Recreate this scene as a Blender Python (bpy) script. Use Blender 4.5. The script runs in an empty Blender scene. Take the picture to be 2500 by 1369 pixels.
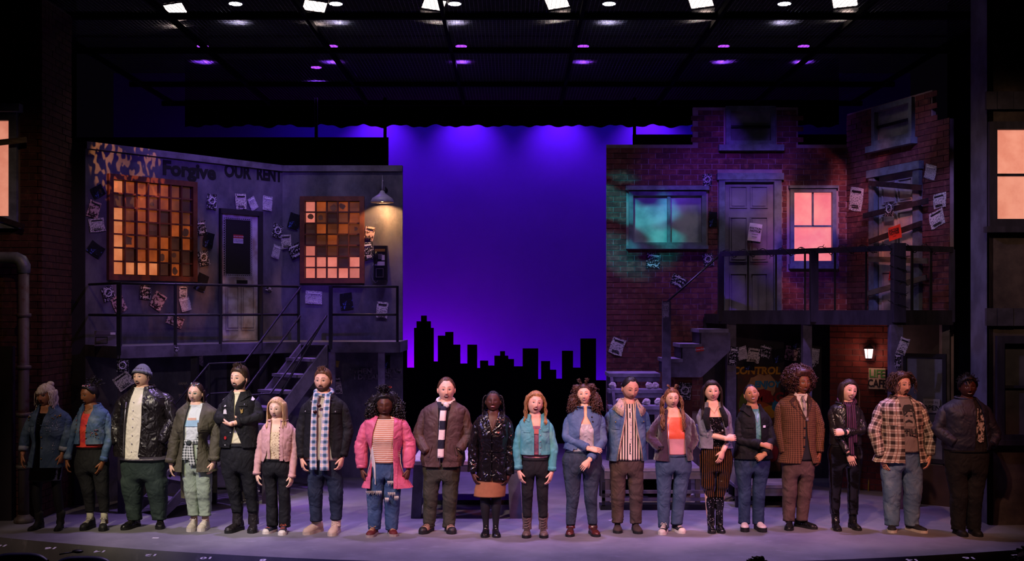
import bpy, bmesh, math, random
from mathutils import Vector, Matrix, noise as mnoise
from mathutils.bvhtree import BVHTree

# ------------------------------------------------------------------ camera
F, CX, HY, CAMZ, CAMY = 2834.0, 1250.0, 760.0, 2.52, -13.0
sc = bpy.context.scene
col = sc.collection
cam_d = bpy.data.cameras.new('camera'); cam = bpy.data.objects.new('camera', cam_d); col.objects.link(cam)
cam.location = (0, CAMY, CAMZ); cam.rotation_euler = (math.pi/2, 0, 0)
cam_d.sensor_width = 36.0; cam_d.lens = 36.0*F/2500.0; cam_d.shift_y = (HY-684.5)/2500.0
cam_d.clip_end = 200
sc.camera = cam
# ------------------------------------------------------------------ world and exposure
w = bpy.data.worlds.new('world'); sc.world = w; w.use_nodes = True
w.node_tree.nodes['Background'].inputs[0].default_value = (0.10, 0.07, 0.16, 1)
w.node_tree.nodes['Background'].inputs[1].default_value = 0.009
sc.view_settings.view_transform = 'Standard'; sc.view_settings.look = 'None'
sc.view_settings.exposure = 0.0; sc.view_settings.gamma = 1.0; sc.view_settings.use_curve_mapping = False
sc.cycles.max_bounces = 6; sc.cycles.diffuse_bounces = 3; sc.cycles.glossy_bounces = 3
sc.cycles.transmission_bounces = 4; sc.cycles.sample_clamp_indirect = 3.0
sc.cycles.use_denoising = True

# ------------------------------------------------------------------ stage lights
def aim(o, tgt):
    d = Vector(tgt)-o.location
    o.rotation_euler = d.to_track_quat('-Z', 'Y').to_euler()
def spot(loc, tgt, colr, power, size, blend=.6, rad=.08, gobo=None):
    l = bpy.data.lights.new('stage_spot', 'SPOT'); o = bpy.data.objects.new('stage_spot', l); col.objects.link(o)
    o.location = loc; aim(o, tgt); l.color = colr; l.energy = power
    l.spot_size = math.radians(size); l.spot_blend = blend; l.shadow_soft_size = rad
    if gobo:                                     # a cut steel plate in the lamp: breaks the beam up into patches
        sx, sy, thr, wid = gobo
        l.use_nodes = True; nt = l.node_tree; em = nt.nodes['Emission']
        tc = nt.nodes.new('ShaderNodeTexCoord'); sp = nt.nodes.new('ShaderNodeSeparateXYZ')
        nt.links.new(tc.outputs['Normal'], sp.inputs[0])
        cb = nt.nodes.new('ShaderNodeCombineXYZ')
        for k, s in ((0, sx), (1, sy)):
            dv = nt.nodes.new('ShaderNodeMath'); dv.operation = 'DIVIDE'
            nt.links.new(sp.outputs[k], dv.inputs[0]); nt.links.new(sp.outputs[2], dv.inputs[1])
            ml = nt.nodes.new('ShaderNodeMath'); ml.operation = 'MULTIPLY'; ml.inputs[1].default_value = s
            nt.links.new(dv.outputs[0], ml.inputs[0]); nt.links.new(ml.outputs[0], cb.inputs[k])
        nz = nt.nodes.new('ShaderNodeTexNoise'); nz.inputs['Scale'].default_value = 1.0; nz.inputs['Detail'].default_value = 1.5
        nt.links.new(cb.outputs[0], nz.inputs['Vector'])
        mr = nt.nodes.new('ShaderNodeMapRange'); mr.inputs[1].default_value = thr; mr.inputs[2].default_value = thr+wid
        nt.links.new(nz.outputs[0], mr.inputs[0]); nt.links.new(mr.outputs[0], em.inputs['Strength'])
    return o
def area(loc, tgt, colr, power, sx, sy, spread=180):
    l = bpy.data.lights.new('strip_light', 'AREA'); o = bpy.data.objects.new('strip_light', l); col.objects.link(o)
    o.location = loc; aim(o, tgt); l.color = colr; l.energy = power; l.shape = 'RECTANGLE'; l.size = sx; l.size_y = sy
    l.spread = math.radians(spread)
    return o
# front-of-house key lights on the line of people: warm left, pink centre, red right
for x, c, p, s in [(-5.0, (1, .70, .55), 800, 17), (-3.75, (1, .86, .62), 3400, 17), (-2.5, (1, .82, .64), 2500, 17),
                   (-1.2, (1, .70, .66), 2300, 17), (0.1, (1, .70, .62), 2700, 18), (1.5, (1, .68, .60), 2400, 17),
                   (2.8, (1, .64, .52), 1900, 17), (4.2, (1, .56, .40), 1900, 16), (5.0, (1, .38, .26), 380, 14)]:
    spot((x*.85-2.6, -7.2, 8.2), (x, 0.12, .88), c, p, s, .75, .10)
# red fill from the right for everyone right of the scarf
for x, p in ((-1.2, 1000), (.2, 1500), (1.6, 1500), (3.0, 1200), (4.4, 900)):
    spot((x*.85+3.6, -6.6, 7.6), (x, 0.12, .95), (1, .20, .13), p, 17, .8, .10)
# cool side fill from both front corners
spot((-7.5, -6, 6.5), (-1.5, .2, .9), (.42, .32, 1), 2000, 34, .8, .2)
spot((7.5, -6, 6.5), (1.5, .2, .9), (.55, .35, 1), 1500, 34, .8, .2)
# violet wash down on the stage floor
for x in (-3.6, -1.2, 1.2, 3.6):
    spot((x, 1.0, 6.2), (x*.95, 1.6, 0), (.46, .26, 1), 760, 50, .9, .1)
    spot((x, .9, 6.3), (x*.95, -.55, 0), (.62, .42, 1), 560, 48, .9, .1)
for x in (-1.0, 1.0): spot((x, 3.0, 6.25), (x*.9, 5.0, 0), (.26, .10, 1), 420, 44, .9, .1)
# blue wash with breakup on the left wall, orange breakup in its upper corner, rust streaks below
spot((-0.5, -5, 7.8), (-3.9, 3.6, 3.6), (.24, .09, 1), 2500, 27, .7, .05, (6, 5, .40, .22))
spot((-1.6, -3.6, 7.0), (-5.15, 2.55, 4.45), (1, .36, .08), 3400, 8.5, .25, .006, (95, 50, .52, .03))
spot((0.3, -3.6, 7.2), (-4.75, 3.05, 3.2), (1, .33, .07), 900, 13, .6, .01, (40, 7, .50, .08))
spot((-1.0, -3.0, 6.9), (-4.3, 3.4, 2.45), (1, .36, .20), 800, 12, .6, .02, (17, 4, .50, .12))
spot((1.5, -5, 7.5), (-2.3, 4.6, 3.7), (.40, .32, .95), 800, 18, .8, .05, (7, 7, .46, .2))
# teal breakup on the left of the right wall, blue and red breakup on the rest
spot((-1.2, -2.5, 7.2), (1.78, 4.7, 3.85), (.02, .70, .68), 3000, 11, .5, .02, (9, 22, .42, .10))
spot((1.0, -5, 7.6), (3.4, 4.7, 3.95), (.20, .05, 1), 3300, 20, .8, .05, (8, 8, .42, .16))
spot((2.5, -5, 7.6), (4.9, 3.9, 3.9), (1, .28, .26), 2700, 17, .8, .03, (13, 10, .50, .09))
spot((3.3, -4, 7.6), (5.3, 3.7, 3.9), (.36, .28, 1), 1700, 18, .7, .03, (8, 8, .42, .15))
spot((2.6, -5, 7.4), (3.75, 4.6, 3.7), (1, .85, .5), 500, 12, .8, .05, (7, 7, .5, .10))
# cyclorama: four hot heads over the top, a violet ground row behind the skyline
for x in (-2.65, -.9, .95, 2.75):
    spot((x, 9.60, 6.72), (x, 10.32, 5.5), (.20, .02, 1), 74, 92, 1, .05)
area((0, 9.35, 6.6), (0, 10.3, 4.6), (.02, .0, 1), 14, 9, .12)
area((-2.1, 9.75, .45), (-2.0, 10.3, 1.9), (.42, .0, 1), 62, 1.6, .1)
area((1.2, 9.75, .45), (1.2, 10.3, 1.9), (.18, .0, 1), 26, 5.2, .1)
# low tone on the two side towers
spot((-3, -5, 7), (-5.9, 1.1, 3.2), (1, .58, .36), 260, 26, .9, .1)
spot((3, -5, 7), (6.2, .7, 3.4), (1, .66, .46), 480, 30, .9, .1)
spot((1, -2, 7), (-5.8, 1.6, 2.2), (.5, .2, 1), 420, 26, .9, .1)
spot((-1, -2, 7), (5.7, .95, 2.6), (.42, .32, 1), 620, 28, .9, .1)
# narrow violet top light on the two staircases
spot((2.1, 3.0, 6.25), (2.1, 3.1, 1.5), (.36, .14, 1), 1000, 24, .6, .06)
spot((-2.9, 2.7, 6.25), (-3.1, 2.75, 1.5), (.36, .14, 1), 800, 24, .6, .06)
# dim low wash, two unseen lamps added to brighten the dark under both decks
spot((-1.5, -11, 4.4), (-3.9, 3.0, 1.35), (.85, .70, .80), 620, 15, .8, .1)
spot((2.5, -11, 4.4), (3.9, 4.0, 1.45), (1, .62, .55), 560, 14, .8, .1)
# ------------------------------------------------------------------ helpers
random.seed(7)
def srgb(c):
    if isinstance(c, str):
        c = c.lstrip('#'); c = tuple(int(c[i:i+2], 16)/255 for i in (0, 2, 4))
    return tuple((x/12.92 if x <= .04045 else ((x+.055)/1.055)**2.4) for x in c[:3])
def at(px, py, Y):
    d = Y-CAMY
    return Vector(((px-CX)*d/F, Y, CAMZ-(py-HY)*d/F))
def floor_at(px, py, z=0):
    d = F*(CAMZ-z)/(py-HY)
    return Vector(((px-CX)*d/F, d+CAMY, z))

class N:
    """tiny node-tree builder"""
    def __init__(s, name):
        s.m = bpy.data.materials.new(name); s.m.use_nodes = True; s.t = s.m.node_tree; s.b = s.t.nodes['Principled BSDF']
        s.out = s.t.nodes['Material Output']
    def n(s, typ, **kw):
        nd = s.t.nodes.new(typ)
        for k, v in kw.items():
            if k.startswith('_'): setattr(nd, k[1:], v)
        return nd
    def l(s, a, b): s.t.links.new(a, b)
    def coord(s, which='Object', scale=None):
        tc = s.n('ShaderNodeTexCoord').outputs[which]
        if scale:
            mp = s.n('ShaderNodeMapping'); mp.inputs['Scale'].default_value = scale; s.l(tc, mp.inputs[0]); return mp.outputs[0]
        return tc
    def math(s, op, a, b=None, c=None):
        nd = s.n('ShaderNodeMath', _operation=op)
        for i, v in enumerate((a, b, c)):
            if v is None: continue
            if isinstance(v, (int, float)): nd.inputs[i].default_value = v
            else: s.l(v, nd.inputs[i])
        return nd.outputs[0]
    def sep(s, v):
        nd = s.n('ShaderNodeSeparateXYZ'); s.l(v, nd.inputs[0]); return nd.outputs
    def noise(s, v, scale, detail=3, rough=.55):
        nd = s.n('ShaderNodeTexNoise'); nd.inputs['Scale'].default_value = scale; nd.inputs['Detail'].default_value = detail
        nd.inputs['Roughness'].default_value = rough
        if v is not None: s.l(v, nd.inputs['Vector'])
        return nd.outputs[0]
    def ramp(s, v, a, b):
        nd = s.n('ShaderNodeMapRange', _interpolation_type='SMOOTHSTEP'); nd.inputs[1].default_value = a; nd.inputs[2].default_value = b
        s.l(v, nd.inputs[0]); return nd.outputs[0]
    def mix(s, f, a, b):
        nd = s.n('ShaderNodeMix', _data_type='RGBA')
        if isinstance(f, (int, float)): nd.inputs[0].default_value = f
        else: s.l(f, nd.inputs[0])
        for i, v in ((6, a), (7, b)):
            if isinstance(v, tuple): nd.inputs[i].default_value = (*v[:3], 1)
            else: s.l(v, nd.inputs[i])
        return nd.outputs[2]
    def base(s, v, rough=.7, metal=0, spec=.5):
        if isinstance(v, tuple): s.b.inputs['Base Color'].default_value = (*v[:3], 1)
        else: s.l(v, s.b.inputs['Base Color'])
        s.b.inputs['Roughness'].default_value = rough; s.b.inputs['Metallic'].default_value = metal
        s.b.inputs['Specular IOR Level'].default_value = spec
    def bump(s, h, strength=.3, dist=.01):
        nd = s.n('ShaderNodeBump'); nd.inputs['Strength'].default_value = strength; nd.inputs['Distance'].default_value = dist
        s.l(h, nd.inputs['Height']); s.l(nd.outputs[0], s.b.inputs['Normal'])

def wrinkle(s, strength=.5, dist=.02, fine=120, scale=8):
    strength *= .55
    """creased cloth: ridged folds plus weave"""
    v = s.coord('Object', (1, 1, .75)); nd = s.n('ShaderNodeTexNoise'); nd.inputs['Scale'].default_value = scale; nd.inputs['Detail'].default_value = 2.5; nd.inputs['Distortion'].default_value = .6; s.l(v, nd.inputs['Vector'])
    r = s.math('ABSOLUTE', s.math('SUBTRACT', nd.outputs[0], .5)); r = s.ramp(r, 0, .16)
    b1 = s.n('ShaderNodeBump'); b1.inputs['Strength'].default_value = strength; b1.inputs['Distance'].default_value = dist; s.l(r, b1.inputs['Height'])
    b2 = s.n('ShaderNodeBump'); b2.inputs['Strength'].default_value = .25; b2.inputs['Distance'].default_value = .003; s.l(s.noise(s.coord(), fine, 3), b2.inputs['Height']); s.l(b1.outputs[0], b2.inputs['Normal']); s.l(b2.outputs[0], s.b.inputs['Normal'])
_mc = {}
def mat(name, c, rough=.7, metal=0, spec=.4, var=.25, vs=6, bump=.25, bs=60, bd=.004, c2=None, sheen=0, coat=0, lo=.35, hi=.65, stretch=None, wr=0):
    key = ('m', name, c, rough, metal, var, vs, bump, bs, c2, lo, hi)
    if key in _mc: return _mc[key]
    s = N(name); v = s.coord('Object', stretch) if stretch else s.coord()
    a = srgb(c); b = srgb(c2) if c2 else tuple(x*(1-var) for x in a)
    if var > 0 or c2: s.base(s.mix(s.ramp(s.noise(v, vs, 4), lo, hi), b, a), rough, metal, spec)
    else: s.base(a, rough, metal, spec)
    if wr: wrinkle(s, wr, .022, bs)
    elif bump: s.bump(s.noise(v, bs, 4), bump, bd)
    if sheen: s.b.inputs['Sheen Weight'].default_value = sheen
    if coat: s.b.inputs['Coat Weight'].default_value = coat; s.b.inputs['Coat Roughness'].default_value = .12
    _mc[key] = s.m
    return s.m
def emis(name, c, strength):
    key = ('e', name, c, strength)
    if key in _mc: return _mc[key]
    s = N(name); s.base((.02, .02, .02), .5); s.b.inputs['Emission Color'].default_value = (*srgb(c), 1)
    s.b.inputs['Emission Strength'].default_value = strength
    _mc[key] = s.m
    return s.m

class MB:
    """collects geometry, builds ONE mesh object"""
    def __init__(s): s.v = []; s.f = []; s.mi = []; s.uv = []
    def pts(s, vs, uvs=None):
        b = len(s.v); s.v += [tuple(p) for p in vs]
        s.uv += (uvs if uvs else [(0, 0)]*len(vs)); return b
    def face(s, ids, m=0): s.f.append(tuple(ids)); s.mi.append(m)
    def box(s, c, size, R=None, m=0):
        hx, hy, hz = (x/2 for x in size); c = Vector(c)
        ps = [Vector((x, y, z)) for z in (-hz, hz) for y in (-hy, hy) for x in (-hx, hx)]
        if R is not None: ps = [R @ p for p in ps]
        b = s.pts([c+p for p in ps])
        for q in ((0, 2, 3, 1), (4, 5, 7, 6), (0, 1, 5, 4), (2, 6, 7, 3), (0, 4, 6, 2), (1, 3, 7, 5)): s.face([b+i for i in q], m)
        return s
    def span(s, lo, hi, m=0):
        lo, hi = Vector(lo), Vector(hi); return s.box((lo+hi)/2, hi-lo, None, m)
    def bar(s, a, b, wd, ht, m=0, up=(0, 0, 1)):
        a, b = Vector(a), Vector(b); d = (b-a); L = d.length; d.normalize(); u = Vector(up)
        sd = d.cross(u)
        if sd.length < 1e-4: sd = Vector((1, 0, 0))
        sd.normalize(); u = sd.cross(d)
        R = Matrix((sd, d, u)).transposed()
        return s.box((a+b)/2, (wd, L, ht), R, m)
    def loft(s, rings, closed=True, cap0=False, cap1=False, m=0, uvs=None, flip=False):
        n = len(rings[0]); b = None
        for i, r in enumerate(rings):
            k = s.pts(r, uvs[i] if uvs else None)
            if b is None: b = k
        for i in range(len(rings)-1):
            for j in range(n if closed else n-1):
                a0 = b+i*n+j; a1 = b+i*n+(j+1) % n; c0 = a0+n; c1 = a1+n
                s.face((a0, c0, c1, a1) if flip else (a0, a1, c1, c0), m)
        if cap0: s.face([b+j for j in range(n)][::(1 if flip else -1)], m)
        if cap1: s.face([b+(len(rings)-1)*n+j for j in range(n)][::(-1 if flip else 1)], m)
        return b
    def tube(s, path, rad, n=8, m=0, ref=(0, -1, 0), caps=True, disp=None, flat=1.0):
        """path of points; rad number/list (or (ra,rb)); flat scales the second axis"""
        path = [Vector(p) for p in path]; k = len(path)
        if not isinstance(rad, (list, tuple)): rad = [rad]*k
        rings = []; uvs = []; acc = 0; ref = Vector(ref); px = None
        for i, p in enumerate(path):
            t = path[min(i+1, k-1)]-path[max(i-1, 0)]
            if t.length < 1e-9: t = Vector((0, 0, -1))
            t.normalize()
            x = (px if px is not None else ref); x = x-t*x.dot(t)
            if x.length < 1e-5: x = Vector((1, 0, 0))-t*t.x
            x.normalize(); px = x; y = t.cross(x)
            r = rad[i]; ra, rb = r if isinstance(r, (list, tuple)) else (r, r*flat)
            ring = []; uv = []
            if i: acc += (p-path[i-1]).length
            for j in range(n):
                an = math.pi+2*math.pi*j/n
                q = p+x*(ra*math.cos(an))+y*(rb*math.sin(an))
                if disp:
                    o = q-p; L = o.length
                    if L > 1e-6: q = p+o*(1+disp(q, i/(k-1))/L)
                ring.append(q); uv.append((j/n*2*math.pi*max(ra, rb), acc))
            rings.append(ring); uvs.append(uv)
        return s.loft(rings, True, caps, caps, m, uvs)
    def ell(s, c, r, nu=12, nv=8, m=0, R=None, disp=None):
        c = Vector(c); rings = []
        for i in range(1, nv):
            ph = math.pi*i/nv; ring = []
            for j in range(nu):
                th = 2*math.pi*j/nu
                p = Vector((r[0]*math.sin(ph)*math.cos(th), r[1]*math.sin(ph)*math.sin(th), -r[2]*math.cos(ph)))
                if disp: p = p*(1+disp(p))
                ring.append(c+(R @ p if R is not None else p))
            rings.append(ring)
        b = s.loft(rings, True, False, False, m)
        lo = Vector((0, 0, -r[2])); hi = Vector((0, 0, r[2]))
        if R is not None: lo = R @ lo; hi = R @ hi
        k = s.pts([c+lo, c+hi]); e = b+(nv-2)*nu
        for j in range(nu):
            s.face((b+(j+1) % nu, b+j, k), m); s.face((e+j, e+(j+1) % nu, k+1), m)
        return s
    def poly(s, pts, thick, nrm, m=0):
        """extruded polygon: front outline pts, thickness along -nrm"""
        nrm = Vector(nrm); a = s.pts(pts); k = len(pts); b = s.pts([Vector(p)-nrm*thick for p in pts])
        s.face([a+i for i in range(k)], m); s.face([b+i for i in range(k)][::-1], m)
        for i in range(k): s.face((a+i, b+i, b+(i+1) % k, a+(i+1) % k), m)
        return s
    def build(s, name, mats, parent=None, smooth=False, M=None, recalc=False):
        me = bpy.data.meshes.new(name); me.from_pydata(s.v, [], s.f)
        if not isinstance(mats, (list, tuple)): mats = [mats]
        for x in mats: me.materials.append(x)
        if len(mats) > 1: me.polygons.foreach_set('material_index', s.mi)
        if smooth: me.polygons.foreach_set('use_smooth', [True]*len(s.f))
        ul = me.uv_layers.new(name='UVMap'); vi = [0]*len(me.loops); me.loops.foreach_get('vertex_index', vi)
        fl = [0.0]*(2*len(vi))
        for i, x in enumerate(vi): fl[2*i], fl[2*i+1] = s.uv[x]
        ul.data.foreach_set('uv', fl)
        if recalc:
            bm = bmesh.new(); bm.from_mesh(me); bmesh.ops.recalc_face_normals(bm, faces=bm.faces); bm.to_mesh(me); bm.free()
        me.update()
        return link(name, me, parent, M)
def link(name, me, parent=None, M=None):
    o = bpy.data.objects.new(name, me); col.objects.link(o)
    if parent is not None: o.parent = parent
    if M is not None: o.matrix_basis = M
    return o
def empty(name, loc=(0, 0, 0), M=None):
    o = bpy.data.objects.new(name, None); col.objects.link(o); o.empty_display_size = .1
    if M is not None: o.matrix_basis = M
    else: o.location = loc
    return o
def tag(o, label=None, cat=None, group=None, kind=None):
    if label: o['label'] = label
    if cat: o['category'] = cat
    if group: o['group'] = group
    if kind: o['kind'] = kind
    return o
def text(body, size, m, parent, M, name='lettering', ext=.002, shear=0, bold=0, align='CENTER', width=1.0):
    cu = bpy.data.curves.new(name, 'FONT'); cu.body = body; cu.size = size; cu.extrude = ext; cu.shear = shear; cu.offset = bold
    cu.align_x = align; cu.align_y = 'CENTER'; cu.resolution_u = 3; cu.space_line = .85
    tmp = bpy.data.objects.new('tmp', cu); me = bpy.data.meshes.new_from_object(tmp); bpy.data.objects.remove(tmp); bpy.data.curves.remove(cu)
    if width != 1:
        for v in me.vertices: v.co.x *= width
    me.materials.clear(); me.materials.append(m)
    return link(name, me, parent, M)

class Wall:
    """vertical plane from A to B (plan points, left to right as seen); local x along, y into the wall, z up"""
    def __init__(s, A, B):
        s.A = Vector((A[0], A[1], 0)); s.B = Vector((B[0], B[1], 0)); s.e = (s.B-s.A); s.L = s.e.length; s.e.normalize()
        s.n = Vector((s.e.y, -s.e.x, 0))          # towards the audience
        if s.n.y > 0 and abs(s.e.x) > .05: s.n = -s.n
        s.M = Matrix.Translation(s.A) @ Matrix((s.e, -s.n, Vector((0, 0, 1)))).transposed().to_4x4()
    def px(s, px, py, off=0):
        c = Vector((0, CAMY, CAMZ)); r = Vector(((px-CX)/F, 1, -(py-HY)/F))
        a = s.A+s.n*off
        t = (a-c).dot(s.n)/r.dot(s.n); p = c+r*t
        return (p-s.A).dot(s.e), p.z
    def rect(s, x0, y0, x1, y1, off=0):
        a = s.px(x0, (y0+y1)/2, off)[0]; b = s.px(x1, (y0+y1)/2, off)[0]
        xm = (x0+x1)/2
        return a, s.px(xm, y1, off)[1], b, s.px(xm, y0, off)[1]         # s0,z0,s1,z1
    def place(s, sx, z, off=0, rot=0):
        return s.M @ Matrix.Translation((sx, -off, z)) @ Matrix.Rotation(rot, 4, 'Y')
# local frame for lettering on a wall: text x along wall, text y up, faces the audience
TXT = Matrix.Rotation(math.pi/2, 4, 'X')

def wall_panel(name, W, s0, s1, z0, z1, holes, m, thick=.06, kind='structure', cut=None):
    mb = MB(); xs = sorted({s0, s1, *[h[0] for h in holes], *[h[2] for h in holes]}); zs = sorted({z0, z1, *[h[1] for h in holes], *[h[3] for h in holes]})
    xs = [x for x in xs if s0 <= x <= s1]; zs = [z for z in zs if z0 <= z <= z1]
    for i in range(len(xs)-1):
        for j in range(len(zs)-1):
            cx, cz = (xs[i]+xs[i+1])/2, (zs[j]+zs[j+1])/2
            if any(h[0] < cx < h[2] and h[1] < cz < h[3] for h in holes): continue
            if cut and cut(cx, cz): continue
            mb.span((xs[i], 0, zs[j]), (xs[i+1], thick, zs[j+1]))
    o = mb.build(name, m, None, False, W.M)
    if kind: o['kind'] = kind
    return o
_brick_me = {}
def bricks(W, root, m, s0, s1, z0, z1, holes, bl=.205, bh=.072, gap=.010, proud=.012, inside=None, visible=None, limit=300, seed=1):
    """running bond, each brick its own object (the first `limit` by visible()), the rest one stuff part"""
    if m.name not in _brick_me:
        mb = MB(); mb.box((0, 0, 0), (1, 1, 1)); me = bpy.data.meshes.new('brick'); me.from_pydata(mb.v, [], mb.f); me.materials.append(m); _brick_me[m.name] = me
    me = _brick_me[m.name]; out = []; row = 0; z = z0; rnd = random.Random(seed)
    while z+bh*.6 < z1:
        x = s0-(bl+gap)/2*(row % 2)
        while x < s1:
            segs = [(max(x, s0), min(x+bl, s1))]
            for h in holes:
                if h[1] < z+bh-.004 and h[3] > z+.004:
                    ns = []
                    for a, b in segs:
                        if h[0] >= b or h[2] <= a: ns.append((a, b)); continue
                        if h[0]-a > .03: ns.append((a, h[0]-.004))
                        if b-h[2] > .03: ns.append((h[2]+.004, b))
                    segs = ns
            for a, b in segs:
                if b-a > .03 and (inside is None or inside((a+b)/2, z+bh/2)): out.append((a, b, z))
            x += bl+gap
        z += bh+gap; row += 1
    if visible: out.sort(key=lambda t: -visible((t[0]+t[1])/2, t[2]))
    mbs = MB()
    for i, (a, b, z) in enumerate(out):
        pr = proud*rnd.uniform(.7, 1.25)
        if i < limit:
            o = bpy.data.objects.new('brick', me); col.objects.link(o); o.parent = root
            o.location = ((a+b)/2, -pr/2, z+bh/2); o.scale = (b-a, pr, bh); o.rotation_euler = (rnd.uniform(-.01, .01), 0, rnd.uniform(-.006, .006))
        else: mbs.box(((a+b)/2, -pr/2, z+bh/2), (b-a, pr, bh))
    if mbs.f:
        o = mbs.build('brickwork', m, root); o['kind'] = 'stuff'
def brick_mat(name, c1, c2, c3):
    s = N(name); v = s.coord('Object'); oi = s.n('ShaderNodeObjectInfo'); g = s.n('ShaderNodeNewGeometry')
    r = s.math('FRACT', s.math('ADD', oi.outputs['Random'], g.outputs['Random Per Island']))
    wv = s.n('ShaderNodeNewGeometry').outputs['Position']
    a = s.mix(r, srgb(c1), srgb(c2)); a = s.mix(s.ramp(s.noise(wv, 14, 4), .45, .75), a, srgb(c3))
    s.base(a, .85, 0, .2); s.bump(s.noise(wv, 55, 4), .5, .006)
    return s.m

# common materials
BLACK = mat('black_velour', '#0b0b0d', .95, 0, .05, .2, 8, .1)
BLACKM = mat('black_painted_steel', '#17171b', .45, 0, .4, .2, 20, .1)
DARKWOOD = mat('blackened_timber', '#3a3440', .7, 0, .3, .45, 9, .3, 40, stretch=(1, 1, .25))
GREYWOOD = mat('grey_painted_timber', '#6d6676', .7, 0, .3, .4, 7, .3, 50)
TRIM = mat('blue_grey_painted_trim', '#6b7484', .6, 0, .35, .4, 8, .25, 40)
# ------------------------------------------------------------------ stage floor
s = N('stage_floor_paint'); v = s.coord()
n1 = s.noise(v, .8, 6, .65); n2 = s.noise(s.coord('Object', (1, 2.5, 1)), 4, 6, .7); n3 = s.noise(s.coord('Object', (1, 9, 1)), 12, 5, .7)
c = s.mix(s.ramp(n1, .35, .7), srgb('#646268'), srgb('#7d7a80')); c = s.mix(s.ramp(n2, .55, .8), c, srgb('#918d96'))
c = s.mix(s.math('MULTIPLY', s.ramp(n3, .68, .76), .5), c, srgb('#b9b4bd'))
s.base(c, .62, 0, .35); s.bump(n2, .08, .01)
mb = MB(); front = []
for i in range(61):
    x = -7.5+15*i/60; front.append((x, -1.42+.033*(x-.75)**2, 0))
pts = front+[(8.5, 1.5, 0), (8.5, 11, 0), (-8.5, 11, 0), (-8.5, 1.5, 0)]
mb.poly(pts, .9, (0, 0, 1))
tag(mb.build('floor', s.m), 'dark grey painted stage floor with a curved front edge', 'floor', None, 'structure')
AUD = mat('auditorium_carpet', '#101018', .95)
mb = MB(); mb.span((-9, -16, -1.1), (9, 3, -.95)); tag(mb.build('auditorium_floor', AUD), 'black auditorium floor below the stage lip', 'floor', None, 'structure')
WHITE_TAPE = mat('white_tape', '#d9d4dc', .6, bump=0)
def num_at(txt, px, py, which):
    p = floor_at(px, py)
    M = Matrix.Translation((p.x, p.y, .002)) @ Matrix.Rotation(math.pi+(.12 if px < 1250 else -.12), 4, 'Z')
    o = text(txt, .135, WHITE_TAPE, None, M, 'floor_number', .001, 0, .004, width=1.0)
    tag(o, f'white number {txt} taped upside down {which} of the stage lip', 'floor number', 'numbers along the stage lip')
for t, x, y, wsd in [('18', 4, 1332, 'at the far left end'), ('16', 125, 1338, 'second from the left end'), ('14', 245, 1346, 'third from the left end'), ('12', 370, 1355, 'fourth from the left end'), ('10', 505, 1362, 'fifth from the left end'),
                     ('8', 642, 1367, 'cut by the bottom edge'), ('14', 2228, 1367, 'second from the right end'), ('16', 2367, 1362, 'at the far right end')]: num_at(t, x, y, wsd)
for k, (x, y) in enumerate([(380, 1313), (2478, 1355), (1492, 1270)]):
    p = floor_at(x, y); mb = MB(); mb.box((p.x, p.y, .0015), (.07, .035, .003), Matrix.Rotation(.3*k, 3, 'Z'))
    tag(mb.build('spike_mark', WHITE_TAPE), ['small pale spike tape mark on the floor before the beanie wearer', 'pale spike tape mark by the right corner of the stage', 'tiny pale spike tape mark on the floor by the brown suede shoes'][k], 'tape mark')

# ------------------------------------------------------------------ cyclorama, skyline, black masking
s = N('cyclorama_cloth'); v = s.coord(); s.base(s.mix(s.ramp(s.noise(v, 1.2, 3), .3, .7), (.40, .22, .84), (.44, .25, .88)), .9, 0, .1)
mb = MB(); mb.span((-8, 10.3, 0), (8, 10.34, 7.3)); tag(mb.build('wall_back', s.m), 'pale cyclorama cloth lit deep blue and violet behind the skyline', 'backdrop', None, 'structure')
sky = empty('skyline_cutout', (0, 9.2, 0)); tag(sky, 'black plywood city skyline cutout standing before the glowing backdrop', 'skyline')
SKY = mat('matt_black_plywood', '#08080a', .95, 0, .05, 0, bump=0)
def sky_block(x0, x1, ytop, nm='tower_block'):
    a = at(x0, ytop, 9.2); b = at(x1, ytop, 9.2); mb = MB(); mb.span((a.x, -.02, 0), (b.x, .02, a.z)); mb.build(nm, SKY, sky)
for a in [(960, 994, 833), (994, 1011, 897), (1011, 1017, 800), (1017, 1028, 784), (1028, 1042, 770), (1042, 1052, 784), (1052, 1059, 800), (1059, 1069, 882), (1069, 1087, 819),
          (1087, 1107, 810), (1107, 1124, 841), (1124, 1141, 887), (1141, 1165, 841), (1165, 1172, 898), (1172, 1192, 880), (1192, 1207, 892), (1207, 1221, 868), (1221, 1233, 857),
          (1233, 1241, 868), (1241, 1255, 876), (1255, 1276, 894), (1276, 1314, 850), (1314, 1321, 925), (1321, 1343, 881), (1343, 1358, 902), (1358, 1372, 924), (1372, 1399, 856),
          (1399, 1417, 897), (1417, 1455, 826), (1455, 1468, 928), (1468, 1560, 928)]: sky_block(*a)
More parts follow.
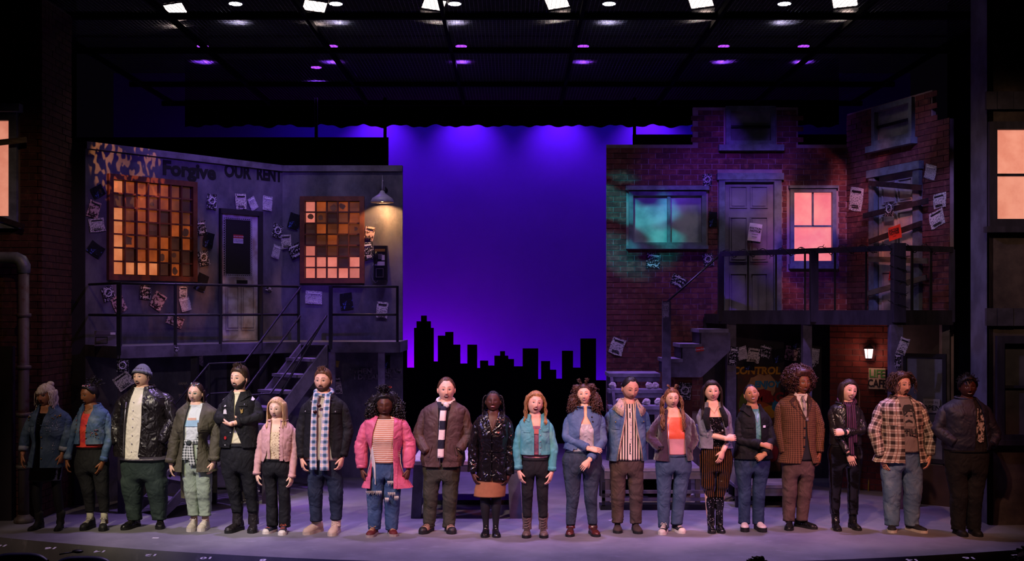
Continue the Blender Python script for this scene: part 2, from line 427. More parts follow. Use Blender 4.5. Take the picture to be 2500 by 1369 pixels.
# border curtain with a loosely scalloped hem
mb = MB(); rings = [[], []]; rnd = random.Random(3)
ph = [rnd.uniform(0, 6) for _ in range(8)]
for i in range(321):
    x = -6.2+12.4*i/320
    fold = .035*math.sin(x*15+ph[0])+.02*math.sin(x*31+ph[1])
    hem = 6.02+.020*math.sin(x*9+ph[2])+.022*abs(math.sin(x*4.1+ph[3]))+.012*math.sin(x*23+ph[4])
    rings[0].append((x, 9.0+fold, hem)); rings[1].append((x, 9.0+fold*.6, 7.3))
mb.loft(rings, False); mb.loft([[(x, y+.02, z) for x, y, z in r] for r in rings], False, flip=True)
tag(mb.build('border_curtain', BLACK, None, True), 'black border curtain with a wavy hem across the top of the backdrop', 'curtain')
def flat(name, x0, x1, ytop, Y, label, parent=None):
    a = at(x0, ytop, Y); b = at(x1, ytop, Y); mb = MB(); mb.span((a.x, Y, 0), (b.x, Y+.04, a.z))
    return tag(mb.build(name, BLACK), label, 'masking flat', None, 'structure')
flat('wall_masking_left', 120, 948, 335, 7.0, 'plain black masking flat behind the left house front')
flat('wall_masking_right', 1545, 2600, 328, 7.0, 'plain black masking flat behind the right house front')
for k, (x, lab) in enumerate([(772, 'thin black pipe above the left black masking, further left'), (940, 'thin black pipe at the right edge of the left black masking'), (1549, 'thin black pipe at the left edge of the right black masking')]):
    p = at(x, 335, 7.1); mb = MB(); mb.tube([(p.x, p.y, 4.5), (p.x, p.y, 6.22)], .028, 8); tag(mb.build('masking_pipe', BLACK, None, True), lab, 'pipe', 'pipes over the masking flats')
# dark house behind the set so that light dies there
mb = MB(); mb.span((-9.2, -17, -1), (-9.0, 11, 9)); tag(mb.build('wall_left', BLACK), 'black side wall of the theatre at the left', 'wall', None, 'structure')
mb = MB(); mb.span((9.0, -17, -1), (9.2, 11, 9)); tag(mb.build('wall_right', BLACK), 'black side wall of the theatre at the right', 'wall', None, 'structure')
mb = MB(); mb.span((-9.2, 1.0, 9), (9.2, 11, 9.1)); tag(mb.build('ceiling', BLACK), 'black ceiling high above the lighting grid', 'ceiling', None, 'structure')

# ------------------------------------------------------------------ tension-wire grid, beams and lamps above it
GZ = 6.5
grid = empty('wire_grid', (0, 0, GZ)); tag(grid, 'woven wire tension grid hung under the lamps above the stage', 'wire grid')
WIRE = mat('galvanised_wire', '#5e5e64', .45, .0, .4, 0, bump=0)
mb = MB()
def wire(a, b, ax):
    r = .0026; ps = []
    for k in range(6):
        an = k*math.pi/3; u, w_ = r*math.cos(an), r*math.sin(an)
        ps.append(((a[0]+(u if ax == 1 else 0), a[1]+(u if ax == 0 else 0), w_), (b[0]+(u if ax == 1 else 0), b[1]+(u if ax == 0 else 0), w_)))
    mb.loft([[p[0] for p in ps], [p[1] for p in ps]], True)
y = 1.2
while y < 8.95: wire((-6.6, y), (6.6, y), 0); y += .056
x = -6.6
while x < 6.6: wire((x, 1.2), (x, 8.95), 1); x += .056
o = mb.build('wire_mesh', WIRE, grid); o['kind'] = 'stuff'
for k in range(8):
    x = -6.4+k*1.83; mb = MB(); mb.span((x-.025, 1.2, -.09), (x+.025, 8.95, -.02)); mb.build('depth_beam', BLACK, grid)
for y in (2.42, 4.45, 7.05, 8.9):
    mb = MB(); mb.span((-6.6, y-.04, -.10), (6.6, y+.04, -.02)); mb.build('cross_beam', BLACK, grid)
for k, Yb in enumerate((2.95, 5.5, 7.1)):
    mb = MB(); mb.tube([(-8.99, Yb, 7.285), (8.99, Yb, 7.285)], .025, 10); tag(mb.build('lighting_bar', BLACK, None, True), ('near', 'middle', 'far')[k]+' black lighting bar running across above the wire grid', 'lighting bar', 'lighting bars over the grid')
CAN = mat('black_lamp_housing', '#1c1c20', .4, 0, .4, 0, bump=0)
LENSW = emis('white_lens', '#f3f6ff', 5.0); LENSP = emis('violet_lens', '#a040ff', 3.2); LENSF = emis('warm_white_lens', '#ffe9e0', 6.0)
def round_lamp(px, patch, pu, lab):
    d = F*(GZ-CAMZ)/(HY-patch); p = Vector(((px-CX)*d/F, d+CAMY, GZ+.26)); p.y = min((2.95, 5.5, 7.1), key=lambda q: abs(q-p.y)); p.x = (px-CX)*(p.y-CAMY)/F
    o = empty('moving_light' if pu else 'ellipsoidal_lamp', p); tag(o, lab, 'stage lamp', 'violet round lamps over the grid' if pu else 'white round lamps over the grid')
    mb = MB(); mb.tube([(0, 0, .42), (0, 0, .40), (0, 0, .12), (0, 0, .1), (0, 0, 0), (0, 0, -.012)], [.07, .085, .085, .10, .105, .105], 20, caps=True); mb.build('housing', CAN, o, True)
    mb = MB(); mb.tube([(0, 0, -.013), (0, 0, -.022)], .09, 24); mb.build('lens', LENSP if pu else LENSW, o)
    mb = MB(); mb.bar((-.12, 0, .2), (-.12, 0, .5), .03, .012); mb.bar((.12, 0, .2), (.12, 0, .5), .03, .012); mb.bar((-.12, 0, .5), (.12, 0, .5), .03, .012); mb.bar((-.12, 0, .2), (-.08, 0, .2), .03, .012); mb.bar((.12, 0, .2), (.08, 0, .2), .03, .012); mb.build('yoke', CAN, o)
    l = bpy.data.lights.new('lamp_beam', 'SPOT'); lo = bpy.data.objects.new('lamp_beam', l); col.objects.link(lo); lo.parent = o; lo.location = (0, 0, -.04)
    l.color = (.28, .06, 1) if pu else (.80, .66, 1); l.energy = 170 if pu else 85; l.spot_size = math.radians(96 if pu else 104); l.spot_blend = .7; l.shadow_soft_size = .06
for i, (x, y) in enumerate([(575, 60), (820, 57), (1110, 55), (1487, 52), (1915, 48)]):
    round_lamp(x, y, False, ['white round stage lamp, leftmost of five in the near row', 'white round stage lamp above the left flood, second of its row', 'white round stage lamp just left of the centre beam', 'white round stage lamp right of the centre beam', 'white round stage lamp cut by the top of the picture, rightmost'][i])
for i, (x, y) in enumerate([(495, 152), (811, 150), (1126, 147), (1424, 152), (1767, 147), (1962, 150), (772, 200)]):
    round_lamp(x, y, True, ['violet round stage lamp, leftmost of the far row', 'violet round stage lamp, second from left in the far row', 'violet round stage lamp left of the centre beam, far row', 'violet round stage lamp right of the centre beam, far row', 'violet round stage lamp above the dormer window', 'violet round stage lamp, rightmost of the far row', 'violet round stage lamp hung lowest and farthest upstage'][i])
for i, (x, y, tl) in enumerate([(95, 72, .5), (430, 66, .5), (770, 60, -.6), (1060, 56, -.6), (1360, 53, .6), (1710, 51, .6), (2060, 50, .5)]):
    d = F*(GZ-CAMZ)/(HY-y); p = Vector(((x-CX)*d/F, d+CAMY-.05, GZ+.24))
    o = empty('flood_lamp', p); o.rotation_euler = (-.75, 0, 0 if i == 0 else -.9*tl)
    tag(o, ['rectangular flood lamp glowing above the left brick tower', 'small half hidden flood lamp, second from left', 'slanted rectangular flood lamp, third from left', 'slanted rectangular flood lamp left of the centre beam', 'slanted rectangular flood lamp just right of the centre beam', 'slanted rectangular flood lamp, second from right', 'rectangular flood lamp, rightmost of the near row'][i], 'stage lamp', 'rectangular flood lamps over the grid')
    mb = MB(); hw, hh = .17, .085
    mb.loft([[(-hw, -hh, 0), (hw, -hh, 0), (hw, hh, 0), (-hw, hh, 0)], [(-hw*.7, -hh*.7, .18), (hw*.7, -hh*.7, .18), (hw*.7, hh*.7, .18), (-hw*.7, hh*.7, .18)]], True, False, True); mb.build('housing', CAN, o)
    mb = MB(); mb.span((-hw+.01, -hh+.01, -.002), (hw-.01, hh-.01, .006)); mb.build('lens', LENSF, o)
    mb = MB(); mb.box((0, -hh-.04, -.03), (hw*2, .006, .11), Matrix.Rotation(-.5, 3, 'X')); mb.box((0, hh+.04, -.03), (hw*2, .006, .11), Matrix.Rotation(.5, 3, 'X')); mb.build('barn_door', CAN, o)
    l = bpy.data.lights.new('flood_beam', 'SPOT'); lo = bpy.data.objects.new('flood_beam', l); col.objects.link(lo); lo.parent = o; lo.location = (0, 0, -.03); lo.rotation_euler = (.75, 0, 0)
    l.color = (1, .72, .62); l.energy = 45; l.spot_size = math.radians(110); l.spot_blend = .7; l.shadow_soft_size = .08

# ------------------------------------------------------------------ left tower
BRK_D = brick_mat('dark_red_brick', '#42261f', '#321d1a', '#553429'); MORT_D = mat('dark_mortar', '#5a4a44', .9)
TW = Wall((-8.4, 1.1), (-5.72, 1.1)); TS = Wall((-5.72, 1.1), (-5.72, 2.05))
TS.n = Vector((1, 0, 0)); TS.e = Vector((0, 1, 0)); TS.M = Matrix.Translation(TS.A) @ Matrix((TS.e, -TS.n, Vector((0, 0, 1)))).transposed().to_4x4()
h = TW.rect(-60, 295, 26, 528); tower = wall_panel('wall_tower_left', TW, 0, TW.L, 0, 6.35, [(h[0], h[1], h[2], h[3])], MORT_D); tag(tower, 'dark brick tower front at the left edge of the stage', 'wall')
bricks(TW, tower, BRK_D, TW.L-1.0, TW.L, .02, 6.3, [(h[0]-.16, h[1]-.1, h[2]+.12, h[3]+.2)], visible=lambda a, z: 5 if 2.0 < z < 5.6 else 1, seed=2)
ts = wall_panel('wall_tower_left_return', TS, 0, TS.L, 0, 6.35, [], MORT_D); tag(ts, 'narrow brick return of the left tower lit violet', 'wall')
bricks(TS, ts, BRK_D, 0, TS.L, .02, 6.3, [], visible=lambda a, z: 8-z, seed=3)
def glow_pane(name, c, c2, k=1.0):
    """lit gauze pane with uneven grime; each pane burns a little differently"""
    key = ('g', name)
    if key in _mc: return _mc[key]
    s = N(name); v = s.n('ShaderNodeNewGeometry').outputs['Position']; cl = s.mix(s.ramp(s.noise(v, 3.5, 5, .6), .3, .75), srgb(c2), srgb(c))
    s.base(s.mix(.8, cl, (.04, .04, .04)), .5, 0, .3); s.l(cl, s.b.inputs['Emission Color']); r = s.n('ShaderNodeObjectInfo').outputs['Random']; s.l(s.math('MULTIPLY_ADD', r, .35*k, .8*k), s.b.inputs['Emission Strength'])
    _mc[key] = s.m
    return s.m
def backing(r, root):
    """black cloth hung behind a window opening"""
    mb = MB(); mb.span((r[0]-.03, .10, r[1]-.03), (r[2]+.03, .12, r[3]+.03)); mb.build('window_backing', BLACK, root)
def frame_bars(mb, s0, z0, s1, z1, wd, dp, off=0):
    mb.span((s0-wd, -dp, z0-wd), (s0, off, z1+wd)); mb.span((s1, -dp, z0-wd), (s1+wd, off, z1+wd)); mb.span((s0, -dp, z1), (s1, off, z1+wd)); mb.span((s0, -dp, z0-wd), (s1, off, z0))
wn = [0]
def window(W, label, holes_r, m_frame, fw=.06, fd=.05):
    wn[0] += 1; root = empty(f'window_{wn[0]}', M=W.M); tag(root, label, 'window', None, 'structure')
    mb = MB(); frame_bars(mb, *holes_r, fw, fd); mb.build('window_frame', m_frame, root); return root
PANEW = glow_pane('warm_gauze_pane', '#f09a80', '#dc826a')
root = window(TW, 'lit window with a grey cornice on the left brick tower', h, TRIM, .095, .06)
mb = MB(); mb.span((h[0]-.15, -.14, h[3]+.095), (h[2]+.16, .0, h[3]+.19)); mb.build('cornice', TRIM, root)
mb = MB(); mb.span((h[0]-.12, -.1, h[1]-.15), (h[2]+.13, .0, h[1]-.09)); mb.build('window_sill', TRIM, root)
mb = MB(); mb.span((h[0], .02, h[1]), (h[2], .03, h[3])); mb.build('pane', PANEW, root)
backing(h, root)
PLK = mat('rough_weathered_plank', '#6b6152', .8, 0, .2, .5, 14, .5, 60, stretch=(.3, 1, 1)); PLK2 = mat('dark_stained_plank', '#33262a', .8, 0, .2, .45, 14, .5, 60)
def plank(W, p0, p1, wd, m, label, off=.09, th=.025, parent=None):
    a = W.px(*p0, off); b = W.px(*p1, off); mb = MB(); mb.bar((a[0], -off, a[1]), (b[0], -off, b[1]), th, wd)
    o = mb.build('plank', m, parent, False, None if parent else W.M)
    if not parent: tag(o, label, 'plank')
    return o
plank(TW, (-40, 352), (65, 341), .068, PLK, 'weathered plank nailed across the top of the left tower window', .13)
plank(TW, (-40, 520), (58, 553), .06, PLK2, 'dark plank slanting across the bottom of the left tower window', .12)
# drain pipe with an elbow and flanges
PIPE = mat('dull_green_iron', '#6b7470', .5, .3, .5, .35, 12, .2); RUST = mat('rusty_iron_pipe', '#57504a', .55, .2, .4, .4, 10, .3, c2='#4a2e24', lo=.3, hi=.5)
dp = empty('drain_pipe', floor_at(58, 1275)); b = dp.location; dd = b.y-CAMY; sc_ = F/dd
tag(dp, 'fat iron drain pipe with flanges and an elbow on the left tower', 'pipe')
zE = CAMZ-(632-HY)/sc_
mb = MB(); mb.tube([(0, 0, 0), (0, 0, zE-.12)], .062, 16); mb.build('downpipe', RUST, dp, True)
mb = MB(); mb.tube([(0, 0, zE-.17), (0, 0, zE-.08), (-.03, 0, zE-.02), (-.09, 0, zE+.01), (-.17, 0, zE+.015), (-2.3, 0, zE+.015)], [.075, .078, .078, .075, .07, .066], 16, ref=(0, -1, 0)); mb.build('elbow', PIPE, dp, True)
for py in (768, 1010, 1138, 895):
    z = CAMZ-(py-HY)/sc_; mb = MB(); mb.tube([(0, 0, z-.035), (0, 0, z-.02), (0, 0, z+.012), (0, 0, z+.02)], [.062, .085, .088, .062], 18); mb.build('flange', RUST, dp, True)
mb = MB(); mb.tube([(0, 0, 0), (0, 0, .02), (0, 0, .05), (0, 0, .07), (0, 0, .1)], [.11, .115, .11, .085, .06], 18); mb.build('foot_flange', RUST, dp, True)
# dark lower bay of the left tower
mb = MB(); a = at(-40, 845, .98); c = at(28, 1280, .98); mb.span((a.x, .98, 0), (c.x, 1.09, a.z)); tag(mb.build('trim_1', mat('dark_panelled_bay', '#241d24', .7)), 'dark panelled bay at the foot of the left tower', 'panel', None, 'structure')

# ------------------------------------------------------------------ left house front (angled wall, straight wall, dark return)
ZL = 4.71
s = N('scumbled_plaster'); v = s.coord(); n1 = s.noise(s.coord('Object', (1, 1, .6)), 1.3, 6, .65); n2 = s.noise(v, 5, 5, .7)
c = s.mix(s.ramp(n1, .35, .68), srgb('#3e3c4c'), srgb('#6e6a76')); c = s.mix(s.ramp(n2, .5, .85), c, srgb('#5a5e74')); s.base(c, .8, 0, .25); s.bump(n2, .2, .02)
PLASTER = s.m
A1 = Wall((-5.55, 2.10), (-3.48, 4.60)); A2 = Wall((-3.48, 4.60), (-1.66, 4.60)); A0 = Wall((-5.86, 2.02), (-5.55, 2.10))
w1 = A1.rect(272, 447, 466, 673); w2 = A2.rect(745, 491, 879, 680); dr = A1.rect(538, 524, 627, 831)
wl = wall_panel('wall_house_left', A1, 0, A1.L, 0, ZL, [w1], PLASTER); tag(wl, 'angled scumbled plaster wall of the left house', 'wall')
wl2 = wall_panel('wall_house_left_straight', A2, 0, A2.L, 0, ZL, [w2], PLASTER); tag(wl2, 'straight plaster wall of the left house beside the backdrop', 'wall')
DARKP = mat('near_black_paint', '#1d1b20', .85)
o = wall_panel('wall_house_left_return', A0, -.1, A0.L, 0, ZL, [], DARKP); tag(o, 'narrow near-black return between left tower and left house', 'wall')
for W, nm, lb in ((A1, 'trim_2', 'capping rail along the top of the angled left wall'), (A2, 'trim_3', 'capping rail along the top of the straight left wall')):
    mb = MB(); mb.span((0, -.04, ZL-.07), (W.L, .07, ZL+.02)); tag(mb.build(nm, GREYWOOD, None, False, W.M), lb, 'trim', None, 'structure')
# multi-paned windows
WFR = mat('rust_brown_frame', '#6b3a2a', .6, 0, .35, .35, 10, .3)
PG = [glow_pane('amber_pane', '#9a461c', '#6c2e12'), glow_pane('lamplit_pale_pane', '#dc8454', '#bc6238'), glow_pane('smoked_pane', '#3e2016', '#241210'), glow_pane('brown_pane', '#6a3218', '#4a2412'), glow_pane('lamplit_rosy_pane', '#dc7c6c', '#c46454')]
GRIME = glow_pane('soot_on_glass', '#42221a', '#281612')
def paned(W, r, nx, nz, label, pattern, seed):
    root = window(W, label, r, WFR, .07, .06); s0, z0, s1, z1 = r; pw = (s1-s0)/nx; phh = (z1-z0)/nz; rnd = random.Random(seed); t = .011
    for i in range(1, nx):
        mb = MB(); mb.span((s0+i*pw-t, -.045, z0), (s0+i*pw+t, .02, z1)); mb.build('muntin', WFR, root)
    for j in range(1, nz):
        mb = MB(); mb.span((s0, -.04, z0+j*phh-t), (s1, .015, z0+j*phh+t)); mb.build('muntin', WFR, root)
    for j in range(nz):
        for i in range(nx):
            k = pattern(i, nz-1-j); mb = MB(); mb.span((s0+i*pw+t, .005+rnd.uniform(0, .006), z0+j*phh+t), (s0+(i+1)*pw-t, .02, z0+(j+1)*phh-t)); p = mb.build('pane', PG[k], root)
            if rnd.random() < .16:
                q = MB(); cx, cz = s0+(i+rnd.uniform(.35, .65))*pw, z0+(j+rnd.uniform(.35, .65))*phh; rr = rnd.uniform(.2, .42)
                q.poly([(cx+pw*rr*rnd.uniform(.6, 1.1)*math.cos(a_), -.0, cz+phh*rr*rnd.uniform(.6, 1.1)*math.sin(a_)) for a_ in [k2*math.pi/4.5 for k2 in range(9)]], .003, (0, 1, 0)); q.build('soot_smear', GRIME, p)
    backing(r, root); return root
paned(A1, w1, 7, 7, 'large glowing window of small amber panes on the left wall', lambda i, j: 1 if i == 0 and j not in (1,) or (j == 6 and i < 4) else (2 if (i, j) in ((0, 1), (1, 1), (3, 3), (4, 3), (4, 2), (1, 5), (4, 6), (6, 6), (6, 0), (5, 4), (6, 5), (6, 1)) else (3 if (i+j*2) % 5 == 0 or (i > 4 and j < 2) else 0)), 5)  # left and bottom panes are coloured brighter to imitate a lamp low behind
paned(A2, w2, 5, 7, 'smaller glowing window of small panes beside the wall lamp', lambda i, j: 2 if (i, j) in ((2, 1), (0, 2), (0, 3), (3, 3), (4, 3), (1, 4), (3, 5), (4, 4), (3, 4)) else (4 if j >= 5 or i == 0 else (0 if (i+j) % 2 else 3)), 6)  # rosy bottom rows and left column stand in for glow from a lamp behind
# left door
DOORP = mat('worn_white_door_paint', '#c4bccc', .55, 0, .4, .35, 4, .2, 30, c2='#94827e')
door = empty('door_1', M=A1.M); tag(door, 'worn pale door with a wire mesh panel on the left wall', 'door', None, 'structure')
s0, z0, s1, z1 = dr; dw = s1-s0
mb = MB(); mb.span((s0, -.02, z0), (s1, .0, z1)); mb.build('door_leaf', DOORP, door)
mb = MB(); mb.span((s0-.03, -.05, z0), (s0, 0, z1+.05)); mb.span((s1, -.06, z0), (s1+.07, 0, z1+.05)); mb.span((s0-.03, -.06, z1), (s1+.07, 0, z1+.07)); mb.build('door_frame', mat('black_door_frame', '#28242c', .6), door)
a = A1.rect(540, 530, 613, 676); g0, gz0, g1, gz1 = a
mb = MB(); mb.span((g0+.02, -.03, gz0+.02), (g1-.02, -.021, gz1-.02)); panel = mb.build('dark_panel', mat('dark_screen_mesh', '#15131a', .6, bump=.5, bs=300), door)
mb = MB(); k = 0; st = .034
def hexring(cx, cz, r):
    ps = [(cx+r*math.cos(q*math.pi/3), -.034, cz+r*math.sin(q*math.pi/3)) for q in range(6)]; mb.tube(ps+[ps[0]], .0035, 5)
z = gz0+.02
while z < gz1: hexring(g0+.03, z, .02); hexring(g1-.02, z, .02); z += st
x = g0+.03
while x < g1: hexring(x, gz0+.02, .02); hexring(x, gz1-.02, .02); x += st
mb.build('wire_edging', mat('pale_expanded_metal', '#b9b2c4', .5), door)
for u0, u1, zz0, zz1 in [(.14, .44, .06, .31), (.56, .88, .06, .31)]:
    mb = MB(); hx0, hx1, hz0, hz1 = s0+dw*u0, s0+dw*u1, z0+(z1-z0)*zz0+.06, z0+(z1-z0)*(zz1+.12); frame_bars(mb, hx0, hz0, hx1, hz1, .014, .034, -.02); mb.span((hx0+.02, -.03, hz0+.02), (hx1-.02, -.018, hz1-.02)); mb.build('raised_panel', DOORP, door)
mb = MB(); c = A1.px(588, 688); mb.span((c[0]-.09, -.04, c[1]-.025), (c[0]+.09, -.02, c[1]+.025)); mb.build('letter_slot', BLACKM, door)
INK = mat('black_ink', '#0e0c10', .7, bump=0, var=0); WHT = mat('white_ink', '#dcd8e2', .7, bump=0, var=0)
c = A1.px(578, 584); sg = MB(); sg.span((c[0]-.085, -.04, c[1]+.012), (c[0]+.085, -.03, c[1]+.065)); so = sg.build('door_sign', mat('red_print', '#a3222c', .6, bump=0), None, False, A1.M); tag(so, 'small red and white notice fixed to the mesh of the left door', 'sign')
sg = MB(); sg.span((c[0]-.085, -.04, c[1]-.06), (c[0]+.085, -.03, c[1]+.012)); sg.build('white_half', mat('white_print', '#cfc9dc', .6, bump=0), so)
text('DO NOT DISTURB', .022, WHT, so, Matrix.Translation((c[0], -.042, c[1]+.038)) @ TXT, 'lettering', .0005); text('A RECORDING\nIN PROGRESS', .026, mat('blue_print', '#28307a', .6, bump=0), so, Matrix.Translation((c[0], -.042, c[1]-.025)) @ TXT, 'lettering', .0005)
# gooseneck wall lamp
c = A2.px(938, 500); lamp = empty('wall_lamp', A2.M @ Vector((c[0], 0, c[1]))); tag(lamp, 'gooseneck barn lamp with a grey shade glowing on the straight left wall', 'wall lamp')
ENAM = mat('grey_enamel', '#8f8aa0', .4, 0, .5, .2, 8, .05)
mb = MB(); mb.tube([(0, -.26, .015), (0, -.26, .02), (0, -.26, .075), (0, -.26, .11), (0, -.26, .15), (0, -.26, .19)], [.175, .178, .15, .10, .045, .025], 28, caps=False); mb.tube([(0, -.26, .012), (0, -.26, .02), (0, -.26, .07), (0, -.26, .10), (0, -.26, .12)], [.172, .172, .145, .09, .01], 28, caps=False); mb.build('lamp_shade', ENAM, lamp, True)
mb = MB(); mb.tube([(0, -.26, .18), (0, -.26, .26), (0, -.24, .31), (0, -.19, .345), (0, -.12, .345), (0, -.06, .30), (0, -.03, .24), (0, 0, .22)], .011, 8); mb.build('gooseneck', ENAM, lamp, True)
mb = MB(); mb.tube([(0, -.02, .22), (0, 0, .22)], .055, 16, ref=(1, 0, 0)); mb.build('wall_plate', BLACKM, lamp, True)
mb = MB(); mb.tube([(0, -.26, .19), (0, -.26, .42)], .004, 6); mb.build('finial_rod', ENAM, lamp, True)
mb = MB(); mb.ell((0, -.26, .06), (.03, .03, .04)); mb.build('bulb', emis('warm_bulb', '#ffb060', 9), lamp, True)
l = bpy.data.lights.new('lamp_bulb_light', 'SPOT'); lo = bpy.data.objects.new('lamp_bulb_light', l); col.objects.link(lo); lo.parent = lamp; lo.location = (0, -.24, .03); lo.rotation_euler = (math.radians(24), 0, 0); l.color = (1, .50, .16); l.energy = 62; l.spot_size = math.radians(124); l.spot_blend = .25; l.shadow_soft_size = .03
# pay phone
c = A2.px(931, 644); ph_ = empty('pay_phone', A2.M @ Vector((c[0], 0, c[1]))); tag(ph_, 'black wall pay phone with a dangling cord below the barn lamp', 'pay phone')
mb = MB(); mb.span((-.10, -.13, -.25), (.10, 0, .27)); mb.build('case', mat('black_phone_plastic', '#121116', .3, 0, .5, 0, bump=0), ph_)
mb = MB(); mb.span((-.085, -.135, .18), (.07, -.13, .22)); mb.build('brass_card', mat('dull_brass', '#8a6a35', .4, .6), ph_)
mb = MB(); mb.span((-.085, -.14, .02), (-.04, -.13, .16)); mb.tube([(-.063, -.15, .17), (-.07, -.17, .13), (-.07, -.17, .05), (-.063, -.15, .01)], [.024, .014, .014, .024], 10); mb.build('handset', mat('black_phone_plastic', '#121116', .3, 0, .5, 0, bump=0), ph_, True)
mb = MB(); mb.span((.02, -.136, .05), (.065, -.13, .13)); mb.span((-.085, -.136, -.03), (.065, -.13, .03)); mb.build('instruction_card', mat('lilac_card', '#8d86a8', .6), ph_)
mb = MB(); frame_bars(mb, -.06, -.2, .04, -.08, .006, .14, -.13); mb.build('coin_door', mat('steel_edge', '#8d8a92', .35, .7), ph_)
for i in range(3):
    for j in range(4):
        mb = MB(); mb.span((-.03+i*.022, -.138, .13-j*.02), (-.016+i*.022, -.13, .143-j*.02)); mb.build('key', mat('steel_edge', '#8d8a92', .35, .7), ph_)
mb = MB(); mb.tube([(-.09, -.1, .02), (-.13, -.1, -.05), (-.145, -.1, -.15), (-.12, -.1, -.24), (-.08, -.1, -.29), (-.05, -.1, -.27), (-.04, -.1, -.24)], .006, 6); mb.build('cord', mat('steel_edge', '#8d8a92', .35, .7), ph_, True)
# painted slogans
GRAF = mat('black_spray_paint', '#0c0b10', .8, bump=0)
for wd, x0, x1, yc, hgt in (('Forgive', 396, 526, 417, .27), ('OUR', 546, 612, 420, .25), ('RENT', 626, 688, 428, .25)):
    a0, a1 = A1.px(x0, yc), A1.px(x1, yc); o = text(wd, hgt, GRAF, None, A1.M @ Matrix.Translation(((a0[0]+a1[0])/2, -.003, (a0[1]+a1[1])/2)) @ TXT, 'graffiti', .002, 0, .012); bw = max(v.co.x for v in o.data.vertices)-min(v.co.x for v in o.data.vertices)
    for v in o.data.vertices: v.co.x *= (a1[0]-a0[0])/bw
    tag(o, f'black spray-painted word {wd} across the top of the left wall', 'graffiti', 'spray-painted words on the left wall')
GRAF2 = mat('faded_white_stencil', '#6f6a74', .8, bump=0, var=.6, vs=9)
c = A2.px(918, 913); o = text('WHEN I DREAM\nI DREAM OF...', .105, GRAF2, None, A2.M @ Matrix.Translation((c[0], -.028, c[1])) @ TXT, 'stencilled_slogan', .001, 0, .003, width=1.05); tag(o, 'faded stencilled words When I dream I dream of under the left deck', 'graffiti')

# ------------------------------------------------------------------ left deck, railing, stairs
ZD = 2.085
dA, dB, dC = Vector((-4.84, 1.30, 0)), Vector((-3.03, 3.40, 0)), Vector((-1.60, 3.40, 0))
DECKM = mat('worn_deck_paint', '#77717d', .6, 0, .35, .35, 5, .25, 30); FASC = mat('charcoal_fascia', '#5c5763', .7, 0, .3, .5, 4, .3, 40)
deck = empty('left_deck', dA); tag(deck, 'raised walkway deck in front of the left house', 'deck')
L_ = lambda p, z=0: Vector((p[0]-dA.x, p[1]-dA.y, z))
mb = MB(); mb.poly([L_(p, ZD) for p in (dA, dB, dC, (-1.60, 4.59), (-3.5, 4.59), (-5.54, 2.11))], .04, (0, 0, 1)); mb.build('deck_boards', DECKM, deck)
mb = MB(); mb.bar(L_(dA, ZD-.07), L_(dB, ZD-.07), .04, .15); mb.build('fascia', FASC, deck)
mb = MB(); mb.bar(L_(dB+Vector((.47, 0, 0)), ZD-.07), L_(dC, ZD-.07), .04, .15); mb.build('fascia', FASC, deck)
mb = MB(); mb.bar(L_(dA, ZD-.07), L_((-5.54, 2.11), ZD-.07), .04, .15); mb.build('fascia', FASC, deck)
mb = MB(); mb.bar(L_(dC, ZD-.07), L_((-1.60, 4.58), ZD-.07), .04, .15); mb.build('fascia', FASC, deck)
eAB = (dB-dA).normalized()
def post(parent, p, z0, z1, wd, m, nm='deck_post'):
    mb = MB(); mb.span((p.x-wd/2, p.y-wd/2, z0), (p.x+wd/2, p.y+wd/2, z1)); return mb.build(nm, m, parent)
for t in (.04, .42, .82):
    p = L_(dA+(dB-dA)*t+Vector((-.1, .12, 0))); post(deck, p, 0, ZD-.14, .09, DARKWOOD)
for X in (-2.55, -1.85): post(deck, L_((X, 3.46)), 0, ZD-.14, .09, GREYWOOD)
rail = empty('left_railing', dA); tag(rail, 'black two-bar pipe railing along the left deck', 'railing')
def pipe_rail(parent, pts, r=.017, nm='rail', m=BLACKM):
    mb = MB(); mb.tube(pts, r, 8); return mb.build(nm, m, parent, True)
ZR, ZM = 2.87, 2.475
for z in (ZR, ZM):
    pipe_rail(rail, [L_((-5.5, 2.1), z), L_(dA, z)]); pipe_rail(rail, [L_(dA, z), L_(dB, z)])
    pipe_rail(rail, [L_(dB+Vector((.47, 0, 0)), z), L_((-1.62, 3.42), z)])
def on_edge(px):
    k = (px-CX)/F                                 # where the sight line at px meets the deck edge A-B
    t = (k*(dA.y-CAMY)-dA.x)/((dB.x-dA.x)-k*(dB.y-dA.y)); return dA+(dB-dA)*t
for x in (291, 428, 538, 638, 729): post(rail, L_(on_edge(x)), ZD-.1, ZR+.01, .035 if x != 291 else .05, BLACKM, 'rail_post')
post(rail, L_(dB+Vector((.47, 0, 0))), ZD-.1, ZR+.01, .05, BLACKM, 'rail_post'); post(rail, L_((-1.62, 3.42)), ZD-.1, ZR+.01, .035, BLACKM, 'rail_post')
# stairs run parallel to the angled deck edge: five risers to a landing, five more to the floor
sd = Vector((-.67, -.742, 0)); sn = Vector((.742, -.67, 0)); st0 = dB+Vector((.05, -.05, 0)); SWD = .58
stair = empty('left_stairs', st0); tag(stair, 'open wooden stairs dropping from the left deck towards the left', 'stairs')
S_ = lambda a, b, z: (sd*a+sn*b)+Vector((0, 0, z))
TREAD = mat('scuffed_tread_paint', '#7d7784', .6, 0, .35, .4, 6, .3, 30); STRG = mat('grey_stringer_paint', '#6a6470', .6, 0, .35, .5, 4, .35, 35)
rs, rn_ = ZD/10, .235
def tread(a, z, ln):
    mb = MB(); mb.bar(S_(a, SWD/2, z-.02), S_(a+ln, SWD/2, z-.02), SWD, .04); mb.build('tread', TREAD, stair)
for k in range(1, 5): tread(rn_*(k-1), ZD-rs*k, rn_+.02)
zl = ZD-rs*5; LL = .55; tread(rn_*4, zl, LL)
